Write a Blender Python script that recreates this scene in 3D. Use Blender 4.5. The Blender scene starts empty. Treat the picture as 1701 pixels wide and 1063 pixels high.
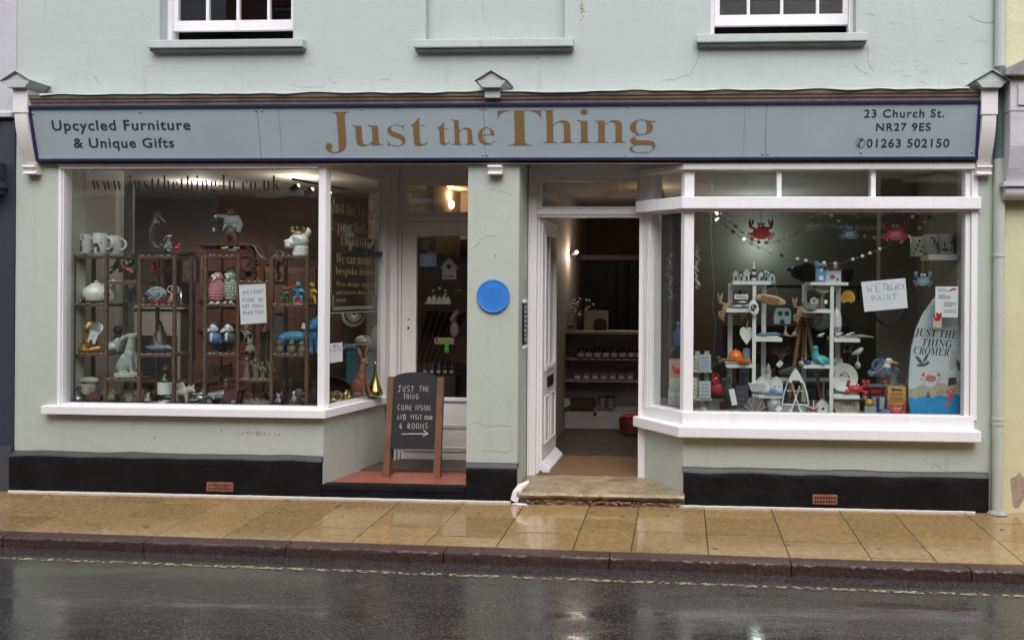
import bpy, math, random
from mathutils import Vector, Matrix, noise
R = math.radians
random.seed(7)
SC = bpy.context.scene
COL = SC.collection

# ------------------------------------------------------------------ camera
F, YAW, ROLL = 1350.0, R(3.28), 0.0067
CAM = Vector((0, -6.3, 1.685))
PX0, PY0 = 1053.0, 477.0
RM = Matrix.Rotation(YAW, 3, 'Z') @ Matrix.Rotation(R(90), 3, 'X') @ Matrix.Rotation(ROLL, 3, 'Z')
cd = bpy.data.cameras.new('camera')
cam = bpy.data.objects.new('camera', cd)
COL.objects.link(cam)
cam.matrix_world = Matrix.Translation(CAM) @ RM.to_4x4()
cd.sensor_width = 36
cd.lens = F / 1701 * 36
cd.shift_x = (850.5 - PX0) / 1701
cd.shift_y = (PY0 - 531.5) / 1701
cd.clip_start = 0.1
cd.clip_end = 1000
SC.camera = cam

# ------------------------------------------------------------------ world and sun (overcast)
w = bpy.data.worlds.new('World')
SC.world = w
w.use_nodes = True
nt = w.node_tree
bg = nt.nodes['Background']
sky = nt.nodes.new('ShaderNodeTexSky')
sky.sky_type = 'NISHITA'
sky.sun_disc = False
sky.sun_elevation = R(52)
sky.sun_rotation = R(170)
sky.air_density = 1.0
sky.dust_density = 3.0
hs = nt.nodes.new('ShaderNodeHueSaturation')
hs.inputs['Saturation'].default_value = 0.28
nt.links.new(sky.outputs[0], hs.inputs['Color'])
nt.links.new(hs.outputs[0], bg.inputs[0])
bg.inputs[1].default_value = 0.13
sd = bpy.data.lights.new('sun', 'SUN')
sd.energy = 0.9
sd.angle = R(70)
sd.color = (1.0, 0.99, 0.985)
so = bpy.data.objects.new('sun', sd)
COL.objects.link(so)
_d = Vector((math.sin(R(170)) * math.cos(R(52)), math.cos(R(170)) * math.cos(R(52)), math.sin(R(52))))
so.rotation_euler = _d.to_track_quat('Z', 'Y').to_euler()
so.location = (0, -20, 25)
SC.view_settings.view_transform = 'Standard'
SC.view_settings.look = 'None'
SC.view_settings.gamma = 1
SC.view_settings.exposure = 1.08
cy = SC.cycles
cy.use_denoising = True
cy.max_bounces = 8
cy.transparent_max_bounces = 24
cy.caustics_reflective = False
cy.caustics_refractive = False
cy.sample_clamp_indirect = 4

# ------------------------------------------------------------------ pixel <-> place
def ray(px, py):
    return RM @ Vector(((px - PX0) / F, -(py - PY0) / F, -1))

def P(px, py, Y=0.0):
    d = ray(px, py)
    return CAM + d * ((Y - CAM.y) / d.y)

def PZ(px, py, Z):
    d = ray(px, py)
    return CAM + d * ((Z - CAM.z) / d.z)

def XX(px, Y=0.0, py=478): return P(px, py, Y).x
def ZZ(py, px=850, Y=0.0): return P(px, py, Y).z

# ------------------------------------------------------------------ materials
MATS = {}
def mat(name, col=(.5, .5, .5), rough=.5, var=.08, scale=6, bump=0, bscale=40, metal=0, spec=.5, coat=0, island=0, emit=None, estr=0):
    if name in MATS: return MATS[name]
    m = bpy.data.materials.new(name)
    m.use_nodes = True
    t = m.node_tree
    b = t.nodes['Principled BSDF']
    b.inputs['Roughness'].default_value = rough
    b.inputs['Metallic'].default_value = metal
    b.inputs['Specular IOR Level'].default_value = spec
    b.inputs['Coat Weight'].default_value = coat
    tc = t.nodes.new('ShaderNodeTexCoord')
    src = None
    if var or island:
        n = t.nodes.new('ShaderNodeTexNoise')
        n.inputs['Scale'].default_value = scale
        n.inputs['Detail'].default_value = 6
        n.inputs['Roughness'].default_value = .65
        t.links.new(tc.outputs['Object'], n.inputs['Vector'])
        r = t.nodes.new('ShaderNodeMapRange')
        r.inputs[1].default_value = .25; r.inputs[2].default_value = .75
        r.inputs[3].default_value = 1 - var; r.inputs[4].default_value = 1 + var
        t.links.new(n.outputs['Fac'], r.inputs[0])
        fac = r.outputs[0]
        if island:
            g = t.nodes.new('ShaderNodeNewGeometry')
            r2 = t.nodes.new('ShaderNodeMapRange')
            r2.inputs[3].default_value = 1 - island; r2.inputs[4].default_value = 1 + island
            t.links.new(g.outputs['Random Per Island'], r2.inputs[0])
            mu = t.nodes.new('ShaderNodeMath'); mu.operation = 'MULTIPLY'
            t.links.new(fac, mu.inputs[0]); t.links.new(r2.outputs[0], mu.inputs[1])
            fac = mu.outputs[0]
        v = t.nodes.new('ShaderNodeVectorMath'); v.operation = 'SCALE'
        v.inputs[0].default_value = col[:3]
        t.links.new(fac, v.inputs['Scale'])
        t.links.new(v.outputs[0], b.inputs['Base Color'])
        src = v.outputs[0]
    else:
        b.inputs['Base Color'].default_value = (*col[:3], 1)
    if bump:
        n2 = t.nodes.new('ShaderNodeTexNoise')
        n2.inputs['Scale'].default_value = bscale
        n2.inputs['Detail'].default_value = 5
        t.links.new(tc.outputs['Object'], n2.inputs['Vector'])
        bm_ = t.nodes.new('ShaderNodeBump')
        bm_.inputs['Strength'].default_value = 1
        bm_.inputs['Distance'].default_value = bump
        t.links.new(n2.outputs['Fac'], bm_.inputs['Height'])
        t.links.new(bm_.outputs[0], b.inputs['Normal'])
    if emit:
        b.inputs['Emission Color'].default_value = (*emit, 1)
        b.inputs['Emission Strength'].default_value = estr
    MATS[name] = m
    return m

def nodes(m):
    return m.node_tree, m.node_tree.nodes, m.node_tree.links, m.node_tree.nodes['Principled BSDF']

def plaster(name, col, var=.05, stain=.12, bump=.004):
    """Painted render: broad lumps, fine grain, faint streaks and flaked specks."""
    if name in MATS: return MATS[name]
    m = bpy.data.materials.new(name); m.use_nodes = True
    t, N, L, b = nodes(m)
    tc = N.new('ShaderNodeTexCoord')
    def noi(sc, det=6, vec=None, ro=.6):
        n = N.new('ShaderNodeTexNoise'); n.inputs['Scale'].default_value = sc; n.inputs['Detail'].default_value = det
        n.inputs['Roughness'].default_value = ro
        L.new(vec or tc.outputs['Object'], n.inputs['Vector']); return n.outputs['Fac']
    def rng(i, a, b_, c, d):
        r = N.new('ShaderNodeMapRange'); L.new(i, r.inputs[0])
        for k, q in enumerate((a, b_, c, d)): r.inputs[k + 1].default_value = q
        return r.outputs[0]
    def mul(a, b_):
        r = N.new('ShaderNodeMath'); r.operation = 'MULTIPLY'; L.new(a, r.inputs[0]); L.new(b_, r.inputs[1]); return r.outputs[0]
    mp = N.new('ShaderNodeMapping'); mp.inputs['Scale'].default_value = (3.5, 3.5, .35)
    L.new(tc.outputs['Object'], mp.inputs['Vector'])
    streak = rng(noi(2.2, 5, mp.outputs[0]), .55, .8, 1, 1 - stain)
    broad = rng(noi(1.1, 4), .3, .7, 1 - var, 1 + var)
    speck = rng(noi(38, 3), .70, .76, 1, .72)
    patch = rng(noi(.55, 5, None, .7), .55, .60, 1, .955)
    grime = rng(noi(3.2, 6, mp.outputs[0], .7), .60, .72, 1, .86)
    fac = mul(mul(mul(streak, broad), speck), mul(patch, grime))
    v = N.new('ShaderNodeVectorMath'); v.operation = 'SCALE'; v.inputs[0].default_value = col
    L.new(fac, v.inputs['Scale'])
    L.new(v.outputs[0], b.inputs['Base Color'])
    b.inputs['Roughness'].default_value = .55
    b.inputs['Specular IOR Level'].default_value = .35
    mp2 = N.new('ShaderNodeMapping'); mp2.inputs['Scale'].default_value = (1, 1, 1.4)
    L.new(tc.outputs['Object'], mp2.inputs['Vector'])
    ridge = mul(noi(7, 5, mp2.outputs[0], .55), rng(noi(.8, 3), .42, .62, .12, 1))
    ad = N.new('ShaderNodeMath'); ad.operation = 'MULTIPLY_ADD'
    L.new(noi(45, 4), ad.inputs[0]); ad.inputs[1].default_value = .3; L.new(ridge, ad.inputs[2])
    bp = N.new('ShaderNodeBump'); bp.inputs['Strength'].default_value = 1; bp.inputs['Distance'].default_value = bump * 3
    L.new(ad.outputs[0], bp.inputs['Height']); L.new(bp.outputs[0], b.inputs['Normal'])
    MATS[name] = m
    return m

def glass_mat(name='window_glass', base=.06, tint=(.96, .98, .97)):
    if name in MATS: return MATS[name]
    m = bpy.data.materials.new(name); m.use_nodes = True
    t, N, L, b = nodes(m)
    out = N['Material Output']; N.remove(b)
    g = N.new('ShaderNodeNewGeometry')
    dp = N.new('ShaderNodeVectorMath'); dp.operation = 'DOT_PRODUCT'
    L.new(g.outputs['Normal'], dp.inputs[0]); L.new(g.outputs['Incoming'], dp.inputs[1])
    ab = N.new('ShaderNodeMath'); ab.operation = 'ABSOLUTE'; L.new(dp.outputs['Value'], ab.inputs[0])
    sb = N.new('ShaderNodeMath'); sb.operation = 'SUBTRACT'; sb.inputs[0].default_value = 1; L.new(ab.outputs[0], sb.inputs[1])
    pw = N.new('ShaderNodeMath'); pw.operation = 'POWER'; L.new(sb.outputs[0], pw.inputs[0]); pw.inputs[1].default_value = 5
    ma = N.new('ShaderNodeMath'); ma.operation = 'MULTIPLY_ADD'; L.new(pw.outputs[0], ma.inputs[0])
    ma.inputs[1].default_value = 1 - base; ma.inputs[2].default_value = base
    tr = N.new('ShaderNodeBsdfTransparent'); tr.inputs[0].default_value = (*tint, 1)
    gl = N.new('ShaderNodeBsdfGlossy'); gl.inputs['Roughness'].default_value = .015
    nz = N.new('ShaderNodeTexNoise'); nz.inputs['Scale'].default_value = 1.6
    tc = N.new('ShaderNodeTexCoord'); L.new(tc.outputs['Object'], nz.inputs['Vector'])
    bp = N.new('ShaderNodeBump'); bp.inputs['Distance'].default_value = .0025; bp.inputs['Strength'].default_value = 1
    L.new(nz.outputs['Fac'], bp.inputs['Height']); L.new(bp.outputs[0], gl.inputs['Normal'])
    mx = N.new('ShaderNodeMixShader')
    L.new(ma.outputs[0], mx.inputs[0]); L.new(tr.outputs[0], mx.inputs[1]); L.new(gl.outputs[0], mx.inputs[2])
    L.new(mx.outputs[0], out.inputs[0])
    MATS[name] = m
    return m

def wood(name, col=(.2, .1, .05), dark=.6, rough=.5, scale=(2, 2, 14), spec=.4):
    if name in MATS: return MATS[name]
    m = bpy.data.materials.new(name); m.use_nodes = True
    t, N, L, b = nodes(m)
    tc = N.new('ShaderNodeTexCoord'); mp = N.new('ShaderNodeMapping')
    mp.inputs['Scale'].default_value = scale
    L.new(tc.outputs['Object'], mp.inputs['Vector'])
    n = N.new('ShaderNodeTexNoise'); n.inputs['Scale'].default_value = 6; n.inputs['Detail'].default_value = 6
    L.new(mp.outputs[0], n.inputs['Vector'])
    r = N.new('ShaderNodeMapRange'); r.inputs[1].default_value = .3; r.inputs[2].default_value = .7
    r.inputs[3].default_value = dark; r.inputs[4].default_value = 1.15
    L.new(n.outputs['Fac'], r.inputs[0])
    v = N.new('ShaderNodeVectorMath'); v.operation = 'SCALE'; v.inputs[0].default_value = col
    L.new(r.outputs[0], v.inputs['Scale']); L.new(v.outputs[0], b.inputs['Base Color'])
    b.inputs['Roughness'].default_value = rough; b.inputs['Specular IOR Level'].default_value = spec
    MATS[name] = m
    return m

# ------------------------------------------------------------------ mesh builder
class MB:
    def __init__(s): s.v = []; s.f = []
    def add(s, vs, fs):
        k = len(s.v)
        s.v += [Vector(p) for p in vs]
        s.f += [tuple(i + k for i in f) for f in fs]
        return s
    def box(s, x0, x1, y0, y1, z0, z1):
        vs = [(x, y, z) for x in (x0, x1) for y in (y0, y1) for z in (z0, z1)]
        return s.add(vs, [(0, 1, 3, 2), (4, 6, 7, 5), (0, 4, 5, 1), (2, 3, 7, 6), (0, 2, 6, 4), (1, 5, 7, 3)])
    def obox(s, c, sz, rx=0, ry=0, rz=0):
        k = len(s.v)
        s.box(-sz[0] / 2, sz[0] / 2, -sz[1] / 2, sz[1] / 2, -sz[2] / 2, sz[2] / 2)
        s.xf(Matrix.Translation(c) @ Matrix.Rotation(rz, 4, 'Z') @ Matrix.Rotation(ry, 4, 'Y') @ Matrix.Rotation(rx, 4, 'X'), k)
        return s
    def xf(s, m, k=0):
        for i in range(k, len(s.v)): s.v[i] = m @ s.v[i]
        return s
    def mv(s, x, y, z, k=0): return s.xf(Matrix.Translation((x, y, z)), k)
    def rot(s, a, ax, k=0, piv=(0, 0, 0)):
        return s.xf(Matrix.Translation(piv) @ Matrix.Rotation(a, 4, ax) @ Matrix.Translation(-Vector(piv)), k)
    def prism(s, pts, y0, y1):
        """outline in x,z, thick in y"""
        n = len(pts)
        vs = [(x, y0, z) for x, z in pts] + [(x, y1, z) for x, z in pts]
        fs = [tuple(range(n)), tuple(range(2 * n - 1, n - 1, -1))]
        fs += [(i, i + n, (i + 1) % n + n, (i + 1) % n) for i in range(n)]
        return s.add(vs, fs)
    def prismz(s, pts, z0, z1):
        n = len(pts)
        vs = [(x, y, z0) for x, y in pts] + [(x, y, z1) for x, y in pts]
        fs = [tuple(range(n - 1, -1, -1)), tuple(range(n, 2 * n))]
        fs += [(i, (i + 1) % n, (i + 1) % n + n, i + n) for i in range(n)]
        return s.add(vs, fs)
    def prismx(s, pts, x0, x1):
        """outline in y,z, long in x"""
        n = len(pts)
        vs = [(x0, y, z) for y, z in pts] + [(x1, y, z) for y, z in pts]
        fs = [tuple(range(n - 1, -1, -1)), tuple(range(n, 2 * n))]
        fs += [(i, (i + 1) % n, (i + 1) % n + n, i + n) for i in range(n)]
        return s.add(vs, fs)
    def lathe(s, prof, c=(0, 0, 0), n=20, sx=1, sy=1):
        vs = []; fs = []
        for r, z in prof:
            for i in range(n):
                a = 2 * math.pi * i / n
                vs.append((c[0] + r * math.cos(a) * sx, c[1] + r * math.sin(a) * sy, c[2] + z))
        m = len(prof)
        for j in range(m - 1):
            for i in range(n):
                fs.append((j * n + i, j * n + (i + 1) % n, (j + 1) * n + (i + 1) % n, (j + 1) * n + i))
        fs.append(tuple(range(n - 1, -1, -1))); fs.append(tuple((m - 1) * n + i for i in range(n)))
        return s.add(vs, fs)
    def ell(s, c, r, rx=0, ry=0, rz=0, nu=14, nv=9):
        if not isinstance(r, (tuple, list)): r = (r, r, r)
        k = len(s.v)
        vs = [(0, 0, -1)]
        for j in range(1, nv):
            ph = -math.pi / 2 + math.pi * j / nv
            for i in range(nu):
                a = 2 * math.pi * i / nu
                vs.append((math.cos(ph) * math.cos(a), math.cos(ph) * math.sin(a), math.sin(ph)))
        vs.append((0, 0, 1))
        fs = [(0, 1 + (i + 1) % nu, 1 + i) for i in range(nu)]
        for j in range(nv - 2):
            for i in range(nu):
                a = 1 + j * nu
                fs.append((a + i, a + (i + 1) % nu, a + nu + (i + 1) % nu, a + nu + i))
        l = len(vs) - 1; a = 1 + (nv - 2) * nu
        fs += [(a + i, a + (i + 1) % nu, l) for i in range(nu)]
        s.add(vs, fs)
        s.xf(Matrix.Translation(c) @ Matrix.Rotation(rz, 4, 'Z') @ Matrix.Rotation(ry, 4, 'Y') @ Matrix.Rotation(rx, 4, 'X') @ Matrix.Diagonal((*r, 1)), k)
        return s
    def tube(s, pts, r=1, n=8, closed=False, flat=1):
        pts = [Vector(p) for p in pts]
        m = len(pts)
        rs = r if isinstance(r, (list, tuple)) else [r] * m
        vs = []; fs = []
        up = Vector((.31, .87, .37)).normalized()
        for i, p in enumerate(pts):
            a = pts[(i - 1) % m] if (closed or i > 0) else p
            b = pts[(i + 1) % m] if (closed or i < m - 1) else p
            d = (b - a)
            d = d.normalized() if d.length > 1e-9 else Vector((0, 0, 1))
            u = up - d * up.dot(d)
            if u.length < .05: u = Vector((1, 0, 0)) - d * d.x
            u.normalize(); q = d.cross(u); up = u
            for k in range(n):
                an = 2 * math.pi * k / n
                vs.append(p + (u * math.cos(an) * flat + q * math.sin(an)) * rs[i])
        for j in range(m if closed else m - 1):
            for i in range(n):
                a, b = j * n, ((j + 1) % m) * n
                fs.append((a + i, a + (i + 1) % n, b + (i + 1) % n, b + i))
        if not closed:
            fs.append(tuple(range(n - 1, -1, -1))); fs.append(tuple((m - 1) * n + i for i in range(n)))
        return s.add(vs, fs)
    def torus(s, c, Rr, r, axis='y', n=24, m=8, a0=0, a1=2 * math.pi):
        full = abs(a1 - a0 - 2 * math.pi) < 1e-4
        k = n if full else n + 1
        pts = []
        for i in range(k):
            a = a0 + (a1 - a0) * i / n
            x, y = Rr * math.cos(a), Rr * math.sin(a)
            pts.append({'y': (c[0] + x, c[1], c[2] + y), 'z': (c[0] + x, c[1] + y, c[2]), 'x': (c[0], c[1] + x, c[2] + y)}[axis])
        return s.tube(pts, r, m, closed=full)
    def mesh(s, me, M=None):
        M = M or Matrix()
        return s.add([M @ v.co for v in me.vertices], [tuple(p.vertices) for p in me.polygons])
    def pb(s, A, B, s0, s1, z0, z1, n0, n1):
        """box on the upright plane from A to B (plan points); n is measured to the left-hand (street) side"""
        A = Vector((A[0], A[1], 0)); B = Vector((B[0], B[1], 0))
        e = (B - A).normalized(); nn = Vector((e.y, -e.x, 0))
        vs = [A + e * a + nn * c + Vector((0, 0, z)) for a in (s0, s1) for c in (n1, n0) for z in (z0, z1)]
        return s.add(vs, [(0, 1, 3, 2), (4, 6, 7, 5), (0, 4, 5, 1), (2, 3, 7, 6), (0, 2, 6, 4), (1, 5, 7, 3)])
    def make(s, name, m, parent=None, sc=1, off=(0, 0, 0), smooth=0, bev=0):
        me = bpy.data.meshes.new(name)
        o3 = Vector(off)
        me.from_pydata([(v - o3) * sc if sc == 1 else v * sc for v in s.v], [], s.f)
        me.update()
        import bmesh
        b = bmesh.new(); b.from_mesh(me)
        bmesh.ops.recalc_face_normals(b, faces=b.faces)
        b.to_mesh(me); b.free()
        if smooth:
            me.polygons.foreach_set('use_smooth', [True] * len(me.polygons))
            me.set_sharp_from_angle(angle=R(smooth))
        if m: me.materials.append(m)
        o = bpy.data.objects.new(name, me)
        COL.objects.link(o)
        if parent: o.parent = parent
        if bev:
            md = o.modifiers.new('edge', 'BEVEL'); md.width = bev; md.segments = 2; md.limit_method = 'ANGLE'; md.angle_limit = R(40)
        return o

def join(o, b, m):
    """surface marks that belong to a part: more faces and one more material in the same mesh"""
    me = o.data; k = len(me.materials); me.materials.append(m)
    vs = [v.co.copy() for v in me.vertices]; fs = [tuple(p.vertices) for p in me.polygons]; mi = [p.material_index for p in me.polygons]
    n = len(vs)
    nm = bpy.data.meshes.new(me.name)
    nm.from_pydata(vs + list(b.v), [], fs + [tuple(i + n for i in f) for f in b.f])
    for q in me.materials: nm.materials.append(q)
    nm.polygons.foreach_set('material_index', mi + [k] * len(b.f))
    nm.update(); o.data = nm

def tag(o, label=None, cat=None, group=None, kind=None):
    if label: o['label'] = label
    if cat: o['category'] = cat
    if group: o['group'] = group
    if kind: o['kind'] = kind
    return o

def empty(name, loc, label=None, cat=None, group=None):
    o = bpy.data.objects.new(name, None)
    COL.objects.link(o); o.location = loc; o.empty_display_size = .05
    return tag(o, label, cat, group)

def blob(parts, vox=1.0):
    """one continuous skin round a list of ellipsoids ('c',r,rot..) and tapered limbs ([p0,p1,..],[r0,r1,..])"""
    b = MB()
    for q in parts:
        if isinstance(q[0], list):
            pts, rs = q
            for i in range(len(pts) - 1):
                a, c = Vector(pts[i]), Vector(pts[i + 1])
                n = max(2, int((c - a).length / max(.4 * min(rs[i], rs[i + 1]), .3)))
                for k in range(n + 1):
                    t = k / n
                    b.ell(a.lerp(c, t), rs[i] * (1 - t) + rs[i + 1] * t, nu=10, nv=6)
        else:
            b.ell(q[0], q[1], *(q[2] if len(q) > 2 else ()), nu=14, nv=9)
    me = bpy.data.meshes.new('tmp'); me.from_pydata(b.v, [], b.f)
    o = bpy.data.objects.new('tmp', me); COL.objects.link(o)
    md = o.modifiers.new('r', 'REMESH'); md.mode = 'VOXEL'; md.voxel_size = vox
    ms = o.modifiers.new('s', 'SMOOTH'); ms.factor = .5; ms.iterations = 2
    dg = bpy.context.evaluated_depsgraph_get()
    em = bpy.data.meshes.new_from_object(o.evaluated_get(dg))
    r = MB().mesh(em)
    bpy.data.objects.remove(o); bpy.data.meshes.remove(me); bpy.data.meshes.remove(em)
    return r

def bold(s, U=0x1D400, Lo=0x1D41A, D=0x1D7CE):
    r = ''
    for c in s:
        if 'A' <= c <= 'Z': r += chr(U + ord(c) - 65)
        elif 'a' <= c <= 'z': r += chr(Lo + ord(c) - 97)
        elif '0' <= c <= '9' and D: r += chr(D + ord(c) - 48)
        else: r += c
    return r
def script_caps(s): return bold(s, 0x1D4D0, 0x1D4EA, None)

_TC = {}
def textmesh(body, off=0, ext=.002, space=1, res=6):
    """lettering as mesh, unit em; returns verts (x, z up) via MB in x-z plane facing -y"""
    c = bpy.data.curves.new('t', 'FONT'); c.body = body; c.size = 1; c.offset = off; c.extrude = ext; c.space_character = space
    c.resolution_u = res
    o = bpy.data.objects.new('t', c); COL.objects.link(o)
    dg = bpy.context.evaluated_depsgraph_get()
    me = bpy.data.meshes.new_from_object(o.evaluated_get(dg))
    b = MB().mesh(me, Matrix.Rotation(R(90), 4, 'X'))
    bpy.data.objects.remove(o); bpy.data.curves.remove(c); bpy.data.meshes.remove(me)
    return b

def fit(b, x0, x1, z0, z1, y=0, keep=False):
    """scale lettering b to fill the box x0..x1, z0..z1"""
    xs = [v.x for v in b.v]; zs = [v.z for v in b.v]
    a, c, d, e = min(xs), max(xs), min(zs), max(zs)
    sx = (x1 - x0) / (c - a); sz = (z1 - z0) / (e - d)
    for v in b.v:
        v.x = x0 + (v.x - a) * sx; v.z = z0 + (v.z - d) * sz; v.y += y
    return b

# hand lettering: one-line strokes on a 0..1 grid (x, z)
def _arc(cx, cz, rx, rz, a0, a1, n=10):
    return [(cx + rx * math.cos(R(a0 + (a1 - a0) * i / n)), cz + rz * math.sin(R(a0 + (a1 - a0) * i / n))) for i in range(n + 1)]
HAND = {
 'A': [[(0, 0), (.4, 1), (.75, 0)], [(.15, .38), (.65, .4)]], 'B': [[(.05, 0), (.05, 1)], [(.05, 1)] + _arc(.2, .76, .4, .24, 90, -90) + [(.05, .5)], [(.2, .52)] + _arc(.22, .26, .48, .26, 90, -90) + [(.05, 0)]],
 'C': [_arc(.45, .5, .42, .5, 55, 310, 14)], 'D': [[(.05, 0), (.05, 1)], [(.0, .98)] + _arc(.15, .5, .58, .5, 85, -90, 12) + [(.0, 0)]],
 'E': [[(.65, .98), (.05, 1), (.05, 0), (.68, .02)], [(.05, .5), (.55, .52)]], 'G': [_arc(.45, .5, .42, .5, 55, 340, 16) + [(.84, .45), (.5, .45)]],
 'H': [[(.05, 0), (.07, 1)], [(.65, 0), (.66, 1)], [(.05, .5), (.66, .52)]], 'I': [[(.15, 0), (.16, 1)]],
 'J': [[(.05, .97), (.85, 1)], [(.5, 1), (.5, .25)] + _arc(.27, .22, .23, .22, 0, -160, 8)], 'K': [[(.05, 0), (.05, 1)], [(.6, 1), (.07, .45), (.65, 0)]],
 'L': [[(.05, 1), (.05, 0), (.6, .03)]], 'M': [[(0, 0), (.1, 1), (.42, .3), (.75, 1), (.85, 0)]], 'N': [[(.03, 0), (.05, 1), (.6, .05), (.63, 1)]],
 'O': [_arc(.42, .5, .4, .48, 90, 450, 18)], 'P': [[(.07, 0), (.05, 1)], [(.05, 1)] + _arc(.22, .72, .45, .27, 90, -90) + [(.06, .45)]],
 'R': [[(.07, 0), (.05, 1)], [(.0, .97)] + _arc(.22, .74, .42, .25, 90, -90) + [(.1, .48), (.68, 0)]], 'S': [_arc(.36, .75, .3, .25, 40, 260, 8) + _arc(.34, .25, .33, .25, 80, -140, 9)],
 'T': [[(0, .97), (.75, 1)], [(.38, .98), (.36, 0)]], 'U': [[(.05, 1), (.05, .3)] + _arc(.35, .28, .3, .28, 180, 360, 9) + [(.66, 1)]], 'V': [[(0, 1), (.33, 0), (.7, 1)]],
 'W': [[(0, 1), (.2, 0), (.45, .75), (.7, 0), (.95, 1)]], '4': [[(.35, 1), (.0, .35), (.65, .37)], [(.45, .7), (.42, 0)]], '>': [[(0, .5), (2.6, .55)], [(2.25, .8), (2.62, .55), (2.2, .3)]],
}
HW = {'I': .38, 'J': .95, 'M': 1, 'W': 1.1, 'C': .85, 'G': .95, 'O': .9}
def hand(text, x0, z0, h, wsc=.9, r=.4, jit=.03, y=0, sp=.28):
    b = MB(); x = x0; rnd = random.Random(text)
    for c in text:
        if c == ' ': x += h * wsc * .6; continue
        dz = rnd.uniform(-1, 1) * jit * h; sc = 1 + rnd.uniform(-1, 1) * .06
        for st in HAND[c]:
            b.tube([(x + a * h * wsc * sc, y, z0 + dz + q * h * sc) for a, q in st], r, 6)
        x += h * wsc * (HW.get(c, .75) + sp)
    return b
# ------------------------------------------------------------------ paints and stones
UP = plaster('pale_green_render', (.43, .478, .462), .04, .08, .0016)
LO = plaster('sage_render', (.44, .483, .425), .05, .10, .0022)
WH = plaster('white_gloss_paint', (.79, .775, .795), .03, .10, .0007)
WHD = plaster('weathered_white_paint', (.73, .70, .69), .05, .14, .0009)
BK = mat('black_masonry_paint', (.007, .007, .008), .55, .55, 4, .014, 16, spec=.16)
GL = glass_mat()
DKW = wood('dark_wood', (.09, .045, .03), .5)
NAVY = mat('navy_paint', (.035, .04, .06), .4, .15, 4, .003, 12)
LEAD = mat('dirty_moulding', (.17, .125, .095), .6, .45, 5, .006, 12)
STONE = mat('worn_york_stone', (.27, .205, .122), .38, .6, 4.5, .02, 9)

# ------------------------------------------------------------------ the ground
GR = mat('ground_earth', (.12, .11, .10), .8, .2)
MB().box(-150, 150, -150, 150, -.6, -.3).make('ground', GR)['kind'] = 'structure'

kA = PZ(0, 891, -.02); kB = PZ(1701, 950, -.02)          # top front edge of the kerb
def kerb_y(x): return kA.y + (kB.y - kA.y) * (x - kA.x) / (kB.x - kA.x)
KZ = -.02; RZ = -.092
# asphalt: wet film with rougher drying tracks
ra = bpy.data.materials.new('wet_asphalt'); ra.use_nodes = True
t, N, L, b = nodes(ra)
tc = N.new('ShaderNodeTexCoord')
def tx(sc, det, map_=None, ro=.6):
    n = N.new('ShaderNodeTexNoise'); n.inputs['Scale'].default_value = sc; n.inputs['Detail'].default_value = det; n.inputs['Roughness'].default_value = ro
    if map_:
        mp = N.new('ShaderNodeMapping'); mp.inputs['Scale'].default_value = map_; L.new(tc.outputs['Object'], mp.inputs['Vector']); L.new(mp.outputs[0], n.inputs['Vector'])
    else: L.new(tc.outputs['Object'], n.inputs['Vector'])
    return n.outputs['Fac']
def mr(i, a, b_, c, d):
    r = N.new('ShaderNodeMapRange'); L.new(i, r.inputs[0])
    for k, q in enumerate((a, b_, c, d)): r.inputs[k + 1].default_value = q
    return r.outputs[0]
film = tx(1.7, 7, (.38, 2.3, 1), .68)
L.new(mr(film, .40, .60, .05, .27), b.inputs['Roughness'])
agg = tx(105, 4, None, .75)
v = N.new('ShaderNodeVectorMath'); v.operation = 'SCALE'; v.inputs[0].default_value = (.029, .027, .026)
L.new(mr(agg, .42, .68, .4, 3.8), v.inputs['Scale']); L.new(v.outputs[0], b.inputs['Base Color'])
b.inputs['Specular IOR Level'].default_value = .55
bp = N.new('ShaderNodeBump'); bp.inputs['Strength'].default_value = 1; bp.inputs['Distance'].default_value = .0006
ad = N.new('ShaderNodeMath'); ad.operation = 'MULTIPLY_ADD'
L.new(tx(75, 4, None, .7), ad.inputs[0]); L.new(mr(film, .40, .62, .08, 1.0), ad.inputs[1])
L.new(tx(7, 3, (.6, 1.6, 1)), ad.inputs[2])
L.new(ad.outputs[0], bp.inputs['Height']); L.new(bp.outputs[0], b.inputs['Normal'])
rd = MB(); rd.add([(-30, kerb_y(-30) + .05, RZ), (30, kerb_y(30) + .05, RZ), (30, -7.4, RZ), (-30, -7.4, RZ), (-30, kerb_y(-30) + .05, -.25), (30, kerb_y(30) + .05, -.25), (30, -7.4, -.25), (-30, -7.4, -.25)],
       [(0, 1, 2, 3), (4, 7, 6, 5), (0, 4, 5, 1), (1, 5, 6, 2), (2, 6, 7, 3), (3, 7, 4, 0)])
rd.make('road', ra)['kind'] = 'structure'
# worn yellow line
yl = bpy.data.materials.new('worn_yellow_line'); yl.use_nodes = True
t, N, L, b = nodes(yl)
tc = N.new('ShaderNodeTexCoord'); out = N['Material Output']
b.inputs['Base Color'].default_value = (.36, .31, .19, 1); b.inputs['Roughness'].default_value = .45
tp = N.new('ShaderNodeBsdfTransparent'); mx = N.new('ShaderNodeMixShader')
L.new(mr(tx(26, 5, None, .75), .485, .55, 0, 1), mx.inputs[0]); L.new(tp.outputs[0], mx.inputs[1]); L.new(b.outputs[0], mx.inputs[2]); L.new(mx.outputs[0], out.inputs[0])
yA = PZ(0, 927, RZ); yB = PZ(1701, 991, RZ); e = (yB - yA).normalized()
a, c = yA - e * 14, yB + e * 14
MB().add([(a.x, a.y - .019, RZ + .004), (c.x, c.y - .019, RZ + .004), (c.x, c.y + .019, RZ + .004), (a.x, a.y + .019, RZ + .004)], [(0, 1, 2, 3)]).make('road_marking', yl)['kind'] = 'structure'

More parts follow.
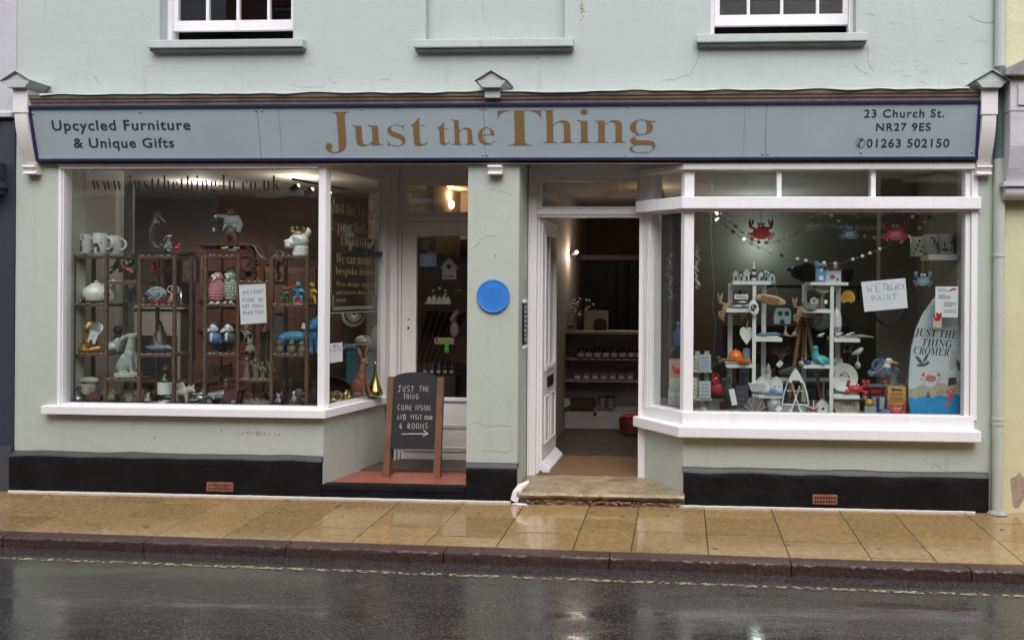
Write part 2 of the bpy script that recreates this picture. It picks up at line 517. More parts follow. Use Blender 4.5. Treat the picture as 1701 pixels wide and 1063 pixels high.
# kerb of rough granite blocks
KM = mat('wet_pink_granite', (.062, .036, .033), .24, .7, 70, .0035, 110, island=.15)
kb = MB()
joints = [XX(p, -1.2, 911) for p in (-310, -20, 224, 466, 734, 1012, 1314, 1609, 1900, 2200)]
joints = [joints[0] - 1.2 * k for k in range(9, 0, -1)] + joints + [joints[-1] + 1.2 * k for k in range(1, 10)]
for x0, x1 in zip(joints, joints[1:]):
    prof = [(.118, KZ), (.06, KZ), (.012, KZ - .001), (.003, KZ - .007), (0, KZ - .016), (0, KZ - .027), (0, KZ - .038), (0, KZ - .05), (0, KZ - .062), (.002, KZ - .2)]
    n = 110 if -7 < x0 < 4 else 8; vs = []
    for i in range(n + 1):
        x = x0 + .004 + (x1 - x0 - .008) * i / n
        for j, (dy, z) in enumerate(prof):
            q = noise.noise(Vector((x * 40, j * 1.4, 3))) * .6 + noise.noise(Vector((x * 95, j * 2.9, 9))) * .9 + noise.noise(Vector((x * 6, j * .3, 5))) * .5
            amp = (0, .0, .0005, .002, .0045, .006, .007, .007, .006, 0)[j]
            vs.append((x, kerb_y(x) + dy + q * amp, z + (q * .003 if 1 < j < 8 else 0)))
    m_ = len(prof)
    fs = [(i * m_ + j, (i + 1) * m_ + j, (i + 1) * m_ + j + 1, i * m_ + j + 1) for i in range(n) for j in range(m_ - 1)]
    fs += [tuple(range(m_)), tuple(n * m_ + k for k in range(m_ - 1, -1, -1))]
    kb.add(vs, fs)
kb.make('kerb', KM, smooth=35)['kind'] = 'structure'

# pavement: flags in columns that run from the wall to the kerb
FM = mat('wet_tan_flagstone', (.325, .212, .098), .30, .36, 30, .00006, 60, island=.14)
t, N, L, b = nodes(FM)
b.inputs['Coat Weight'].default_value = .55; b.inputs['Coat Roughness'].default_value = .05; b.inputs['Coat IOR'].default_value = 1.33
tc = N.new('ShaderNodeTexCoord')
L.new(mr(tx(1.3, 4), .36, .66, .05, .20), b.inputs['Roughness'])
MORT = mat('flag_joint', (.045, .03, .018), .6, .4, 20)
jx = [XX(p, 0, 838) for p in (-20, 92, 194, 294, 391, 486, 581, 670, 774, 874, 981, 1062, 1169, 1280, 1392, 1480, 1599, 1712)]
jx = [jx[0] - .5 * k for k in range(24, 0, -1)] + jx + [jx[-1] + .5 * k for k in range(1, 24)]
fl = MB(); rnd = random.Random(3)
for x0, x1 in zip(jx, jx[1:]):
    y = .02 - rnd.choice((.18, .3, .42, .25))
    ys = [.02]
    while y > -1.6: ys.append(y); y -= rnd.choice((.4, .45, .5))
    ymin = 0
    for a, c in zip(ys, ys[1:] + [-2]):
        c0, c1 = max(c, kerb_y(x0) + .121), max(c, kerb_y(x1) + .121)
        if a - max(c0, c1) < .02: continue
        g = .0042; zt = rnd.uniform(-.0015, .0015); ta = rnd.uniform(-.002, .002)
        za, zc = zt + ta + KZ * (-a) * .8, zt + KZ * (-c) * .8 if c > -1.5 else KZ
        za = KZ * min(1, max(0, -a)) + zt; zc = KZ * min(1, max(0, -max(c0, c1))) + zt
        xs0, xs1 = x0 + g, x1 - g
        gy = .009
        vs = [(xs0, a - gy, za), (xs1, a - gy, za), (xs1, c1 + gy, zc), (xs0, c0 + gy, zc)]
        bv = .0025
        cx, cy_ = (xs0 + xs1) / 2, (a + c0) / 2
        low = [(p[0] + (bv if p[0] > cx else -bv) * .5, p[1] + (bv if p[1] > cy_ else -bv) * .5, p[2] - .004) for p in vs]
        dp_ = [(p[0], p[1], p[2] - .05) for p in low]
        fl.add(vs + low + dp_, [(0, 3, 2, 1)] + [(i, (i + 1) % 4, (i + 1) % 4 + 4, i + 4) for i in range(4)] + [(i + 4, (i + 1) % 4 + 4, (i + 1) % 4 + 8, i + 8) for i in range(4)])
PV = fl.make('pavement', FM); PV['kind'] = 'structure'
gum = MB(); rg = random.Random(5)
for _ in range(46):
    x, y = rg.uniform(-5.4, 2.6), rg.uniform(-1.02, -.06)
    r = rg.uniform(.008, .02); gum.lathe([(r, -.004), (r, .0012), (r * .7, .002), (.0005, .002)], (x, y, KZ * -y + .0012), 9, 1, rg.uniform(.7, 1))
join(PV, gum, mat('trodden_gum', (.12, .085, .05), .5, .2))
pm = MB(); pm.add([(-18, .3, -.006), (18, .3, -.006), (18, kerb_y(18) + .1, -.028), (-18, kerb_y(-18) + .1, -.028), (-18, .3, -.3), (18, .3, -.3), (18, kerb_y(18) + .1, -.3), (-18, kerb_y(-18) + .1, -.3)],
       [(0, 1, 2, 3), (4, 7, 6, 5), (0, 4, 5, 1), (1, 5, 6, 2), (2, 6, 7, 3), (3, 7, 4, 0)])
pm.make('pavement_bed', MORT)['kind'] = 'structure'
# far footway on the camera's side
MB().box(-30, 30, -9.0, -7.4, -.3, .0).make('far_pavement', mat('grey_paving', (.2, .19, .18), .35, .2, 3))['kind'] = 'structure'

# ------------------------------------------------------------------ the shop building
S = empty('shop_building', (0, 0, 0), 'pale green rendered shop with two white display windows and black plinth', 'shop')
def part(name, m, b, parent=S, **k): return b.make(name, m, parent, **k)

xL, xR = XX(27, 0, 300), XX(1660, 0, 300)
Zc = ZZ(163)                      # top of the shopfront
Zb = ZZ(262)                      # underside of the fascia beam
Zroof = 6.4
def wall_holes(b, x0, x1, z0, z1, holes, y0, y1):
    xs = sorted({x0, x1, *[h[0] for h in holes], *[h[1] for h in holes]})
    zs = sorted({z0, z1, *[h[2] for h in holes], *[h[3] for h in holes]})
    idx = {}
    for y in (y0, y1):
        for x in xs:
            for z in zs:
                idx[(x, y, z)] = len(b.v); b.v.append(Vector((x, y, z)))
    solid = lambda i, j: 0 <= i < len(xs) - 1 and 0 <= j < len(zs) - 1 and not any(h[0] <= xs[i] and xs[i + 1] <= h[1] and h[2] <= zs[j] and zs[j + 1] <= h[3] for h in holes)
    for i in range(len(xs) - 1):
        for j in range(len(zs) - 1):
            if not solid(i, j): continue
            X0, X1, Z0, Z1 = xs[i], xs[i + 1], zs[j], zs[j + 1]
            for y in (y0, y1): b.f.append((idx[X0, y, Z0], idx[X1, y, Z0], idx[X1, y, Z1], idx[X0, y, Z1]))
            for (di, dj, p, q) in ((-1, 0, (X0, Z0), (X0, Z1)), (1, 0, (X1, Z0), (X1, Z1)), (0, -1, (X0, Z0), (X1, Z0)), (0, 1, (X0, Z1), (X1, Z1))):
                if not solid(i + di, j + dj):
                    b.f.append((idx[p[0], y0, p[1]], idx[q[0], y0, q[1]], idx[q[0], y1, q[1]], idx[p[0], y1, p[1]]))
    return b
wl = (XX(265, 0, 40), XX(487, 0, 40), ZZ(68, 370), 5.15)
wr = (XX(1180, 0, 40), XX(1422, 0, 40), ZZ(58, 1300), 5.15)
wb = (XX(707, 0, 40), XX(938, 0, 40), ZZ(67, 820), 5.15)
WALL = part('wall', UP, wall_holes(MB(), xL, xR, Zb, Zroof, [wl, wr, wb], 0, .24))
part('blind_window_infill', UP, MB().box(wb[0] + .001, wb[1] - .001, .075, .2, wb[2], wb[3]))
part('roof', mat('slate', (.06, .06, .07), .5, .2), MB().prismx([(-.25, Zroof), (5.4, Zroof), (2.6, 8.6)], xL - .05, xR + .05))
for h, px0, px1 in ((wl, 245, 503), (wb, 687, 952), (wr, 1157, 1441)):
    a, c = XX(px0, -.07, 75), XX(px1, -.07, 75)
    z = h[2]
    sill = MB().prismx([(.1, z - .001), (-.075, z - .012), (-.078, z - .075), (.02, z - .082), (.1, z - .082)], a, c)
    part('window_sill', UP, sill, bev=.006)
    part('sill_underside', mat('dark_grey_render', (.2, .2, .18), .8, .3), MB().prismx([(.1, z - .083), (-.06, z - .083), (-.05, z - .094), (.02, z - .098)], a + .01, c - .01))  # darker grey strip along the bottom of each sill
# sash windows
for h, mull, zr0, zr1 in ((wl, (345.5, 396, 447), ZZ(52, 370, .13), ZZ(35, 370, .13)), (wr, (1243, 1298.5, 1358), ZZ(43, 1300, .13), ZZ(25, 1300, .13))):
    x0, x1, z0, z1 = h
    fr = MB()
    fw = .035
    fr.box(x0, x0 + fw, .10, .2, z0, z1); fr.box(x1 - fw, x1, .10, .2, z0, z1)
    fr.box(x0 + fw, x1 - fw, .10, .2, z1 - .05, z1); fr.box(x0 + fw, x1 - fw, .10, .2, z0, z0 + .018)
    wf = part('window', WH, fr, bev=.003)
    ss = MB(); a, c = x0 + fw + .002, x1 - fw - .002
    zt = (zr1 + z1) / 2
    ss.box(a, c, .12, .155, zr0, zr1)
    ss.box(a, a + .04, .12, .155, zr1, z1 - .052); ss.box(c - .04, c, .12, .155, zr1, z1 - .052); ss.box(a + .04, c - .04, .12, .155, z1 - .1, z1 - .052)
    ss.box(a + .04, c - .04, .121, .154, zt - .02, zt + .02)
    for p in mull:
        mx_ = XX(p, .13, 10)
        ss.box(mx_ - .012, mx_ + .012, .122, .153, zr1, zt - .02); ss.box(mx_ - .012, mx_ + .012, .122, .153, zt + .02, z1 - .1)
    part('sash', WH, ss, wf, bev=.002)
    part('pane', GL, MB().box(a + .03, c - .03, .135, .14, zr1 - .01, z1 - .09), wf)
    part('room_behind', mat('dark_room', (.02, .018, .018), .9, .2), MB().box(x0 - .3, x1 + .3, 1.6, 1.7, z0 - .3, z1 + .3).box(x0 - .31, x0 - .3, .24, 1.6, z0 - .3, z1 + .3).box(x1 + .3, x1 + .31, .24, 1.6, z0 - .3, z1 + .3).box(x0 - .3, x1 + .3, .24, 1.6, z0 - .31, z0 - .3).box(x0 - .3, x1 + .3, .24, 1.6, z1 + .3, z1 + .31))

# cracks, a rust-flaked scar and a patch of blisters in the upper render
CR = mat('crack_shadow', (.22, .245, .23), .9, .2)
ck = MB()
def crack(pts, w=.004):
    q = [P(px, py, -.0006) for px, py in pts]
    out_ = []
    for a, c in zip(q, q[1:]):
        for k in range(5):
            out_.append(a.lerp(c, k / 5) + Vector((random.uniform(-.006, .006), 0, random.uniform(-.005, .005))))
    out_.append(q[-1])
    ck.tube(out_, [w * random.uniform(.25, .6) for _ in out_], 5, flat=.35)
crack([(1163, 85), (1159, 104), (1151, 112), (1148, 124), (1132, 128), (1118, 133), (1100, 134)], .005)
crack([(1440, 75), (1443, 105), (1450, 118)], .004); crack([(1421, 108), (1430, 118), (1444, 124)], .004)
crack([(158, 127), (161, 134), (164, 141)], .007); crack([(480, 140), (505, 146), (540, 145)], .003)
crack([(544, 129), (551, 138), (560, 138)], .003); crack([(630, 134), (648, 131)], .003)
crack([(1610, 28), (1625, 36), (1645, 40), (1652, 34)], .005)
crack([(780, 418), (795, 403), (806, 393), (822, 392)], .004); crack([(812, 315), (840, 319), (852, 325)], .003)
crack([(780, 705), (795, 700), (812, 709), (830, 706), (850, 708)], .004); crack([(800, 748), (840, 752), (855, 745)], .004)
crack([(1548, 778), (1552, 771), (1562, 776), (1566, 779)], .005)
crack([(1618, 280), (1625, 300), (1622, 330), (1628, 360)], .004)
for _ in range(30):
    px = random.choice((random.uniform(1430, 1640), random.uniform(60, 1150))); py = random.uniform(95, 152) if px < 1150 else random.uniform(15, 150)
    l = random.uniform(5, 20)
    crack([(px, py), (px + l * .5, py + random.uniform(-3, 3)), (px + l, py + random.uniform(-2, 4))], random.uniform(.0015, .0026))
for _ in range(14):
    px = random.choice((random.uniform(80, 500), random.uniform(1150, 1600), random.uniform(782, 850))); py = random.uniform(738, 770) if px < 520 or px > 1140 else random.uniform(300, 750)
    l = random.uniform(3, 12)
    crack([(px, py), (px + l, py + random.uniform(-2, 2))], random.uniform(.0015, .003))
join(WALL, ck, CR)
sc_ = MB()
for k in range(26):
    px, py = 968 + random.gauss(0, 2.4), 16 + random.gauss(0, 9)
    q = P(px, py, 0); sc_.ell(q, (random.uniform(.002, .008), .0016, random.uniform(.003, .012)), 0, random.uniform(-1, 1), nu=7, nv=4)
for k in range(60):
    px, py = random.gauss(425, 16), 720 + random.gauss(0, 2.2)
    q = P(px, py, 0); sc_.ell(q, (random.uniform(.002, .009), .0016, random.uniform(.002, .005)), nu=7, nv=4)
for px, py in ((257, 727), (368, 715), (893, 97), (823, 425), (464, 722)):
    q = P(px, py, 0); sc_.ell(q, (.008, .002, .009), nu=8, nv=5)
join(WALL, sc_, mat('flaked_brown', (.26, .2, .13), .9, .4, 30))

# lower walls
Zsl, Zsr = ZZ(693, 300), ZZ(731, 1380)          # undersides of the window boards
Zpl, Zpr = ZZ(752, 280), ZZ(780, 1390)          # tops of the plinths
xa, xb = XX(97, 0, 480), XX(537, 0, 740)
xp0, xp1 = XX(776, 0, 550), XX(861, 0, 550)
xc, xd = XX(1135, 0, 770), XX(1612, 0, 480)
RB = (XX(640, .86, 600), .86)                   # deep end of the left return
RA = (xb, .0)
QA = (XX(1066, .38, 700), .40)                  # right bay return, deep end
QB = (xc, .0)
part('pier', LO, MB().box(xL, xa, 0, .3, -.1, Zb))
part('stallriser', LO, MB().prismz([(xa, 0), (xb, 0), (RB[0], RB[1]), (RB[0] - .1, RB[1]), (xb - .1, .1), (xa, .1)], -.1, Zsl))
part('pillar', LO, MB().box(xp0, xp1, 0, .42, -.1, Zb))
part('stallriser', LO, MB().prismz([(xc, 0), (xd, 0), (xd, .1), (xc + .05, .1), (QA[0] + .07, QA[1]), (QA[0], QA[1])], -.1, Zsr))
part('pier', LO, MB().box(xd, xR + .03, 0, .3, -.1, Zb))
part('inner_wall', LO, MB().box(xp0 - .001, xp0 + .25, .42, 1.0, -.1, 2.9))
# black plinths with a rounded top edge
def plinth(x0, x1, zt, wob=.004):
    b = MB(); n = 60; prof = [(.05, zt - .042), (-.022, zt - .04), (-.028, zt - .05), (-.028, zt - .08), (-.028, -.1), (.05, -.1)]
    vs = []
    for i in range(n + 1):
        x = x0 + (x1 - x0) * i / n
        for j, (y, z) in enumerate(prof):
            q = noise.noise(Vector((x * 4, j * .2, zt * 9)))
            vs.append((x, y + (q * .006 if 0 < j < 5 else 0), z + (q * wob if j < 4 else 0)))
    m_ = len(prof)
    b.add(vs, [(i * m_ + j, (i + 1) * m_ + j, (i + 1) * m_ + j + 1, i * m_ + j + 1) for i in range(n) for j in range(m_ - 1)] + [tuple(range(m_)), tuple(n * m_ + k for k in range(m_ - 1, -1, -1))])
    return b
part('plinth', BK, plinth(xL - .02, XX(533, -.03, 790), Zpl, .012), smooth=50)
part('plinth', BK, plinth(XX(1135, -.03, 800), XX(1643, -.03, 800), Zpr, .014), smooth=50)
part('plinth', BK, plinth(XX(774, -.03, 800), XX(858, -.03, 800), ZZ(768, 815), .003), smooth=50)
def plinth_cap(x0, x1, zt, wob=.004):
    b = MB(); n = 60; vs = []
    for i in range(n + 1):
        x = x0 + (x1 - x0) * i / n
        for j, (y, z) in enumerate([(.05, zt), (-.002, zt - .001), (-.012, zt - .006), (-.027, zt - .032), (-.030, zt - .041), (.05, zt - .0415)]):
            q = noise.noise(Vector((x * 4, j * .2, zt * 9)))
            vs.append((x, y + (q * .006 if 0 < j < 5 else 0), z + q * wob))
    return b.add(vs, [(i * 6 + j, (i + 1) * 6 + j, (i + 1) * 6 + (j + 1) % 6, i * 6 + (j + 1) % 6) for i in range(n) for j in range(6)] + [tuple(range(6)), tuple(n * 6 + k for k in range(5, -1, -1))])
GK = mat('dark_grey_paint', (.036, .036, .041), .5, .25, 5, .004, 18)  # chamfer strip, a paler grey than the plinth face
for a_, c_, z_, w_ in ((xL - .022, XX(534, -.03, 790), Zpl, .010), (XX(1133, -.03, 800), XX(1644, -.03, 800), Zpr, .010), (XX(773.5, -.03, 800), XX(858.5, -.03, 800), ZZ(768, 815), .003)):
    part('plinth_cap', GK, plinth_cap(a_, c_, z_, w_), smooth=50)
part('paint_line', WH, MB().tube([(xL - .02 + i * .05, -.034 + random.uniform(-.004, .004), .002) for i in range(int((XX(868) - xL) / .05))], .0125, 6, flat=.5))
part('paint_line', WH, MB().tube([(XX(1115) + i * .05, -.034 + random.uniform(-.005, .005), .002) for i in range(int((XX(1640) - XX(1115)) / .05))], .0125, 6, flat=.5))
# white paint spill at the stone step
sp = MB().prismz([(0, 0), (.06, -.03), (.13, -.02), (.1, .01), (.04, .03)], 0, .006).mv(XX(856), -.075, .0)
p0, p1 = P(858, 815, -.05), P(878, 800, -.05)
sp.tube([(p0.x - .02, -.05, .02), (p0.x, -.05, p0.z - .02), (p0.x + .03, -.05, p0.z + .03), (p1.x, -.03, p1.z)], [.03, .035, .028, .008], 8, flat=.4)
part('paint_spill', WH, sp, smooth=60)
# air bricks
for px, py, wd in ((366, 808, .215), (1370, 829, .185)):
    q = P(px, py, -.03)
    b = wall_holes(MB(), q.x - wd / 2, q.x + wd / 2, q.z - .036, q.z + .036, [(q.x - wd / 2 + .014 + i * (wd - .02) / 8, q.x - wd / 2 + .014 + i * (wd - .02) / 8 + .014, q.z + dz - .009, q.z + dz + .009) for i in range(8) for dz in (-.017, .012)], -.041, -.026)
    part('air_brick', mat('terracotta', (.24, .085, .055), .7, .5, 20, .003, 60), b)
    part('air_brick_void', mat('void_black', (.01, .01, .01), .9, 0), MB().box(q.x - wd / 2 + .004, q.x + wd / 2 - .004, -.036, -.0275, q.z - .032, q.z + .032))

# recessed left entry: tiled floor, step edge, soffit
TZ = .105
tf = mat('red_quarry_tile', (.30, .085, .055), .28, .18, 6, .002, 30)
part('tiled_floor', tf, MB().prismz([(xb - .02, .065), (xp0, .065), (xp0, 1.05), (RB[0] - .15, 1.05), (RB[0] - .02, .86)], -.1, TZ))
part('step_edge', BK, MB().prismx([(.065, TZ + .004), (-.015, TZ), (-.02, TZ - .035), (-.012, TZ - .04), (-.012, -.1), (.065, -.1)], xb - .02, xp0))
part('soffit', WH, MB().box(xL + .1, xR - .03, .03, 1.0, Zb + .12, Zb + .2))

# stone step at the open door
n = 34; vs = []; x0, x1 = XX(859, -.06, 815), XX(1137, -.06, 815)
SZ = .125
for i in range(n + 1):
    x = x0 + (x1 - x0) * i / n
    q = noise.noise(Vector((x * 5, 1, 2))); q2 = noise.noise(Vector((x * 17, 4, 2)))
    for y, z in ((.5, SZ), (.25, SZ - .006 + q * .004), (.06, SZ - .018 + q * .006), (-.07 + q * .02, SZ - .03 + q2 * .006), (-.085 + q * .02 + q2 * .008, SZ - .05), (-.06 + q2 * .02, SZ - .075 + q * .012), (-.03 + q2 * .015, SZ - .085), (-.03, -.1)):
        vs.append((x, y, z))
STEP = part('door_step', STONE, MB().add(vs, [(i * 8 + j, (i + 1) * 8 + j, (i + 1) * 8 + j + 1, i * 8 + j + 1) for i in range(n) for j in range(7)] + [tuple(range(8)), tuple(n * 8 + k for k in range(7, -1, -1))]), smooth=50)
rb = MB()
for i in range(60):
    x = random.uniform(x0 + .05, x1 - .02)
    rb.ell((x, -.045 + random.uniform(-.02, .0), random.uniform(.0, .03)), (random.uniform(.008, .03), .012, random.uniform(.005, .014)), 0, random.uniform(-.4, .4), nu=7, nv=5)
join(STEP, rb, mat('crumbled_mortar', (.2, .13, .1), .9, .5, 9))

# ------------------------------------------------------------------ left shop window
gz0, gz1 = ZZ(672, 320, .04), ZZ(281, 320, .04)
xg0, xg1 = XX(108, .03, 480), XX(530, .03, 480)
LW = part('shop_window', WH, MB().box(xa - .03, xg0, .01, .1, gz0 - .02, Zb + .1)
    .box(xg0, xg1, .012, .095, gz1, Zb + .1).box(xg0, xg1, .012, .095, gz0 - .03, gz0)
    .prismz([(xg1, .01), (xb + .0, .01), (xb + .022, .06), (xb - .01, .1), (xg1, .1)], gz0 - .02, Zb + .1)
    .box(xa - .005, xa + .022, -.004, .01, gz0 - .02, Zb), bev=.004)
zs0 = ZZ(692, 300, -.07)
sb_ = MB().prismz([(XX(68, -.06, 685), -.065), (XX(540, -.06, 690), -.065), (RB[0] + .055, RB[1] - .02), (RB[0] - .06, RB[1]), (xb - .1, .1), (XX(68, -.06, 685), .1)], zs0, gz0 - .012)
part('window_board', WH, sb_, LW, bev=.006)
part('window_head', WHD, MB().box(xg0 - .02, xg1, -.01, .012, gz1 - .004, gz1 + .03).box(xg0 - .02, xg1, -.005, .012, gz1 + .034, Zb + .05), LW, bev=.003)
part('pane', GL, MB().box(xg0 - .005, xg1 + .005, .05, .056, gz0 - .005, gz1 + .005), LW)
# side return of the left window
e = Vector((RB[0] - xb, RB[1])); Lr = e.length
ra0, ra1 = .06, Lr - .03
part('window_frame', WHD, MB().pb(RA, RB, Lr - .055, Lr + .03, gz0 - .02, Zb + .15, -.05, .03).pb(RA, RB, .03, Lr - .055, gz1 + .01, Zb + .12, -.05, .012)
     .pb(RA, RB, .03, Lr - .055, gz0 - .02, gz0 + .012, -.05, .015), LW, bev=.003)
part('return_pane', GL, MB().pb(RA, RB, .03, Lr - .05, gz0 + .005, gz1 + .015, -.02, -.014), LW)

# ------------------------------------------------------------------ right shop window (canted bay)
hz0, hz1 = ZZ(687, 1380, .04), ZZ(282, 1380, .04)
tz0, tz1 = ZZ(348, 1380, .0), ZZ(328, 1380, .0)
xh0, xh1 = XX(1152, .03, 520), XX(1601, .03, 520)
q0 = Vector(QA); q1 = Vector((xc, 0)); Lq = (q1 - q0).length
RW = part('shop_window', WH, MB().prismz([(xc - .004, .008), (xh0, .008), (xh0, .09), (xc + .03, .1), (xc - .03, .06)], hz0 - .03, Zb + .1)
    .box(xh1, xd + .035, .01, .1, hz0 - .03, Zb + .1).box(xh1 + .04, xd + .05, -.01, .01, hz0 - .03, Zb + .05)
    .box(xh0, xh1, .012, .1, hz0 - .075, hz0).box(xh0, xh1, .012, .1, hz1, Zb + .1).box(xh0, xh1, .012, .1, tz0 - .015, tz1), bev=.004)
for p in (1294, 1450):
    x = XX(p, .03, 305)
    part('mullion', WH, MB().box(x - .018, x + .018, .01, .1, tz1, hz1), RW, bev=.003)
part('transom', WH, MB().prismz([(QA[0] - .06, QA[1] - .1), (xc - .02, -.05), (xd + .06, -.05), (xd + .06, .011), (xc + .02, .011), (QA[0] + .05, QA[1] - .02)], tz0, tz1), RW, bev=.005)
part('window_head', WHD, MB().prismz([(QA[0] - .03, QA[1] - .06), (xc - .012, -.03), (xd + .02, -.03), (xd + .02, .011), (xc, .011), (QA[0] + .04, QA[1])], hz1 - .006, hz1 + .038), RW, bev=.004)
hs0 = ZZ(731, 1380, -.09)
part('window_board', WH, MB().prismz([(QA[0] - .075, QA[1] - .02), (xc - .04, -.095), (XX(1630, -.09, 720), -.095), (XX(1630, -.09, 720), .1), (xc, .1), (QA[0] + .05, QA[1])], hs0, hs0 + .085), RW, bev=.008)
part('window_apron', WH, MB().prismz([(QA[0] - .02, QA[1] - .0), (xc - .008, -.012), (xd + .03, -.012), (xd + .03, .011), (xc + .02, .011), (QA[0] + .05, QA[1])], hs0 + .07, hz0 + .004), RW, bev=.004)
part('pane', GL, MB().box(xh0 - .005, xh1 + .005, .05, .056, hz0 - .005, tz0), RW)
xs_ = [xh0] + [XX(p, .03, 305) for p in (1294, 1450)] + [xh1]
for a, c in zip(xs_, xs_[1:]): part('toplight_pane', GL, MB().box(a - .01, c + .01, .05, .056, tz1 - .005, hz1 + .005), RW)
part('window_frame', WH, MB().pb(QA, QB, 0, .12, hz0 - .05, Zb + .1, -.1, .012).pb(QA, QB, .12, Lq - .03, hz0 - .06, hz0 + .005, -.08, .004).pb(QA, QB, .12, Lq - .03, tz0 - .015, tz1, -.08, .004)
     .pb(QA, QB, .12, Lq - .03, hz1, Zb + .08, -.08, .004), RW, bev=.004)
for a in (.03, .055, .08): part('reeding', WH, MB().pb(QA, QB, a, a + .014, hz0 - .02, tz0, .012, .022), RW, bev=.003)
part('return_pane', GL, MB().pb(QA, QB, .11, Lq - .02, hz0 - .005, tz0, -.03, -.024), RW)
part('return_toplight_pane', GL, MB().pb(QA, QB, .11, Lq - .02, tz1 - .005, hz1 + .005, -.03, -.024), RW)

# ------------------------------------------------------------------ open doorway
DY = .38
dj0, dj1 = XX(880, DY, 560), XX(1068, DY, 560)
dz1 = ZZ(361, 980, DY); tzA, tzB = ZZ(343, 980, DY), ZZ(301, 980, DY)
DF = part('door_frame', WH, MB().box(dj0, dj0 + .055, DY - .01, DY + .1, SZ - .02, Zb + .2).box(dj0 + .055, dj0 + .075, DY + .03, DY + .1, SZ - .02, dz1)
    .box(dj1 - .035, dj1 + .03, DY - .01, DY + .1, SZ - .02, Zb + .2).box(dj0 + .055, dj1 - .035, DY, DY + .1, dz1, tzA - .02)
    .box(dj0 + .055, dj1 - .035, DY - .012, DY + .09, dz1 + .02, dz1 + .048).box(dj0 + .055, dj1 - .035, DY, DY + .1, tzB + .03, Zb + .2), bev=.004)
part('transom_light', WHD, wall_holes(MB(), dj0 + .056, dj1 - .036, tzA - .02, tzB + .03, [(dj0 + .09, dj1 - .06, tzA, tzB)], DY + .01, DY + .06), DF, bev=.003)
part('pane', GL, MB().box(dj0 + .085, dj1 - .055, DY + .03, DY + .036, tzA - .005, tzB + .005), DF)
part('reveal_trim', WH, MB().box(dj0 - .012, dj0, DY - .03, DY + .02, SZ - .03, dz1 + .4), DF)
# the door leaf, swung into the shop
hx, hy = dj0 + .076, DY + .06
far = Vector((XX(921, 1.1, 560), 1.10))
HA, HB = (hx, hy), (far.x, far.y)
Ld = (far - Vector(HA)).length
lz0, lz1 = SZ + .02, dz1 - .01
gzb, gzt = ZZ(607, 905, .6), lz1 - .13
def leaf_holes(): return [(.11, Ld - .11, gzb, gzt)]
lb = wall_holes(MB(), 0, Ld, lz0, lz1, [(.11, Ld - .11, gzb, gzt)], -.02, .02)
eX = (far - Vector(HA)).normalized()
LM = Matrix(((eX.x, -eX.y, 0, hx), (eX.y, eX.x, 0, hy), (0, 0, 1, 0), (0, 0, 0, 1)))
lb.xf(LM)
DL = part('open_door', WH, lb, bev=.003)
lm = MB()
for a, c in ((.09, Ld / 2 - .04), (Ld / 2 + .04, Ld - .09)):
    z0, z1 = lz0 + .2, gzb - .26
    lm.box(a, a + .012, -.032, -.02, z0, z1).box(c - .012, c, -.032, -.02, z0, z1).box(a + .012, c - .012, -.032, -.02, z0, z0 + .012).box(a + .012, c - .012, -.032, -.02, z1 - .012, z1)
lm.box(.1, Ld - .1, -.034, -.02, gzb - .04, gzb - .005).box(.085, .108, -.032, -.02, gzb - .0, gzt).box(Ld - .108, Ld - .085, -.032, -.02, gzb, gzt)
lm.box(Ld / 2 - .012, Ld / 2 + .012, -.022, .018, gzb, gzt)
part('panel_moulding', WH, lm.xf(LM), DL, bev=.003)
part('weather_board', WH, MB().prismx([(-.02, lz0 - .012), (-.085, lz0 - .012), (-.085, lz0 + .012), (-.02, lz0 + .075)], .0, Ld).xf(LM), DL, bev=.004)
part('letterbox', mat('black_metal', (.015, .015, .016), .35, .1), MB().box(Ld / 2 - .12, Ld / 2 + .12, -.034, -.02, gzb - .19, gzb - .1).box(Ld / 2 - .1, Ld / 2 + .1, -.04, -.034, gzb - .17, gzb - .12).xf(LM), DL, bev=.003)
part('door_handle', mat('brass', (.55, .36, .13), .3, .1, metal=1), MB().tube([(Ld - .05, .02, 1.12), (Ld - .05, .06, 1.12), (Ld - .17, .065, 1.12)], .01, 8).xf(LM), DL, smooth=50)
part('pane', GL, MB().box(.105, Ld - .105, -.004, .002, gzb - .005, gzt + .005).xf(LM), DL)

# ------------------------------------------------------------------ closed door in the left recess
EY = .9
j0 = XX(650, EY, 500); xe = xp0 + .03
ez1 = ZZ(359, 710, EY); et0, et1 = ZZ(352, 725, EY), ZZ(308, 725, EY)
EF = part('door_frame', WHD, MB().box(j0 - .02, j0 + .06, EY - .02, EY + .1, TZ, Zb + .2).box(j0 + .06, j0 + .085, EY + .01, EY + .1, TZ, Zb + .2)
    .box(j0 + .085, xe + .2, EY - .0, EY + .1, ez1 - .045, ez1).box(j0 + .085, xe + .2, EY, EY + .1, et1 + .035, Zb + .2), bev=.004)
part('transom_light', WHD, wall_holes(MB(), j0 + .086, xe + .19, ez1, et1 + .035, [(j0 + .135, xe + .14, et0, et1)], EY + .015, EY + .06), EF, bev=.003)
part('pane', GL, MB().box(j0 + .13, xe + .145, EY + .03, EY + .036, et0 - .005, et1 + .005), EF)
dx0, dx1 = j0 + .088, j0 + .088 + .86
dgx = XX(690, EY, 500)
eg0, eg1 = ZZ(661, 740, EY), ZZ(391, 740, EY)
ED = part('door', WHD, wall_holes(MB(), dx0, dx1, TZ + .012, ez1 - .05, [(dgx, dx1 - .1, eg0, eg1)], EY + .02, EY + .065), bev=.003)
dm = MB()
for py in (707, 710.5, 745, 749): 
    z = ZZ(py, 755, EY); dm.box(dx0 + .02, dx1 - .02, EY + .008, EY + .02, z - .006, z + .006)
dm.box(dgx - .004, dx1 - .09, EY + .0, EY + .02, eg0 - .03, eg0 - .006)
part('panel_moulding', WHD, dm, ED, bev=.002)
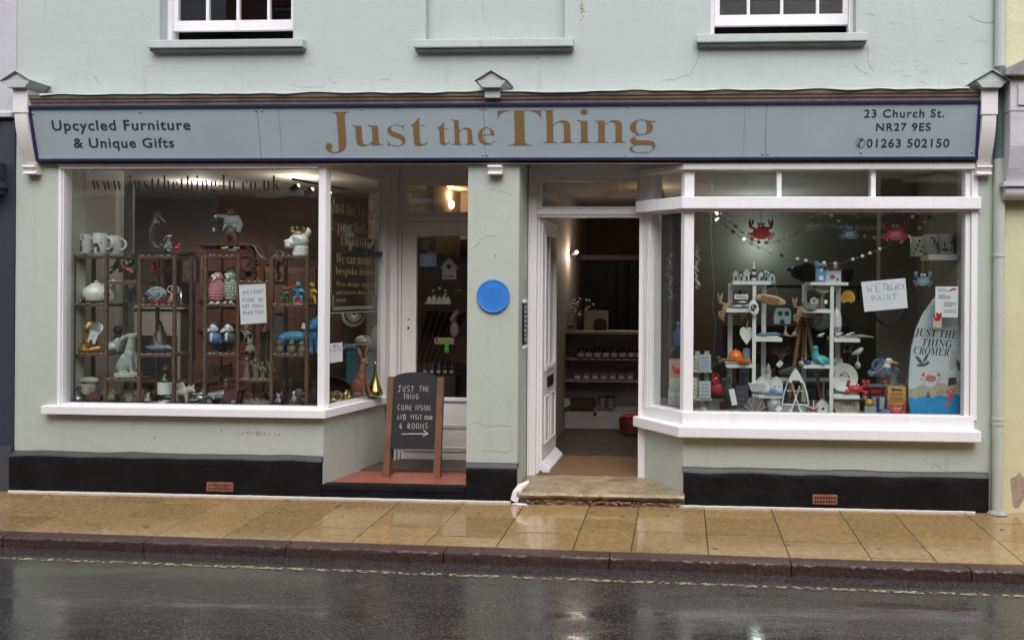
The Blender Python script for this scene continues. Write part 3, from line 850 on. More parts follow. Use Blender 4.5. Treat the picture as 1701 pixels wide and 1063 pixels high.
part('keyhole', mat('black_metal'), MB().ell((XX(677, EY, 530), EY + .02, ZZ(531, 677, EY)), (.008, .006, .008)).ell((XX(677, EY, 545), EY + .02, ZZ(545, 677, EY)), (.01, .006, .014)), ED)
part('pane', GL, MB().box(dgx - .005, dx1 - .095, EY + .04, EY + .046, eg0 - .005, eg1 + .005), ED)

# ------------------------------------------------------------------ cornice, brackets
zt0, zb0 = ZZ(173, 840, -.12), ZZ(268, 840, -.04)
cz = zt0
part('fascia_beam', LEAD, MB().prismx([(0, zb0 - .015), (-.03, zb0 - .012), (-.03, zb0), (-.105, cz), (-.115, cz + .006), (-.12, cz + .03), (-.13, cz + .036), (-.132, cz + .05), (-.142, cz + .06), (-.146, cz + .088), (0, cz + .1)], XX(47, -.1, 200) + .03, XX(1630, -.1, 200) - .03))
fla = MB(); vs = []; n = 220
xf0, xf1 = XX(62, -.18, 165), XX(1612, -.18, 158)
for i in range(n + 1):
    x = xf0 + (xf1 - xf0) * i / n
    q = noise.noise(Vector((x * 1.6, 3, 1))) * .6 + noise.noise(Vector((x * 4.4, 7, 1))) * .5
    z = cz + .094
    d = .008 + q * .024
    vs += [(x, .0, z + .03), (x, -.1, z + .014 + q * .004), (x, -.154 - q * .008, z + .004 + q * .006), (x, -.159 - q * .01, z - d), (x, -.150, z - d), (x, -.1, z + .005), (x, 0, z + .01)]
part('flashing', UP, fla.add(vs, [(i * 7 + j, (i + 1) * 7 + j, (i + 1) * 7 + (j + 1) % 7, i * 7 + (j + 1) % 7) for i in range(n) for j in range(7)] + [tuple(range(7)), tuple(n * 7 + k for k in range(6, -1, -1))]), smooth=50)
part('fascia_underside', WH, MB().box(xa, xd, -.03, .012, Zb - .0, zb0 - .016))

def bracket(px, scroll, Y=-.21):
    c = XX(px, Y + .04, 200); u = .00452
    yb = .0
    dz = ZZ(145, px, Y)      # top of neck / springing of the cap
    o = part('bracket', WHD if scroll else UP, MB().box(c - .06, c + .06, Y + .05, yb, dz - .19 if scroll else dz - .07, dz), bev=.004)
    cap = MB()
    # ogee bed under a small gabled roof
    cap.prism([(c - .07, dz), (c + .07, dz), (c + .085, dz + .02), (c + .11, dz + .045), (c + .11, dz + .055), (c - .11, dz + .055), (c - .11, dz + .045), (c - .085, dz + .02)], Y + .012, yb)
    cap.prism([(c - .105, dz + .056), (c + .105, dz + .056), (c, dz + .125)], Y + .02, yb)
    part('cap', UP, cap, o, bev=.003)
    rf = MB()
    for s in (-1, 1):
        rf.prism([(c, dz + .125), (c + s * .128, dz + .048), (c + s * .128, dz + .058), (c, dz + .138)], Y, yb)
    part('cap_roof', mat('lead_grey', (.37, .41, .40), .55, .15), rf, o, bev=.002)
    if scroll:
        pr = []
        zt, zb = dz - .19, ZZ(273, px, -.05)
        m = 14
        fr = [(-.152 + .115 * (k / m) ** 1.9, zt + (zb - zt) * k / m) for k in range(m + 1)]
        pr = fr + [(0, zb), (0, zt)]
        part('scroll', WHD, MB().prismx(pr, c - .052, c + .052), o, bev=.004)
    zz = ZZ(275, px, -.05)
    part('scroll_end', WHD, MB().prismx([(0, zz), (-.07, zz), (-.075, zz - .015), (-.052, zz - .03), (-.048, zz - .05), (-.07, zz - .06), (-.07, zz - .072), (0, zz - .072)], c - .056, c + .056), o, bev=.003)
bracket(31, True); bracket(817, False); bracket(1645, True)

# ------------------------------------------------------------------ interior of the shop
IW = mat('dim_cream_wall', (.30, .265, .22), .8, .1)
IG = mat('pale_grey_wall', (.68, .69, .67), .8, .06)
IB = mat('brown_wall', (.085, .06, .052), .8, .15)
IF = wood('floor_boards', (.10, .075, .058), .6, .4)
fx0, fx1 = xL + .25, xR - .2
part('shop_floor', IF, MB().box(fx0 - 2.6, fx1, .5, 5, -.1, SZ - .01))
part('door_mat', mat('coir_tan', (.17, .098, .048), .6, .25, 12, .003, 90), MB().box(dj0 + .06, dj1 - .03, DY + .02, 1.15, SZ - .01, SZ + .006))
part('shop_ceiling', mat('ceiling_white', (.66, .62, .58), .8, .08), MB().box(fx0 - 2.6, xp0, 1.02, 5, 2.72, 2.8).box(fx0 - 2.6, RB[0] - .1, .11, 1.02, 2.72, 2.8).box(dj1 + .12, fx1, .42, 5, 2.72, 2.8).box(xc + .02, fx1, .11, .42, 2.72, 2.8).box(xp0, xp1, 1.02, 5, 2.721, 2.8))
part('passage_ceiling', mat('dimmed_ceiling', (.20, .165, .13), .8, .1), MB().box(xp1, dj1 + .12, .42, 5, 2.72, 2.8))  # ceiling colour darkened over the passage, shade painted in to dim it
part('back_wall', IB, MB().box(fx0 - .1, fx1 + .1, 5, 5.1, 0, 3))
part('side_wall', IG, MB().box(fx0 - .1, fx0, .12, .93, 0, 2.72))
part('side_wall', IB, MB().box(fx0 - 2.7, fx0 - 2.6, .3, 5, 0, 3).box(fx0 - 2.6, fx0 - .1, .3, .36, 0, 2.72))
part('side_wall', IW, MB().box(fx1, fx1 + .1, .12, 5, 0, 3))
part('partition', IW, MB().box(dj0 - .1, dj0 - .02, 1.0, 5, 0, 2.93))
part('left_back_wall', IB, MB().box(fx0 - 2.6, dj0 - .1, 3.2, 3.28, 0, 2.93))
part('display_platform', DKW, MB().prismz([(fx0, .1), (xb - .06, .1), (RB[0] - .06, .84), (RB[0] - .1, 1.0), (fx0, 1.0)], .5, gz0 - .02))
part('display_platform', mat('grey_board', (.22, .21, .2), .7, .1), MB().prismz([(xc + .03, .1), (xd, .1), (xd, .95), (QA[0] + .08, .95), (QA[0] + .08, .45)], .4, hz0 - .02))
# right-hand display: pale side panel and alcove wall
part('alcove_panel', mat('stone_grey_wall', (.30, .28, .25), .8, .06), MB().box(XX(1462, 1.5, 500), fx1, 1.5, 1.56, .4, 2.93))
part('alcove_back', mat('smoke_wall', (.13, .125, .11), .8, .1), MB().box(XX(1150, 3.0, 500), fx1, 3.0, 3.05, .0, 2.93))
part('grey_panel', mat('panel_grey', (.3, .31, .3), .8, .05), MB().box(fx0 + .03, XX(220, .9, 400), .9, .93, gz0, 2.6))
# ------------------------------------------------------------------ shop sign
s0 = Vector((0, -.047, zb0 - .002)); s1 = Vector((0, -.130, zt0 + .002))
sU = (s1 - s0).normalized(); sN = Vector((0, -sU.z, sU.y))
def SG(px, py):
    d = ray(px, py); k = (s0 - CAM).dot(sN) / d.dot(sN); q = CAM + d * k
    return q.x, (q - s0).dot(sU)
def sgm(b, n=0):
    """x, z of b are sign-plane coordinates; y counts outwards from the panel as negative"""
    b.v = [s0 + sU * v.z + Vector((v.x, 0, 0)) - sN * (v.y - n) * -1 if False else s0 + sU * v.z + Vector((v.x, 0, 0)) + sN * (-v.y + n) for v in b.v]
    return b
if sN.y > 0: sN = -sN
SIGN = empty('shop_sign', (0, -.06, zb0), 'long grey fascia sign with gold shop name and navy border', 'sign')
def spart(name, m, b, par=SIGN, **k): return b.make(name, m, par, off=(0, -.06, zb0), **k)
sign_grey = mat('sign_grey_blue', (.315, .375, .41), .35, .07, 1.5, spec=.4)
gold = mat('gold_vinyl', (.20, .12, .047), .45, .08, 10)
ink = mat('sign_navy_ink', (.022, .032, .05), .4, .05)
rim = mat('navy_trim', (.022, .026, .085), .35, .2, 10)
TLx, TLz = SG(47, 177); TRx, TRz = SG(1630, 166); BLx, BLz = SG(62, 271); BRx, BRz = SG(1624, 262)
zt_ = (TLz + TRz) / 2; zb_ = (BLz + BRz) / 2
spart('panel', sign_grey, sgm(MB().prism([(BLx, zb_), (BRx, zb_), (TRx, zt_), (TLx, zt_)], -.004, .012)))
def bar(a, b, w, y0=-.018, y1=.0):
    a = Vector((a[0], 0, a[1])); b = Vector((b[0], 0, b[1])); d = (b - a).normalized(); q = Vector((-d.z, 0, d.x)) * w
    return MB().prism([(v.x, v.z) for v in (a, b, b + q, a + q)], y0, y1)
fr = MB()
for q in (bar((BLx, zb_), (BRx, zb_), .022), bar((TLx, zt_ - .022), (TRx, zt_ - .022), .024), bar((TLx, zt_), (BLx, zb_), .022, -.0185), bar((BRx, zb_), (TRx, zt_), .022, -.0185)):
    fr.add(q.v, q.f)
spart('frame', rim, sgm(fr), bev=.003)
spart('drip_edge', mat('pale_blue_edge', (.3, .36, .42), .4, .1), sgm(bar((BLx + .025, zb_ + .022), (BRx - .025, zb_ + .022), .006, -.012)))
def stext(body, x0, y0, x1, y1, m, name='lettering', off=0, boldf=False, sp=1):
    b = textmesh(bold(body) if boldf else body, off, .001, sp)
    a = SG(x0, y1); c = SG(x1, y0)
    fit(b, a[0], c[0], a[1], c[1], -.0055)
    spart(name, m, sgm(b))
stext('Upcycled Furniture', 89, 199, 315.5, 222.5, ink, off=.012, sp=1.12)
stext('& Unique Gifts', 124.5, 229, 288.5, 250.8, ink, off=.012, sp=1.12)
stext('J', 542, 186, 581, 254, gold, off=-.014, boldf=True)
stext('ust', 587, 195.5, 708.5, 243.3, gold, off=-.021, boldf=True, sp=.96)
stext('the', 728, 198, 821, 241, gold, off=-.022, boldf=True, sp=.95)
stext('T', 828, 183.5, 899.5, 242, gold, off=-.016, boldf=True)
stext('hing', 903, 180.5, 1089, 254.5, gold, off=-.020, boldf=True, sp=.95)
stext('23 Church St.', 1435, 181.5, 1569, 195.8, ink, off=.012, sp=1.15)
stext('NR27 9ES', 1455, 204.5, 1546, 218, ink, off=.012, sp=1.15)
stext('✆', 1421, 229.5, 1437, 246.5, ink, off=.004)
stext('01263 502150', 1439, 230.5, 1577, 245.3, ink, off=.012, sp=1.12)
for px in (431, 466, 805, 1272, 1236):
    x, _ = SG(px, 220); w_ = .0018 if px in (431, 805, 1272) else .0009
    spart('panel_joint', mat('joint_grey', (.11, .13, .15), .6, 0), sgm(MB().box(x - w_, x + w_, -.0046, -.003, zb_ + .022, zt_ - .022)))
for px, py in ((55, 189), (67, 265), (233, 187), (245, 262), (426, 184), (436, 184), (428, 261), (438, 261), (602, 182), (608, 261), (799, 181), (807, 181), (802, 258), (809, 258), (1044, 178), (1040, 258), (1268, 174), (1277, 174), (1266, 256), (1275, 256), (1436, 172), (1430, 254), (1621, 172), (1614, 253)):
    x, z = SG(px, py)
    spart('screw', mat('screw_cap', (.3, .32, .34), .3, .05, metal=.6), sgm(MB().ell((x, -.005, z), (.0095, .006, .0095), nu=10, nv=6)), smooth=60)

# ------------------------------------------------------------------ blue plaque
q = P(820, 492, -.001); u = .00467
pq = empty('wall_plaque', q, 'round blue plaque on the pale green pillar', 'plaque')
MB().lathe([(.118, 0), (.128, .004), (.13, .012), (.126, .018), (.12, .019), (.116, .016), (0.001, .016)], n=48).rot(R(90), 'X').make('disc', mat('plaque_blue', (.03, .20, .62), .5, .05, 3), pq, smooth=15)
MB().torus((0, -.016, 0), .1275, .003, n=48).make('rim', mat('plaque_rim', (.07, .19, .42), .4, .2), pq, smooth=60)
fl_ = MB()
for k, (wd, z) in enumerate(((.05, .062), (.075, .048), (.085, .03), (.07, .016), (.09, 0), (.085, -.014), (.07, -.03), (.06, -.046), (.045, -.06))):
    x = -wd
    while x < wd:
        l = random.uniform(.006, .018); fl_.box(x, x + l, -.0178, -.015, z - .003, z + .003); x += l + .004
fl_.make('worn_lettering', mat('faded_blue', (.05, .23, .62), .4, 0), pq)

# ------------------------------------------------------------------ rainwater pipe
dp0 = P(1660, 300, -.035); pipe = empty('drain_pipe', (dp0.x, -.035, 0), 'rainwater pipe painted pale green between the shop and the cream building', 'drainpipe')
pm_ = LO; px_ = 0
def pprof(z0, z1, r=.041): return MB().lathe([(r, z0), (r, z1)], n=20)
zd0, zd1 = ZZ(265, 1660, -.03), ZZ(112, 1660, -.03)
pprof(0.0, zd0).make('lower_pipe', LO, pipe, smooth=50)
pprof(zd0, zd1, .0405).make('dark_pipe', mat('slate_green_paint', (.10, .14, .15), .45, .12), pipe, smooth=50)
pprof(zd1, 6.2, .041).make('upper_pipe', UP, pipe, smooth=50)
for z in (ZZ(425, 1655), ZZ(694, 1655), ZZ(702, 1655)):
    MB().lathe([(.041, -.012), (.046, -.01), (.046, .01), (.041, .012)], (0, 0, z), 20).make('collar', LO, pipe, smooth=40)
MB().lathe([(.05, 0), (.075, .004), (.06, .02), (.042, .025)]).make('base_mortar', mat('cement', (.3, .3, .29), .8, .3, 20), pipe, smooth=50)

# ------------------------------------------------------------------ neighbours
CRM = plaster('cream_render', (.60, .56, .36), .05, .12)
LIL = plaster('lilac_white_render', (.46, .455, .49), .04, .10)
nb = empty('cream_building', (xR + .1, 0, 0), 'cream rendered building with a grey pilaster bracket next to the drainpipe', 'building')
def npart(name, m, b, **k): return b.make(name, m, nb, off=(xR + .1, 0, 0), **k)
nx0 = XX(1665, 0, 300)
npart('wall', CRM, MB().box(nx0, nx0 + 6, .0, .3, -.1, 6.2))
npart('roof', mat('slate'), MB().prismx([(-.2, 6.2), (5, 6.2), (2.4, 8.2)], nx0, nx0 + 6))
npart('dark_gap', mat('void_black'), MB().box(nx0 - .06, nx0 - .001, .05, .25, -.1, 6.2))
bx0 = XX(1676, -.2, 200)
zt, zb = ZZ(128, 1690, -.2), ZZ(303, 1690, -.1)
GB = mat('weathered_grey_paint', (.50, .50, .52), .5, .16, 5, .003, 25)
br = npart('bracket', GB, MB().box(bx0 + .008, bx0 + .3, -.2, .0, zt - .25, zt).prismx([(0, zt - .25), (-.195, zt - .25), (-.19, zt - .5), (-.16, zb + .1), (-.13, zb), (0, zb)], bx0 + .012, bx0 + .28).box(bx0 + .06, bx0 + .3, -.212, -.2, zt - .21, zt - .05), bev=.005)
npart('bracket_cap', mat('stained_lead', (.25, .25, .25), .7, .4, 18), MB().prism([(bx0 - .05, zt), (bx0 + .35, zt), (bx0 + .4, zt + .05), (bx0 + .1, zt + .12), (bx0 - .05, zt + .05)], -.26, 0), bev=.005)
npart('bracket_foot', GB, MB().box(bx0 - .02, bx0 + .3, -.16, 0, zb - .035, zb).tube([(bx0 + .005, -.08, zb - .07), (bx0 + .28, -.08, zb - .07)], .06, 16), smooth=40)
pe = MB()
for k in range(3):
    x = nx0 + random.uniform(.02, .3); pts = []
    for a in range(9): pts.append((x + .06 * math.cos(a * .7) * random.uniform(.4, 1.2), .12 + .0 + random.uniform(0, .1) + .14 * math.sin(a * .7) * random.uniform(.5, 1.4)))
    pe.prism(pts, -.003 - k * .0006, .0)
npart('peeled_patch', mat('peeled_render', (.33, .25, .19), .9, .3, 20, .006, 40), pe)
npart('fascia', mat('cream_board', (.5, .47, .36), .5, .1), MB().box(bx0 + .3, nx0 + 6, -.12, 0, zb + .05, zt - .1))

lx1 = xL - .004
lb_ = empty('navy_shopfront_building', (lx1, 0, 0), 'neighbouring building with navy shopfront below lilac white wall', 'building')
def lpart(name, m, b, **k): return b.make(name, m, lb_, off=(lx1, 0, 0), **k)
zn = ZZ(190, 10)
lpart('wall', LIL, MB().box(lx1 - 6, lx1, -.0, .3, zn, 6.3))
lpart('roof', mat('slate'), MB().prismx([(-.2, 6.3), (5, 6.3), (2.4, 8.2)], lx1 - 6, lx1))
lpart('shopfront', NAVY, MB().box(lx1 - 6, lx1 - .12, .01, .3, -.1, zn - .03).box(lx1 - .12, lx1 - .0, -.012, .3, -.1, zn - .06), bev=.004)
lpart('flashing', LIL, MB().prismx([(0, zn + .03), (-.05, zn + .0), (-.05, zn - .03), (0, zn - .03)], lx1 - 6, lx1))
z = ZZ(325, 5)
lpart('bracket', NAVY, MB().box(lx1 - .3, lx1 - .07, -.14, .0, z, z + .26).box(lx1 - .3, lx1 - .05, -.16, 0, z + .05, z + .1), bev=.005)
lpart('plinth', mat('navy_plinth', (.05, .053, .065), .5, .2, 6, .004, 20), MB().box(lx1 - 6, lx1 - .0, -.03, .01, -.1, ZZ(740, 10)))

# ------------------------------------------------------------------ the far side of the street (seen in the glass and the wet road)
BR1 = mat('red_brown_brick', (.25, .12, .09), .8, .25, 9, .004, 30, island=.1)
BR2 = mat('dark_brick', (.15, .115, .095), .8, .25, 9, .004, 30)
OY = -9.0
def far_building(name, label, x0, x1, h, m, wins, shop):
    o = empty(name, ((x0 + x1) / 2, OY, 0), label, 'building')
    off = ((x0 + x1) / 2, OY, 0)
    holes = []
    for a, c, d, e in wins: holes.append((a, c, d, e))
    a0, a1, sz = shop
    holes.append((a0, a1, .55, sz))
    wall_holes(MB(), x0, x1, 0, h, holes, OY - .3, OY).make('wall', m, o, off=off)
    MB().prismx([(OY + .3, h), (OY - 6, h), (OY - 3, h + 2.1)], x0, x1).make('roof', mat('slate'), o, off=off)
    for a, c, d, e in wins:
        f = wall_holes(MB(), a, c, d, e, [(a + .06, c - .06, d + .06, (d + e) / 2 - .03), (a + .06, c - .06, (d + e) / 2 + .03, e - .06)], OY - .2, OY - .12).make('window', WH, o, off=off)
        MB().box(a + .04, c - .04, OY - .17, OY - .16, d + .04, e - .04).make('pane', mat('dark_pane', (.03, .035, .04), .08, 0), f, off=off)
        MB().box(a - .08, c + .08, OY - .05, OY + .08, d - .09, d).make('sill', WHD, f, off=off)
    f = wall_holes(MB(), a0, a1, .55, sz, [(a0 + .08 + k * (a1 - a0 - .08) / 3, a0 + (k + 1) * (a1 - a0 - .08) / 3, .66, sz - .1) for k in range(3)], OY - .2, OY - .06).make('shop_window', mat('dark_joinery', (.03, .03, .03), .5), o, off=off)
    MB().box(a0, a1, OY - 1.2, OY - 1.1, .4, sz).box(a0, a1, OY - .13, OY - .12, .6, sz - .06).make('pane', mat('dark_pane'), f, off=off)
    return o, off
far_building('brick_house', 'tall red brown brick house across the street behind the viewer', -9, .6, 7.6, BR1, [(x, x + 1.0, z, z + 1.6) for x in (-8.2, -5.9, -3.6, -1.3) for z in (3.5, 5.6)], (-7.5, -2.0, 2.5))
ob, ooff = far_building('jewellers_building', 'dark brick jewellers building across the street behind the viewer', .62, 9, 6.5, BR2, [(x, x + 1.0, 3.75, 5.1) for x in (1.3, 4.2, 6.8)], (1.2, 7.2, 2.45))
MB().box(.9, 7.6, OY, OY + .12, 2.5, 3.5).make('fascia', mat('dark_fascia', (.035, .028, .022), .4), ob, off=ooff)
far_building('grey_house', 'low grey rendered house across the street', -20, -9.02, 6.4, mat('grey_render', (.3, .3, .29), .8, .1), [(x, x + 1, 3.5, 5.0) for x in (-18, -15, -12)], (-18, -13, 2.4))
far_building('tan_house', 'tan rendered house across the street past the jewellers', 9.02, 20, 6.8, mat('tan_render', (.36, .3, .22), .8, .1), [(x, x + 1, 3.6, 5.2) for x in (10, 13, 16)], (10, 15, 2.5))
def otext(body, x0, y0, x1, y1, m):
    a = P(x0, y1, 9.1); c = P(x1, y0, 9.1)
    b = textmesh(body, .02, .004)
    fit(b, -c.x, -a.x, a.z, c.z)
    b.rot(R(180), 'Z').mv(0, OY + .13, 0).make('lettering', m, ob, off=ooff)
pg = mat('pale_gold_letters', (.85, .75, .55), .4, .05)
otext('Orion Jewellers', 1354, 346, 1474, 364, pg)
otext('Restoration • Repairs • Sales', 1338, 374, 1470, 386, pg)

# ------------------------------------------------------------------ chalkboard on the tiled floor
base = PZ(684, 792, TZ); u = (base.y - CAM.y) / F
AB = empty('chalkboard_sign', base, 'black chalkboard A-board with wooden legs on the red tiled floor', 'chalkboard sign')
oak = wood('oiled_hardwood', (.19, .092, .052), .7, .5, (3, 3, 1.2))
lean = Matrix.Rotation(R(-7), 4, 'X')
def apart(name, m, b, par=AB, M=lean, **k):
    if M: b.xf(M)
    return b.make(name, m, par, sc=u, **k)
for x0, x1, zt in ((-49, -38, 168), (38, 49, 168)):
    apart('leg', oak, MB().box(x0, x1, -4, 4, 0, zt), bev=.0015)
back = Matrix.Translation((-2, 12, 0)) @ Matrix.Rotation(R(-5), 4, 'X')
for x0, x1 in ((-47, -37), (37, 47)): apart('rear_leg', oak, MB().box(x0, x1, 1, 7, 0, 160), M=back)
bt = [(-38, 46), (38, 46), (38, 165)] + [(38 * math.cos(R(a)), 165 + 11 * math.sin(R(a))) for a in range(10, 180, 10)] + [(-38, 165)]
cb = mat('blackboard', (.018, .018, .02), .6, .3, 30)
bd = apart('board', cb, MB().prism(bt, -2.5, 2))
apart('rear_board', cb, MB().prism([(-37, 46), (37, 46), (37, 158), (-37, 158)], 1, 5), M=back)
def hb(txt, x, y, h, wsc): return hand(txt, x - 684, 792 - y, h, wsc, .36, .06, -3, .42)
ch = MB()
for args in (('JUST', 654, 649.5, 10, .62), ('THE', 691, 648.5, 9, .62), ('THING', 664, 661.5, 8.5, .60), ('COME', 655, 680.5, 9, .58), ('INSIDE', 686, 680, 8.5, .54), ('AND', 655, 696.5, 8.5, .56), ('VISIT', 678, 696, 8, .52), ('OUR', 702.5, 696, 7, .6), ('4', 659.5, 712.5, 10.5, .7), ('ROOMS', 674, 711.5, 9, .64)):
    h = hb(*args); ch.add(h.v, h.f)
for st in (((664, 721), (680, 720.2), (710, 719.5)), ((702, 714), (710, 719.5), (701, 723.5))):
    ch.tube([(a - 684, -3, 792 - c) for a, c in st], .7, 6)
apart('chalk_lettering', mat('chalk', (.62, .62, .62), .9, .35, 60), ch, bd)

# ------------------------------------------------------------------ papers and lettering on the glass
paper = mat('white_paper', (.74, .75, .80), .7, .04, 3)
pen = mat('biro_grey', (.22, .24, .32), .6, .3, 60)
def notice(label, corners, lines, Y=.061, name='paper_notice'):
    q = [P(px, py, Y) for px, py in corners]
    c = sum(q, Vector()) / 4
    o = empty(name, c, label, 'notice')
    vs = [v - c for v in q] + [v - c + Vector((0, .0012, 0)) for v in q]
    MB().add(vs, [(0, 1, 2, 3), (7, 6, 5, 4)] + [(i, i + 4, (i + 1) % 4 + 4, (i + 1) % 4) for i in range(4)]).make('sheet', paper, o)
    b = MB(); u = (Y - CAM.y) / F
    for txt, px, py, h, wsc in lines:
        k = hand(txt, 0, 0, h, wsc, .34, .05); k.rot(R(lines_rot), 'Y'); d = P(px, py, Y - .0012) - c
        b.add([v * u + d for v in k.v], k.f)
    b.make('handwriting', pen, o)
    return o
lines_rot = 0
notice('white paper saying wet paint and not to touch, on the display of metal frames', ((400, 539), (443, 536), (441, 471.5), (397, 473.5)),
       [('WET', 403, 488, 6, .9), ('PAINT', 422, 487, 6, .6), ('PLEASE', 403, 501, 5.5, .62), ('DO', 430, 500, 5.5, .6), ('NOT', 403, 511.5, 5.5, .7), ('TOUCH', 419, 511, 5.5, .68), ('BLACK', 404, 522, 6, .6), ('PAINT', 424, 521, 6, .6)])
lines_rot = -4
notice('white paper saying wet black paint beside the surfboard', ((1436, 518), (1508, 511.5), (1504, 462), (1430.5, 468.5)),
       [('WET', 1440, 484.5, 11.5, .9), ('BLACK', 1474, 482, 9.5, .62), ('PAINT', 1448, 500.5, 9.5, .95)])

ww = textmesh(bold('www.justthething4u.co.uk'), -.012, .0006, 1.14)
a, c = P(152, 325, .0475), P(465, 290.5, .0475)
fit(ww, a.x, c.x, a.z, c.z, .0475)
o = ww.make('window_lettering', mat('black_vinyl', (.008, .008, .008), .4, 0), None, off=(a.x, .0475, a.z)); o.location = (a.x, .0475, a.z)
tag(o, 'black website lettering across the top of the large display window', 'lettering')

# return pane: gold lettering inside a lined border with a half sunburst
eR = Vector((RB[0] - RA[0], RB[1] - RA[1], 0)).normalized(); nR = Vector((eR.y, -eR.x, 0))
def RP(px, py):
    d = ray(px, py); k = (Vector((RA[0], RA[1], 0)) - CAM).dot(nR) / d.dot(nR); q = CAM + d * k
    return (q - Vector((RA[0], RA[1], 0))).dot(eR), q.z
def rpm(b, n=-.0125):
    b.v = [Vector((RA[0], RA[1], 0)) + eR * v.x + nR * (n - v.y) + Vector((0, 0, v.z)) for v in b.v]; return b
goldp = mat('gold_leaf', (.22, .185, .065), .4, .2, 20); silv = mat('silver_line', (.33, .34, .31), .4, .1)
RT = empty('glass_lettering', (RA[0], RA[1], 1.0), 'gold and silver sign writing on the angled pane beside the closed door', 'lettering')
def rpart(name, m, b): return rpm(b).make(name, m, RT, off=(RA[0], RA[1], 1.0))
rt = MB()
for txt, x0, y0, x1, y1 in (('Just the Thing', 553, 343, 622, 359), ('Upcycled &', 551, 372, 620, 388), ('Unique Gifts', 568, 397, 618, 412), ('We can make', 560, 424, 618, 437.5), ('bespoke items', 560, 445, 621, 460), ("We're design, repurpose", 560, 468, 630, 478.5), ('and recycle items for', 560, 482, 621, 491), ('reuse', 560, 496, 577, 502)):
    a = RP(x0, y1); c = RP(x1, y0); k = fit(textmesh(bold(txt), -.014, .0005), a[0], c[0], a[1], c[1]); rt.add(k.v, k.f)
rpart('lettering', goldp, rt)
bl = MB()
s0_, z0_ = RP(552, 516); s1_, z1_ = RP(637, 314)
zt_a = RP(560, 310)[1]; zb_a = RP(560, 520)[1]
sa, sb2 = .06, Lr - .1
for k, dlt in ((0, .0), (1, .03), (2, .045)):
    m_ = .035
    A = [(sa + dlt + m_, zt_a - dlt), (sb2 - dlt - m_, zt_a - dlt), (sb2 - dlt - m_, zt_a - .1 - dlt), (sb2 - dlt, zt_a - .1 - dlt), (sb2 - dlt, zb_a + .1 + dlt), (sb2 - dlt - m_, zb_a + .1 + dlt), (sb2 - dlt - m_, zb_a + dlt), (sa + dlt + m_, zb_a + dlt), (sa + dlt + m_, zb_a + .1 + dlt), (sa + dlt, zb_a + .1 + dlt), (sa + dlt, zt_a - .1 - dlt), (sa + dlt + m_, zt_a - .1 - dlt)]
    bl.tube([(x, 0, z) for x, z in A], .0035, 4, closed=True, flat=.2)
cxx, czz = (sa + sb2) / 2, zb_a - .005
for rr, zz_ in ((.17, .115), (.15, .1)):
    bl.tube([(cxx + rr * math.cos(R(a)), 0, czz + zz_ * math.sin(R(a))) for a in range(180, 361, 12)], .0035, 4, flat=.2)
for a in range(190, 355, 11): bl.tube([(cxx + .03 * math.cos(R(a)), 0, czz + .02 * math.sin(R(a))), (cxx + .12 * math.cos(R(a)), 0, czz + .08 * math.sin(R(a)))], .003, 4, flat=.2)
rpart('border', silv, bl)
# small paper on the return pane
a, c = RP(543.5, 604), RP(571, 568.5)
pn = empty('paper_notice', (RA[0], RA[1], 1.0), 'small white paper saying wet black paint on the angled pane', 'notice')
rpm(MB().box(a[0], c[0], 0, .0012, a[1], c[1]), -.010).make('sheet', paper, pn, off=(RA[0], RA[1], 1.0))
h = MB()
for txt, fx, fz, hh in (('WET', .1, .78, .024), ('BLACK', .45, .76, .024), ('PAINT', .2, .55, .024)):
    k = hand(txt, 0, 0, hh, 1.9, .0017, .05); h.add([(v.x + a[0] + (c[0] - a[0]) * fx, v.y, v.z + a[1] + (c[1] - a[1]) * fz) for v in k.v], k.f)
rpm(h, -.0085).make('handwriting', pen, pn, off=(RA[0], RA[1], 1.0))

# slate strip sign hung on the door reveal
q = P(869, 576, .17); u = (.17 - CAM.y) / F
RS = empty('hanging_slate_sign', (xp1 + .004, .19, q.z), 'narrow vertical black sign with white lettering on the door reveal', 'sign')
H = (576 - 500) * u
MB().box(0, .014, -.05, .06, .012, H - .01).make('board', mat('blackboard'), RS)
MB().box(-.0, .02, -.06, .07, H - .012, H + .014).make('rail', WH, RS, bev=.003)
MB().box(-.0, .02, -.06, .07, -.014, .012).make('rail', WH, RS, bev=.003)
MB().tube([(.008, -.02, H + .01), (.008, -.015, H + .16), (.008, .01, H + .18), (.008, .03, H + .16), (.008, .035, H + .01)], .0025, 6).make('cord', mat('jute', (.3, .25, .15), .9, .2), RS)
sq = MB()
for k, kind in enumerate('oelelovv'):
    z = H - .05 - k * .037
    if kind in 'ov': sq.tube([(.0148, -.028 + .028 * (1 - math.cos(R(a))) , z + .012 * math.sin(R(a))) for a in range(0, 360, 30)] if kind == 'o' else [(.0148, -.03, z + .014), (.0148, .005, z - .012), (.0148, .035, z + .014)], .0024, 5, closed=kind == 'o')
    else: sq.tube([(.0148, -.03, z), (.0148, -.01, z + .012), (.0148, .01, z - .01), (.0148, .035, z + .008)], .0024, 5)
sq.make('lettering', mat('chalk'), RS)
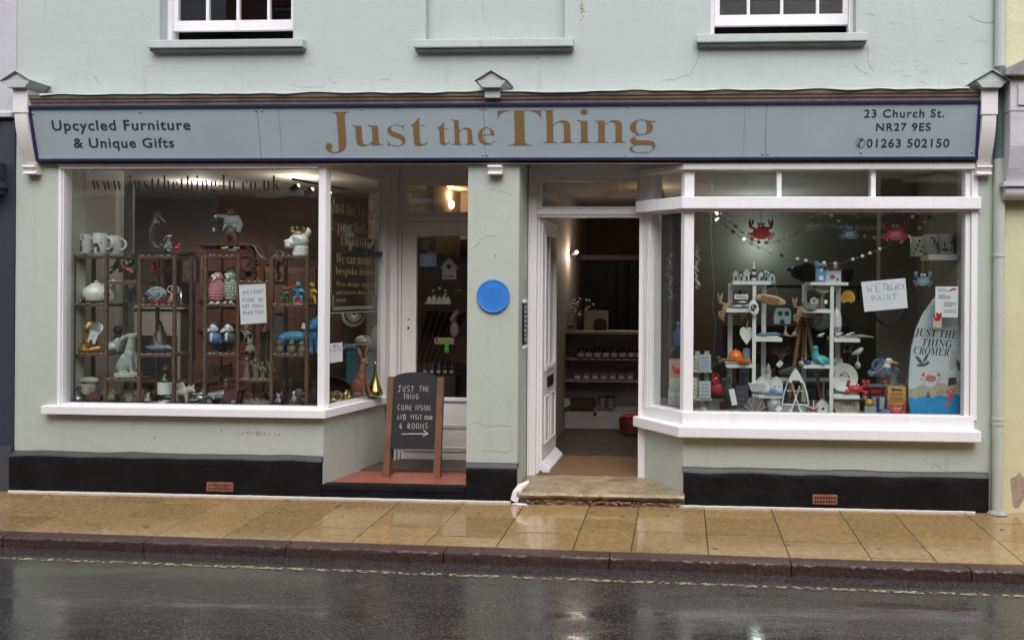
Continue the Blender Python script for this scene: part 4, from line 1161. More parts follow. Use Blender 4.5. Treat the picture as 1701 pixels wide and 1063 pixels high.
# ------------------------------------------------------------------ small goods: built in photo-pixel units on a base point, then scaled to their distance
FWD = RM @ Vector((0, 0, -1))
class It:
    def __init__(s, name, label, cat, px, py, Y, group=None, one=False):
        s.loc = P(px, py, Y); s.u = (s.loc - CAM).dot(FWD) / F
        s.name, s.a, s.one = name, (label, cat, group), one
        s.root = None if one else empty(name, s.loc, label, cat, group)
    def p(s, name, m, b, smooth=45, parent=None, bev=0):
        if s.one and s.root is None:
            o = b.make(s.name, m, None, sc=s.u, smooth=smooth, bev=bev); o.location = s.loc; tag(o, *s.a); s.root = o
        else: o = b.make(name, m, parent or s.root, sc=s.u, smooth=smooth, bev=bev)
        return o
def C(*pts_r):       # tapered limb: (x,y,z,r) ...
    return ([tuple(q[:3]) for q in pts_r], [q[3] for q in pts_r])
G = lambda name, c=(.5, .5, .5), **k: mat(name, c, **{**dict(rough=.35, var=.12, scale=12), **k})
wht = G('white_glaze', (.70, .71, .70), rough=.22, var=.05)
ink2 = G('grey_print', (.06, .06, .065), var=.3)
cop = wood('bronzed_frame', (.15, .09, .062), .5, .45, (6, 6, 3))
bronze = G('dark_bronze', (.085, .06, .045), rough=.4, metal=.5)
stonegrey = G('grey_green_stone', (.30, .34, .30), rough=.7, var=.25)
goldm = G('gold_paint', (.50, .29, .06), rough=.35, metal=.6)
silver = G('pewter', (.36, .37, .38), rough=.3, metal=.7)
char = G('charcoal', (.025, .025, .028), rough=.5)
red = G('red_paint', (.50, .03, .035), rough=.3)
teal = G('teal_glaze', (.05, .30, .31), rough=.3)
blue = G('bright_blue', (.05, .22, .42), rough=.4)
navy2 = G('navy_glaze', (.03, .055, .16), rough=.3)
olive = G('olive_resin', (.13, .12, .07), rough=.6, var=.35)
stone2 = G('pale_stone', (.42, .41, .37), rough=.75, var=.15)
pink = G('pink_glaze', (.52, .20, .22), rough=.35, var=.25, scale=30)
sage = G('mint_glaze', (.38, .44, .38), rough=.35, var=.2, scale=30)
brown = G('brown_resin', (.10, .05, .035), rough=.5, var=.3)
terra = G('rust_wood', (.15, .06, .035), rough=.55, var=.25)
brass2 = G('brass_metal', (.55, .42, .16), rough=.22, metal=1)
tagm = mat('price_tag', (.68, .68, .66), .7, .05)
yel = G('ochre_yellow', (.50, .30, .04), rough=.4)
orange = G('orange_enamel', (.60, .13, .015), rough=.25)
plum = G('maroon_resin', (.10, .035, .04), rough=.4, var=.3)
twine = mat('twine', (.22, .18, .12), .9, .2)
bluegrey = G('blue_grey_paint', (.12, .20, .25), rough=.5)
woodp = wood('pale_wood', (.42, .28, .17), .75, .6)
YF = .17                                     # front of the display racks

def swing(it, x, z, s=5, m=tagm, rot=.6, y=-3):
    it.p('price_tag', m, MB().obox((x, y, z), (s, .5, s * 1.3), 0, rot, 0), 0)

# the two stepped display racks
def rack(px, py, label):
    t = It('display_rack', label, 'display rack', px, py, YF, 'stepped display racks in the large window')
    V = [-88, -31, 26.5, 86.5]; d = 46
    H = py - 424.5
    for x in V:
        for y in (0, d): t.p('post', cop, MB().box(x - 2.5, x + 2.5, y, y + 4.5, 0, H + (2 if x in V else 0)), 0)
    for a, c, z in ((0, 1, 424), (0, 1, 505), (0, 1, 587), (1, 2, 467), (1, 2, 629), (2, 3, 424), (2, 3, 505), (2, 3, 587)):
        z = py - z - 2
        b = MB().box(V[a] + 3, V[c] - 3, -.5, d + 5.5, z - 3, z + 1.5)
        so_ = t.p('shelf', cop, b, 0)
        dots = MB()
        for k in range(5): dots.ell((V[a] + 8 + k * (V[c] - V[a] - 16) / 4 + random.uniform(-2, 2), -1.2, z + 1.6), (2.6, 1.2, .9), nu=8, nv=5)
        dots.v = [v * t.u for v in dots.v]; join(so_, dots, mat('price_dot', (.55, .42, .33), .6, .1))
    return t
rack(204, 670, 'stepped metal display rack holding the mugs and the stone hare')
rack(424, 672, 'stepped metal display rack holding the crowned dog bust and owls')

# --- mugs on the first rack
def mug(px, py, w_, h, label, dirn, deco, Y=YF + .12, m=None):
    t = It('mug', label, 'mug', px, py, Y, 'white printed mugs')
    r = w_ / 2
    t.p('cup', m or wht, MB().lathe([(r * .96, 0), (r, .8), (r, h), (r - 1, h + .3), (r - 1.4, h - .5), (r - 1.5, 2), (.1, 1.6)], n=28))
    t.p('handle', m or wht, MB().torus((dirn * r, 0, h * .52), h * .3, 1.7, a0=R(-90), a1=R(90)).xf(Matrix.Diagonal((dirn, 1, 1, 1))) if dirn < 0 else MB().torus((r, 0, h * .52), h * .3, 1.7, a0=R(-90), a1=R(90)))
    b = MB()
    for x, z, rx, rz in deco:
        y = -math.sqrt(max(r * r - x * x, 1)) - .02
        b.ell((x, y + .3, z), (rx, .7, rz), nu=10, nv=6)
    if deco: t.p('printed_animal', ink2, b)
    return t
mug(141, 421, 21, 31, 'white mug printed with a long eared hare', 1, [(0, 18, 3, 4), (-3, 26, 1.2, 5), (3.5, 26, 1.2, 5), (0, 8, 4, 7)])
mug(167, 421, 22, 33, 'white mug printed with a horned highland cow', 1, [(0, 13, 5, 4), (-6, 17, 3, 1), (6, 17, 3, 1), (3, 6, 4, 5), (-5, 5, 2, 5)])
mug(191, 422, 20, 30, 'white mug with grey print behind the cow mug', 1, [(0, 9, 4, 6)], YF + .2)
# dog in a hat with a red sash
t = It('dog_figurine', 'small dark dog figurine wearing a black hat and red sash', 'figurine', 217, 465, YF + .1)
t.p('body', char, blob([((0, 0, 12), (8, 6, 13)), ((0, -1, 29), (7.5, 6, 7)), ((0, -6, 27), (3.5, 4, 3))]))
t.p('face', G('ash_grey', (.3, .29, .27)), blob([((-3, -5.5, 31), (2.6, 1.6, 3)), ((3, -5.5, 31), (2.6, 1.6, 3)), ((0, -9, 27), (2.4, 1.5, 2))], .7))
t.p('hat', char, MB().lathe([(11, 0), (11, 1.2), (6, 2), (5.5, 8), (1, 9)], (0, 0, 35)))
t.p('sash', red, MB().tube([(-8, -4, 20), (0, -7, 17), (7, -5, 12)], [1.5, 2.4, 1.5], 8))
# seahorse on a stand
t = It('seahorse_ornament', 'dark metal seahorse ornament on a black base', 'ornament', 263, 420, YF + .12)
t.p('base', char, MB().box(-16, 16, -7, 7, 0, 5).box(-14, 14, -6, 6, 5, 7), 0, bev=.001)
pw_ = G('aged_pewter', (.10, .095, .09), rough=.45, metal=.4, var=.4, scale=40)
sp_ = [(-2 + 5.5 * math.cos(R(a)), 0, 15 + 5.5 * math.sin(R(a)), 1.6 + a / 400) for a in range(-150, 150, 30)]
t.p('body', pw_, blob([C((3, 0, 15, 1.4), (7, 0, 12, 1.8), (4, 0, 8, 2.1), (-4, 0, 9, 2.6), (-9, 0, 16, 3.2), (-11, 0, 26, 4.6), (-9, 0, 38, 6.5), (-4, 0, 48, 6), (-4, 0, 56, 4.5), (-1, 0, 61, 4.6)), C((-1, 0, 60, 3), (6, 0, 55, 1.7), (11, 0, 51, 1.6))], 1))
sp2 = MB()
for k in range(9):
    a = R(60 + k * 24); sp2.tube([(-1 + 4 * math.cos(a), 0, 61 + 4 * math.sin(a)), (-1 + 10 * math.cos(a), 0, 61 + 10 * math.sin(a))], [1.4, .3], 5)
for k in range(7): sp2.tube([(-12 + k * .5, 0, 26 + k * 4), (-17 + k * .5, 0, 28 + k * 4)], [1.4, .3], 5)
for k in range(6): sp2.tube([(-13 + k * 1.2, -5, 28 + k * 4), (-6 + k, -7, 27 + k * 4), (-2 + k * .7, -4, 29 + k * 4)], .8, 5)
t.p('crest', pw_, sp2)
def hare(px, py, h, Y, label, m, name='hare_ornament', flip=1, gaze=0):
    t = It(name, label, 'ornament', px, py, Y, None)
    s = h / 78
    q = lambda *p: tuple(v * s * (flip if i == 0 else 1) for i, v in enumerate(p))
    def c(*ps): return C(*[(p[0] * s * flip, p[1] * s, p[2] * s, p[3] * s) for p in ps])
    bz = blob([(q(-3, 0, 20), (13 * s, 11 * s, 18 * s)), (q(3, 0, 34), (9 * s, 9 * s, 16 * s)), (q(-8, -6, 14), (9 * s, 6 * s, 13 * s)), (q(-8, 6, 14), (9 * s, 6 * s, 13 * s)),
        c((6, -4, 34, 5), (9, -5, 16, 3.3), (10, -5, 3, 3.2), (14, -6, 2, 2.6)), c((8, 4, 34, 5), (14, 4, 16, 3.3), (17, 4, 3, 3.2), (20, 4, 2, 2.6)),
        c((-8, -8, 3, 3.5), (4, -9, 2.6, 3)), c((4, 0, 46, 8), (6, 0, 58, 6.5)), (q(7, 0, 65), (7.5 * s, 6.5 * s, 6.5 * s)), (q(13, 0, 68 if gaze else 62), (5.5 * s, 4.5 * s, 4.2 * s)),
        *([c((3, -3, 69, 2.8), (-8, -6, 61, 4), (-15, -6, 47, 3.6), (-15, -6, 40, 2)), c((3, 3, 69, 2.8), (-10, 6, 60, 4), (-17, 6, 46, 3.6), (-17, 6, 40, 2))] if gaze else
          [c((5, -3, 69, 2.5), (1, -4, 82, 4), (-3, -5, 94, 1.5)), c((9, 3, 69, 2.5), (11, 3, 83, 4), (13, 3, 95, 1.5))])], max(.8, s))
    t.p('body', m, bz, 60)
    return t
t = hare(213, 621, 74, YF + .1, 'large grey green stone hare gazing upwards with its ears laid back', stonegrey, gaze=1)
t.p('plinth', stone2, MB().lathe([(22, -4), (22, 1), (20, 2), (.1, 2)], (0, 0, 0), 28, 1, .8))
hare(279, 418, 30, YF + .14, 'small grey hare ornament beside the seahorse', silver, gaze=1)
t = It('rocking_ornament', 'little red and silver ornament at the rear corner of the rack top', 'ornament', 294, 419, YF + .16)
t.p('body', red, blob([((0, 0, 7), (5, 4, 4)), ((4, 0, 12), (2.5, 2.5, 3))], .7)); t.p('feet', silver, MB().tube([(-7, 0, 3), (-3, 0, 0), (3, 0, 0), (8, 0, 4)], .9, 6))
# --- second tier
t = It('teapot', 'squat white teapot with a lid and round black label', 'teapot', 160, 502, YF + .14)
t.p('pot', wht, MB().lathe([(8, 0), (17, 3), (21, 12), (19, 22), (11, 28), (9, 29)], n=30)); t.p('lid', wht, MB().lathe([(9.5, 28), (8, 31), (2, 33), (3, 36), (.1, 37)])); t.p('spout', wht, MB().tube([(-18, 0, 14), (-25, 0, 22), (-27, 0, 27)], [4, 2.6, 2.2])); t.p('handle', wht, MB().torus((20, 0, 16), 8, 1.6, a0=R(-90), a1=R(90)))
t = It('cat_jar', 'white cat shaped jar with a round dark sticker', 'jar', 182, 502, YF + .1)
t.p('body', wht, blob([((0, 0, 12), (11, 9, 13)), ((0, -1, 28), (9, 8, 8)), C((-6, 0, 32, 3), (-7, 0, 38, 1)), C((6, 0, 32, 3), (7, 0, 38, 1))])); t.p('sticker', char, MB().lathe([(5, 0), (5, .6)], n=18).rot(R(90), 'X').mv(1, -8.7, 14))
t = It('lizard_ornament', 'grey lizard ornament lying along the shelf edge', 'ornament', 133, 503, YF + .06, one=True)
t.p('lizard', silver, blob([C((-14, 0, 2, 1), (-8, 0, 4, 2.2), (2, 0, 6, 3.6), (9, 0, 9, 3), (14, 0, 8, 2)), C((3, -3, 5, 1.4), (5, -6, 1, 1.2)), C((-5, -2, 4, 1.3), (-7, -6, 1, 1.2)), C((4, 3, 5, 1.4), (6, 6, 1, 1.2))], .7))
t = It('pebble_ornament', 'round ornament of clustered grey blue pebbles on a red foot', 'ornament', 260, 503, YF + .12)
b = MB()
for k in range(70):
    x = random.gauss(0, 8); z = random.gauss(0, 5)
    if (x / 18) ** 2 + (z / 12) ** 2 < 1: b.ell((x, -5 * math.sqrt(1 - (x / 18) ** 2 - (z / 12) ** 2) - 1, 15 + z), (2.6, 1.6, 1.8), 0, random.uniform(-.6, .6), nu=7, nv=5)
t.p('pebbles', G('grey_blue_pebble', (.30, .33, .37), var=.3), b.ell((0, 0, 15), (17.5, 5.5, 12))); t.p('foot', red, MB().lathe([(12, 0), (14, 3), (.1, 4)], n=20, sy=.5))
t = It('angel_ornament', 'clear glass angel with amber skirt beside the pebble ornament', 'ornament', 287, 503, YF + .12)
t.p('skirt', G('amber_glass', (.25, .09, .04), rough=.15), MB().lathe([(9, 0), (7, 8), (3, 16), (2, 18)])); t.p('wings', G('frosted_glass', (.42, .40, .39), rough=.2), MB().torus((-4, 1, 22), 5.5, 1.2).torus((4, 1, 22), 5.5, 1.2).ell((0, -1, 22), (2.6, 2.6, 3.4)))
t = It('robin_ornament', 'red bird ornament hanging inside the first rack', 'ornament', 256, 456, YF + .16)
t.p('body', red, blob([((0, 0, 8), (5, 5, 9)), ((0, -1, 19), (4, 4, 4))])); t.p('hanger', twine, MB().tube([(0, 0, 22), (0, 0, 31)], .4, 5)); t.p('beak', yel, MB().tube([(0, -4, 19), (0, -7, 18)], [1.2, .2], 6))
t = It('fawn_ornament', 'pale brown fawn figure behind the hanging red bird', 'ornament', 276, 456, YF + .18, one=True)
t.p('body', G('fawn_tan', (.2, .14, .1)), blob([((0, 0, 9), (9, 4, 5)), C((6, 0, 11, 3), (9, 0, 18, 2.6), (12, 0, 19, 1.8)), C((-6, 0, 7, 2), (-7, 0, 0, 1.2)), C((5, 0, 7, 2), (5, 0, 0, 1.2))]))
# --- third tier
t = It('monkey_ornament', 'gold monkey sitting cross legged and holding a round tray', 'ornament', 152, 584, YF + .12)
t.p('body', goldm, blob([((0, 2, 17), (12, 10, 17)), ((-3, -1, 43), (9, 8, 9.5)), ((-3, -8, 40), (5.5, 4, 5)), C((-10, 0, 30, 4.5), (-17, -4, 16, 4), (-12, -11, 8, 3.6), (-4, -13, 9, 3)), C((9, 0, 30, 4.5), (16, -5, 20, 4), (13, -12, 22, 3)), C((-7, -2, 6, 6), (-17, -8, 6, 5), (-6, -13, 3.5, 4), (6, -12, 3, 3)), C((7, -2, 6, 6), (17, -7, 6, 5), (8, -12, 4, 4)), ((-11.5, 0, 43), (2, 2.5, 3)), ((6, 0, 43), (2, 2.5, 3))]))
t.p('tray', silver, MB().lathe([(11, 0), (12, 1.5), (10, 2), (.1, 1)], n=24).rot(R(70), 'X').mv(15, -9, 37)); t.p('label_card', tagm, MB().obox((13, -14, 25), (14, .6, 20), 0, .35, 0), 0); t.p('seal', char, MB().lathe([(2.6, 0), (2.6, .4)], n=14).rot(R(90), 'X').mv(10, -14.6, 18))
t = It('bird_jug', 'white round bodied bird jug with a dark beak', 'jug', 183, 585, YF + .2)
t.p('body', wht, blob([((0, 0, 9), (15, 10, 9)), C((8, 0, 12, 6), (13, 0, 20, 4.5))])); t.p('beak', char, MB().tube([(15, -1, 21), (21, -2, 22)], [2.4, .4]))
t = It('dark_bust', 'black patterned bust behind the gold monkey', 'bust', 196, 566, YF + .24, one=True)
t.p('bust', char, blob([((0, 0, 18), (7, 7, 8)), C((0, 0, 12, 4), (0, 0, 2, 7))]))
t = It('whale_ornament', 'grey blue whale ornament lying on the third shelf', 'ornament', 264, 585, YF + .1, one=True)
t.p('whale', G('slate_blue', (.13, .16, .20)), blob([((0, 0, 7), (20, 7, 6)), C((14, 0, 8, 5), (22, 0, 6, 2.5), (26, 0, 7, 1.5)), C((-16, 0, 7, 4), (-22, 0, 9, 1.5)), C((26, 0, 7, 1.4), (30, -5, 9, 1)), C((26, 0, 7, 1.4), (30, 5, 9, 1)), C((-4, 0, 12, 2), (-9, 0, 22, 1), (-11, 0, 30, .6))], .8))
t = It('temple_bell', 'dark conical bell shaped statue behind the whale', 'statue', 266, 573, YF + .2, one=True)
t.p('bell', bronze, MB().lathe([(15, 0), (14, 4), (11, 12), (8, 20), (5, 26), (5, 31), (3, 34), (3.5, 37), (.1, 41)]))
# --- floor of the window, first rack
t = It('chef_head_jar', 'pale stone head jar wearing a chunky chef hat', 'jar', 148, 654, YF + .1)
t.p('head', stone2, MB().lathe([(10, 0), (12, 5), (11.5, 14), (12, 17)], n=24)); t.p('hat', stone2, blob([((-9, 0, 22), (7, 6, 5)), ((0, -3, 23), (8, 6, 5.5)), ((9, 0, 22), (7, 6, 5)), ((0, 4, 23), (9, 6, 5))]))
sp3 = MB()
for k in range(11): sp3.tube([(-11 + k * 2.2, -11.5, 11 + (k % 2) * 4), (-11 + (k + 1) * 2.2, -11.5, 11 + ((k + 1) % 2) * 4)], .5, 4)
t.p('braid', stone2, sp3)
t = It('armadillo_ornament', 'maroon ridged shell ornament with a white price tag', 'ornament', 156, 670, YF + .02)
b = MB()
for k in range(9): b.torus((-11 + k * 2.8, 0, 8), 8 * math.sin(R(25 + k * 16)) + 1.5, 1.8, 'x', 18, 6)
t.p('shell', plum, b.ell((0, 0, 8), (13, 7, 8))); swing(t, -8, 9, 6)
t = It('owl_skull_pot', 'small pewter pot with looped handle in the window corner', 'pot', 130, 670, YF + .03)
t.p('pot', silver, MB().lathe([(4, 0), (8, 4), (8, 9), (5, 12)])); t.p('handle', bronze, MB().tube([(-8, 0, 9), (-11, 0, 18), (-4, 0, 22), (-1, 0, 27), (4, 0, 26)], 1.2))
t = It('dog_head_ornament', 'mottled olive dog head ornament on the window floor', 'ornament', 183, 670, YF + .06, one=True)
t.p('head', olive, blob([((0, 0, 13), (11, 9, 11)), ((7, -7, 9), (7, 6, 6)), C((-8, -2, 20, 4), (-14, -5, 10, 3)), C((6, -2, 22, 4), (12, -4, 17, 2.5))]))
t = It('stone_plaque', 'pale carved stone block with little moulded figures', 'plaque', 217, 671, YF + .14)
t.p('slab', stone2, MB().box(-22, 22, -4, 4, 0, 25), 0, bev=.002); t.p('relief', olive, blob([((-12, -5, 8), (7, 3, 7)), C((-18, -5, 14, 2), (-10, -6, 19, 2.5)), C((8, -5, 3, 3), (10, -5, 14, 2.4)), ((9, -5, 17), (3, 2, 3))]))
t = It('gin_bottle', 'dark green bottle with a white label and cork', 'bottle', 275, 660, YF + .16)
t.p('glass', G('bottle_green', (.015, .03, .018), rough=.12), MB().lathe([(11, 0), (12, 2), (12, 26), (9, 33), (4, 38), (4, 46)])); t.p('label', tagm, MB().lathe([(12.15, 6), (12.15, 26)], n=24)); t.p('cork', yel, MB().lathe([(4, 46), (4.5, 47), (4.5, 55), (.1, 56)]))
t = It('anchor_dish', 'pewter dish with curled edges in front of the green bottle', 'dish', 272, 671, YF + .04, one=True)
t.p('dish', silver, MB().torus((0, 0, 3), 12, 2.2, 'z').tube([(-12, -2, 3), (-20, -3, 4), (-26, -3, 8)], [2.2, 1.6, .5]).tube([(12, -2, 4), (18, -3, 9), (12, -4, 14), (5, -4, 12)], 1.4).lathe([(11, 1), (.1, .5)]))
def winged_pig(px, py, label):
    t = It('flying_pig', label, 'ornament', px, py, YF + .1)
    t.p('body', stone2, blob([((0, 0, 17), (13, 9, 8.5)), ((12, -1, 21), (7, 6, 6)), C((16, -2, 20, 3.4), (20, -3, 19, 3)), C((-8, -4, 12, 3.4), (-9, -4, 1, 2.4)), C((7, -4, 12, 3.4), (8, -4, 1, 2.4)), C((-8, 4, 12, 3.4), (-9, 4, 1, 2.4)), C((7, 4, 12, 3.4), (8, 4, 1, 2.4)), C((11, -4, 26, 2), (12, -5, 30, 1)), C((15, 2, 26, 2), (16, 3, 30, 1))]))
    for s in (-1, 1): t.p('wing', stone2, blob([C((0, 3 * s, 24, 2), (-6, 7 * s, 30, 2.4), (-14, 9 * s, 30, 1.2)), C((-1, 4 * s, 24, 2), (-10, 8 * s, 26, 1.4))], .8))
winged_pig(305, 668, 'cream flying pig ornament with small raised wings')
def motorbike(px, py, label, s=1, m=silver):
    t = It('toy_motorbike', label, 'model', px, py, YF + .02)
    for x in (-12 * s, 12 * s):
        w2 = t.p('wheel', char, MB().torus((x, 0, 7 * s), 5.6 * s, 1.5 * s)); t.p('hub', m, MB().torus((x, 0, 7 * s), 2 * s, .9 * s).tube([(x - 5 * s, 0, 7 * s), (x + 5 * s, 0, 7 * s)], .5 * s, 5).tube([(x, 0, 2 * s), (x, 0, 12 * s)], .5 * s, 5), parent=w2)
    t.p('body', m, blob([((0, 0, 9 * s), (7 * s, 3.6 * s, 4.5 * s)), ((1 * s, 0, 16 * s), (6 * s, 3 * s, 3 * s)), C((-4 * s, 0, 15 * s, 2.4 * s), (-12 * s, 0, 16 * s, 1.6 * s)), C((7 * s, 0, 17 * s, 1.3 * s), (12 * s, 0, 7 * s, 1.1 * s)), C((-5 * s, -3 * s, 6 * s, 1.4 * s), (-16 * s, -3 * s, 7 * s, 1.2 * s))], .8))
    t.p('handlebar', m, MB().tube([(8 * s, -6 * s, 23 * s), (7 * s, 0, 19 * s), (8 * s, 6 * s, 23 * s)], .8 * s))
motorbike(332, 671, 'silver model motorbike beside the vintage racing car', 1.05)
# small boxes stacked behind, jug
t = It('spelter_jug', 'dark pewter jug with a tall curling handle beside the stone block', 'jug', 240, 671, YF + .17)
t.p('body', bronze, MB().lathe([(6, 0), (9, 5), (8, 13), (4, 18), (5, 22)])); t.p('handle', bronze, MB().torus((8, 0, 14), 7, 1, a0=R(-90), a1=R(100)))

# ============ second rack
# mole gentleman with a lantern
t = It('animal_gentleman', 'dark standing animal figure in a grey waistcoat holding a lantern', 'figurine', 384, 417, YF + .1)
t.p('base', bronze, MB().lathe([(17, 0), (16, 3), (.1, 3.5)], n=20, sy=.7))
t.p('body', brown, blob([((0, 0, 63), (6.5, 6, 6)), ((0, -5, 61), (4, 4, 3.4)), ((0, 1, 30), (11, 9, 12)), C((-5, 0, 28, 6), (-7, 0, 14, 4.4), (-6, 0, 6, 3.2)), C((5, 0, 28, 6), (8, 0, 14, 4.4), (7, 0, 6, 3.2)), C((4, 0, 68, 2), (12, 0, 71, 1))]))
t.p('shoes', silver, blob([C((-6, -2, 5, 2.6), (-13, -4, 4, 2.2)), C((7, -2, 5, 2.6), (14, -4, 4, 2.2))], .8))
t.p('waistcoat', G('grey_waistcoat', (.22, .26, .25), rough=.7), blob([((0, 0, 48), (12.5, 9.5, 12)), C((-9, 0, 56, 4.5), (-17, -1, 57, 3.6), (-23, -2, 58, 3)), C((10, 0, 55, 4.6), (16, 0, 43, 4.4), (15, -2, 33, 3.4)), C((-7, -5, 40, 4), (-11, -5, 33, 1.6)), C((9, -5, 40, 4), (14, -4, 31, 1.6))]))
t.p('paw', silver, blob([((-25, -3, 56), (3.6, 3.4, 4))], .8))
ln = MB().lathe([(7.5, 0), (8, 2), (7, 3)], (-28, -4, 29)).lathe([(7, 0), (8, 1), (4, 5), (1, 6)], (-28, -4, 47)).torus((-28, -4, 54), 3, .7)
for k in range(6): ln.tube([(-28 + 6.5 * math.cos(k), -4 + 6.5 * math.sin(k), 32), (-28 + 6.5 * math.cos(k), -4 + 6.5 * math.sin(k), 47)], .6, 5)
lt = t.p('lantern', char, ln); t.p('candle', wht, MB().lathe([(2.4, 0), (2.4, 6), (.3, 7)], (-28, -4, 31)), parent=lt)
# french bulldog bust with a crown
t = It('dog_bust', 'glossy white bulldog bust wearing a gold crown', 'bust', 497, 422, YF + .1)
t.p('head', wht, blob([C((2, 0, 0, 13), (3, 0, 10, 12.5)), ((1, -2, 22), (16, 13, 13)), ((-10, -9, 18), (9.5, 8, 7.5)), ((-12, -12, 13), (7, 6, 5)), ((-16, -13, 20), (4, 4, 3)), C((12, -2, 28, 5), (17, -3, 36, 5), (17, -3, 41, 2.5)), C((-8, 4, 30, 4), (-10, 5, 37, 2))]))
t.p('face_creases', G('shadow_grey', (.25, .26, .27)), MB().tube([(-6, -13.4, 24), (0, -14.4, 22), (5, -14, 20)], .7, 5).tube([(-4, -14, 27), (2, -14.6, 25.6), (8, -13.4, 23)], .6, 5).tube([(-18, -16, 15), (-12, -17.4, 13), (-5, -15, 14)], .7, 5))
b = MB().torus((0, 0, 34), 12, 1.2, 'z')
for k in range(9):
    a = 2 * math.pi * k / 9; b.tube([(12 * math.cos(a), 12 * math.sin(a), 34), (13 * math.cos(a), 13 * math.sin(a), 41)], [1.1, .6], 5).ell((13 * math.cos(a), 13 * math.sin(a), 42), 1.3, nu=7, nv=5)
    b.tube([(12 * math.cos(a), 12 * math.sin(a), 35), (12.4 * math.cos(a + .35), 12.4 * math.sin(a + .35), 38.5), (12 * math.cos(a + .7), 12 * math.sin(a + .7), 35)], .7, 5)
t.p('crown', brass2, b.mv(0, 0, 1))
# wire horse
t = It('wire_horse', 'rearing horse sculpture of bronze wire on the middle shelf', 'sculpture', 437, 465, YF + .1, one=True)
b = MB()
def curve(pts, r): b.tube(pts, r, 6)
for s in (-3, 3):
    curve([(-24, s, 47), (-27, s, 54), (-22, s, 58), (-14, s, 56), (-8, s, 45), (0, s, 36), (12, s, 34), (22, s, 38), (27, s, 30), (24, s, 18), (28, s, 8), (24, s, 0)], 1.6)
    curve([(-20, s, 52), (-16, s, 40), (-10, s, 28), (4, s, 24), (16, s, 26), (22, s, 18)], 1.5)
    curve([(-12, s, 34), (-22, s, 33), (-26, s, 22), (-20, s, 19)], 1.4); curve([(-8, s, 28), (-15, s, 20), (-12, s, 8), (-16, s, 0)], 1.4)
for k in range(8): curve([(-20 + k * 2, 0, 58 - k * 2.6), (-11 + k * 2, 0, 60 - k * 2.4), (-8 + k * 2, 1, 54 - k * 2.4)], .9)
curve([(22, 0, 40), (28, 0, 48), (35, 0, 44), (36, 0, 32), (31, 0, 26)], 1.6); curve([(8, 0, 36), (14, 0, 46), (22, 0, 48), (26, 0, 40)], 1.2)
for k in range(6): b.torus((-8 + k * 6, 0, 31 - (k == 0) * -4), 6, .8, 'x', 14, 5)
t.p('horse', bronze, b)
# parrots / owls
def parrot(px, py, h, label, m, crest, Y=YF + .1):
    t = It('owl_ornament', label, 'ornament', px, py, Y)
    s = h / 54
    t.p('body', m, blob([((0, 0, 22 * s), (12 * s, 10 * s, 20 * s)), ((1 * s, -1 * s, 44 * s), (9 * s, 8.5 * s, 9 * s)), C((-8 * s, 2 * s, 20 * s, 5 * s), (-13 * s, 4 * s, 3 * s, 2 * s))]))
    b = MB()
    for i in range(7):
        for k in range(7):
            a = R(-150 + k * 20); z = (10 + i * 4.5) * s; r = 12.4 * s * math.sqrt(max(.05, 1 - ((z / s - 22) / 20.5) ** 2))
            b.ell((r * math.cos(a), r * .84 * math.sin(a), z), (2.2 * s, 1.3 * s, 2.6 * s), nu=6, nv=4)
    t.p('feathers', m, b)
    for x in (-3.4, 4.6): t.p('eye', wht, MB().ell((x * s, -8 * s, 46 * s), (2.9 * s, 1.6 * s, 2.9 * s))); t.p('pupil', char, MB().ell((x * s, -9.5 * s, 46 * s), (1.2 * s, .7 * s, 1.2 * s), nu=8, nv=5))
    t.p('beak', wht, MB().tube([(.6 * s, -8 * s, 44 * s), (.6 * s, -11 * s, 41 * s), (.6 * s, -10 * s, 38 * s)], [2.4 * s, 1.8 * s, .4 * s]))
    for x in (-5, 5): t.p('foot', wht, blob([C((x * s, -6 * s, 3 * s, 2.6 * s), (x * s, -11 * s, 1.8 * s, 2 * s))], .8))
    if crest:
        b = MB()
        for k in range(9): b.tube([(-5 * s + k * 1.6 * s, 0, 51 * s), (-9 * s + k * 2.6 * s, 1, 61 * s - abs(k - 4) * s)], [1.5 * s, .8 * s], 5)
        t.p('crest', G('grey_crest', (.18, .21, .20)), b)
    return t
parrot(361, 506, 55, 'pink feathered parrot ornament with white feet', pink, False, YF + .06)
parrot(383, 505, 56, 'mint white cockatoo ornament with a grey crest', sage, True, YF + .12)
# musicians
def musician(px, py, h, label, m, seat=None, horn=None, Y=YF + .08):
    t = It('frog_musician', label, 'figurine', px, py, Y)
    s = h / 36
    k = lambda *p: (p[0] * s, p[1] * s, p[2] * s, p[3] * s)
    t.p('body', m, blob([((0, 0, 18 * s), (5.5 * s, 4.5 * s, 8 * s)), ((0, -1 * s, 31 * s), (4.8 * s, 4.4 * s, 4.4 * s)), C(k(-4, 0, 23, 2.2), k(-9, -4, 20, 1.8), k(-6, -7, 24, 1.5)), C(k(4, 0, 23, 2.2), k(9, -4, 19, 1.8), k(3, -7, 22, 1.5)), C(k(-3, 0, 12, 2.8), k(-6, -5, 10, 2.4), k(-6, -4, 1, 1.9)), C(k(3, 0, 12, 2.8), k(6, -5, 10, 2.4), k(7, -4, 1, 1.9)), ((-2.6 * s, -3 * s, 34.5 * s), 1.7 * s), ((2.6 * s, -3 * s, 34.5 * s), 1.7 * s)], .7))
    if seat: t.p('stool', seat, MB().lathe([(7 * s, 0), (6 * s, 2), (5.5 * s, 9 * s), (6.5 * s, 11 * s), (.1, 11 * s)]))
    if horn: t.p('instrument', horn, MB().tube([(0, -6 * s, 29 * s), (-9 * s, -8 * s, 27 * s), (-18 * s, -9 * s, 24 * s)], [.8 * s, 1 * s, 2.6 * s]))
    return t
musician(474, 505, 30, 'green frog musician standing on the second rack', G('frog_green', (.03, .14, .06)))
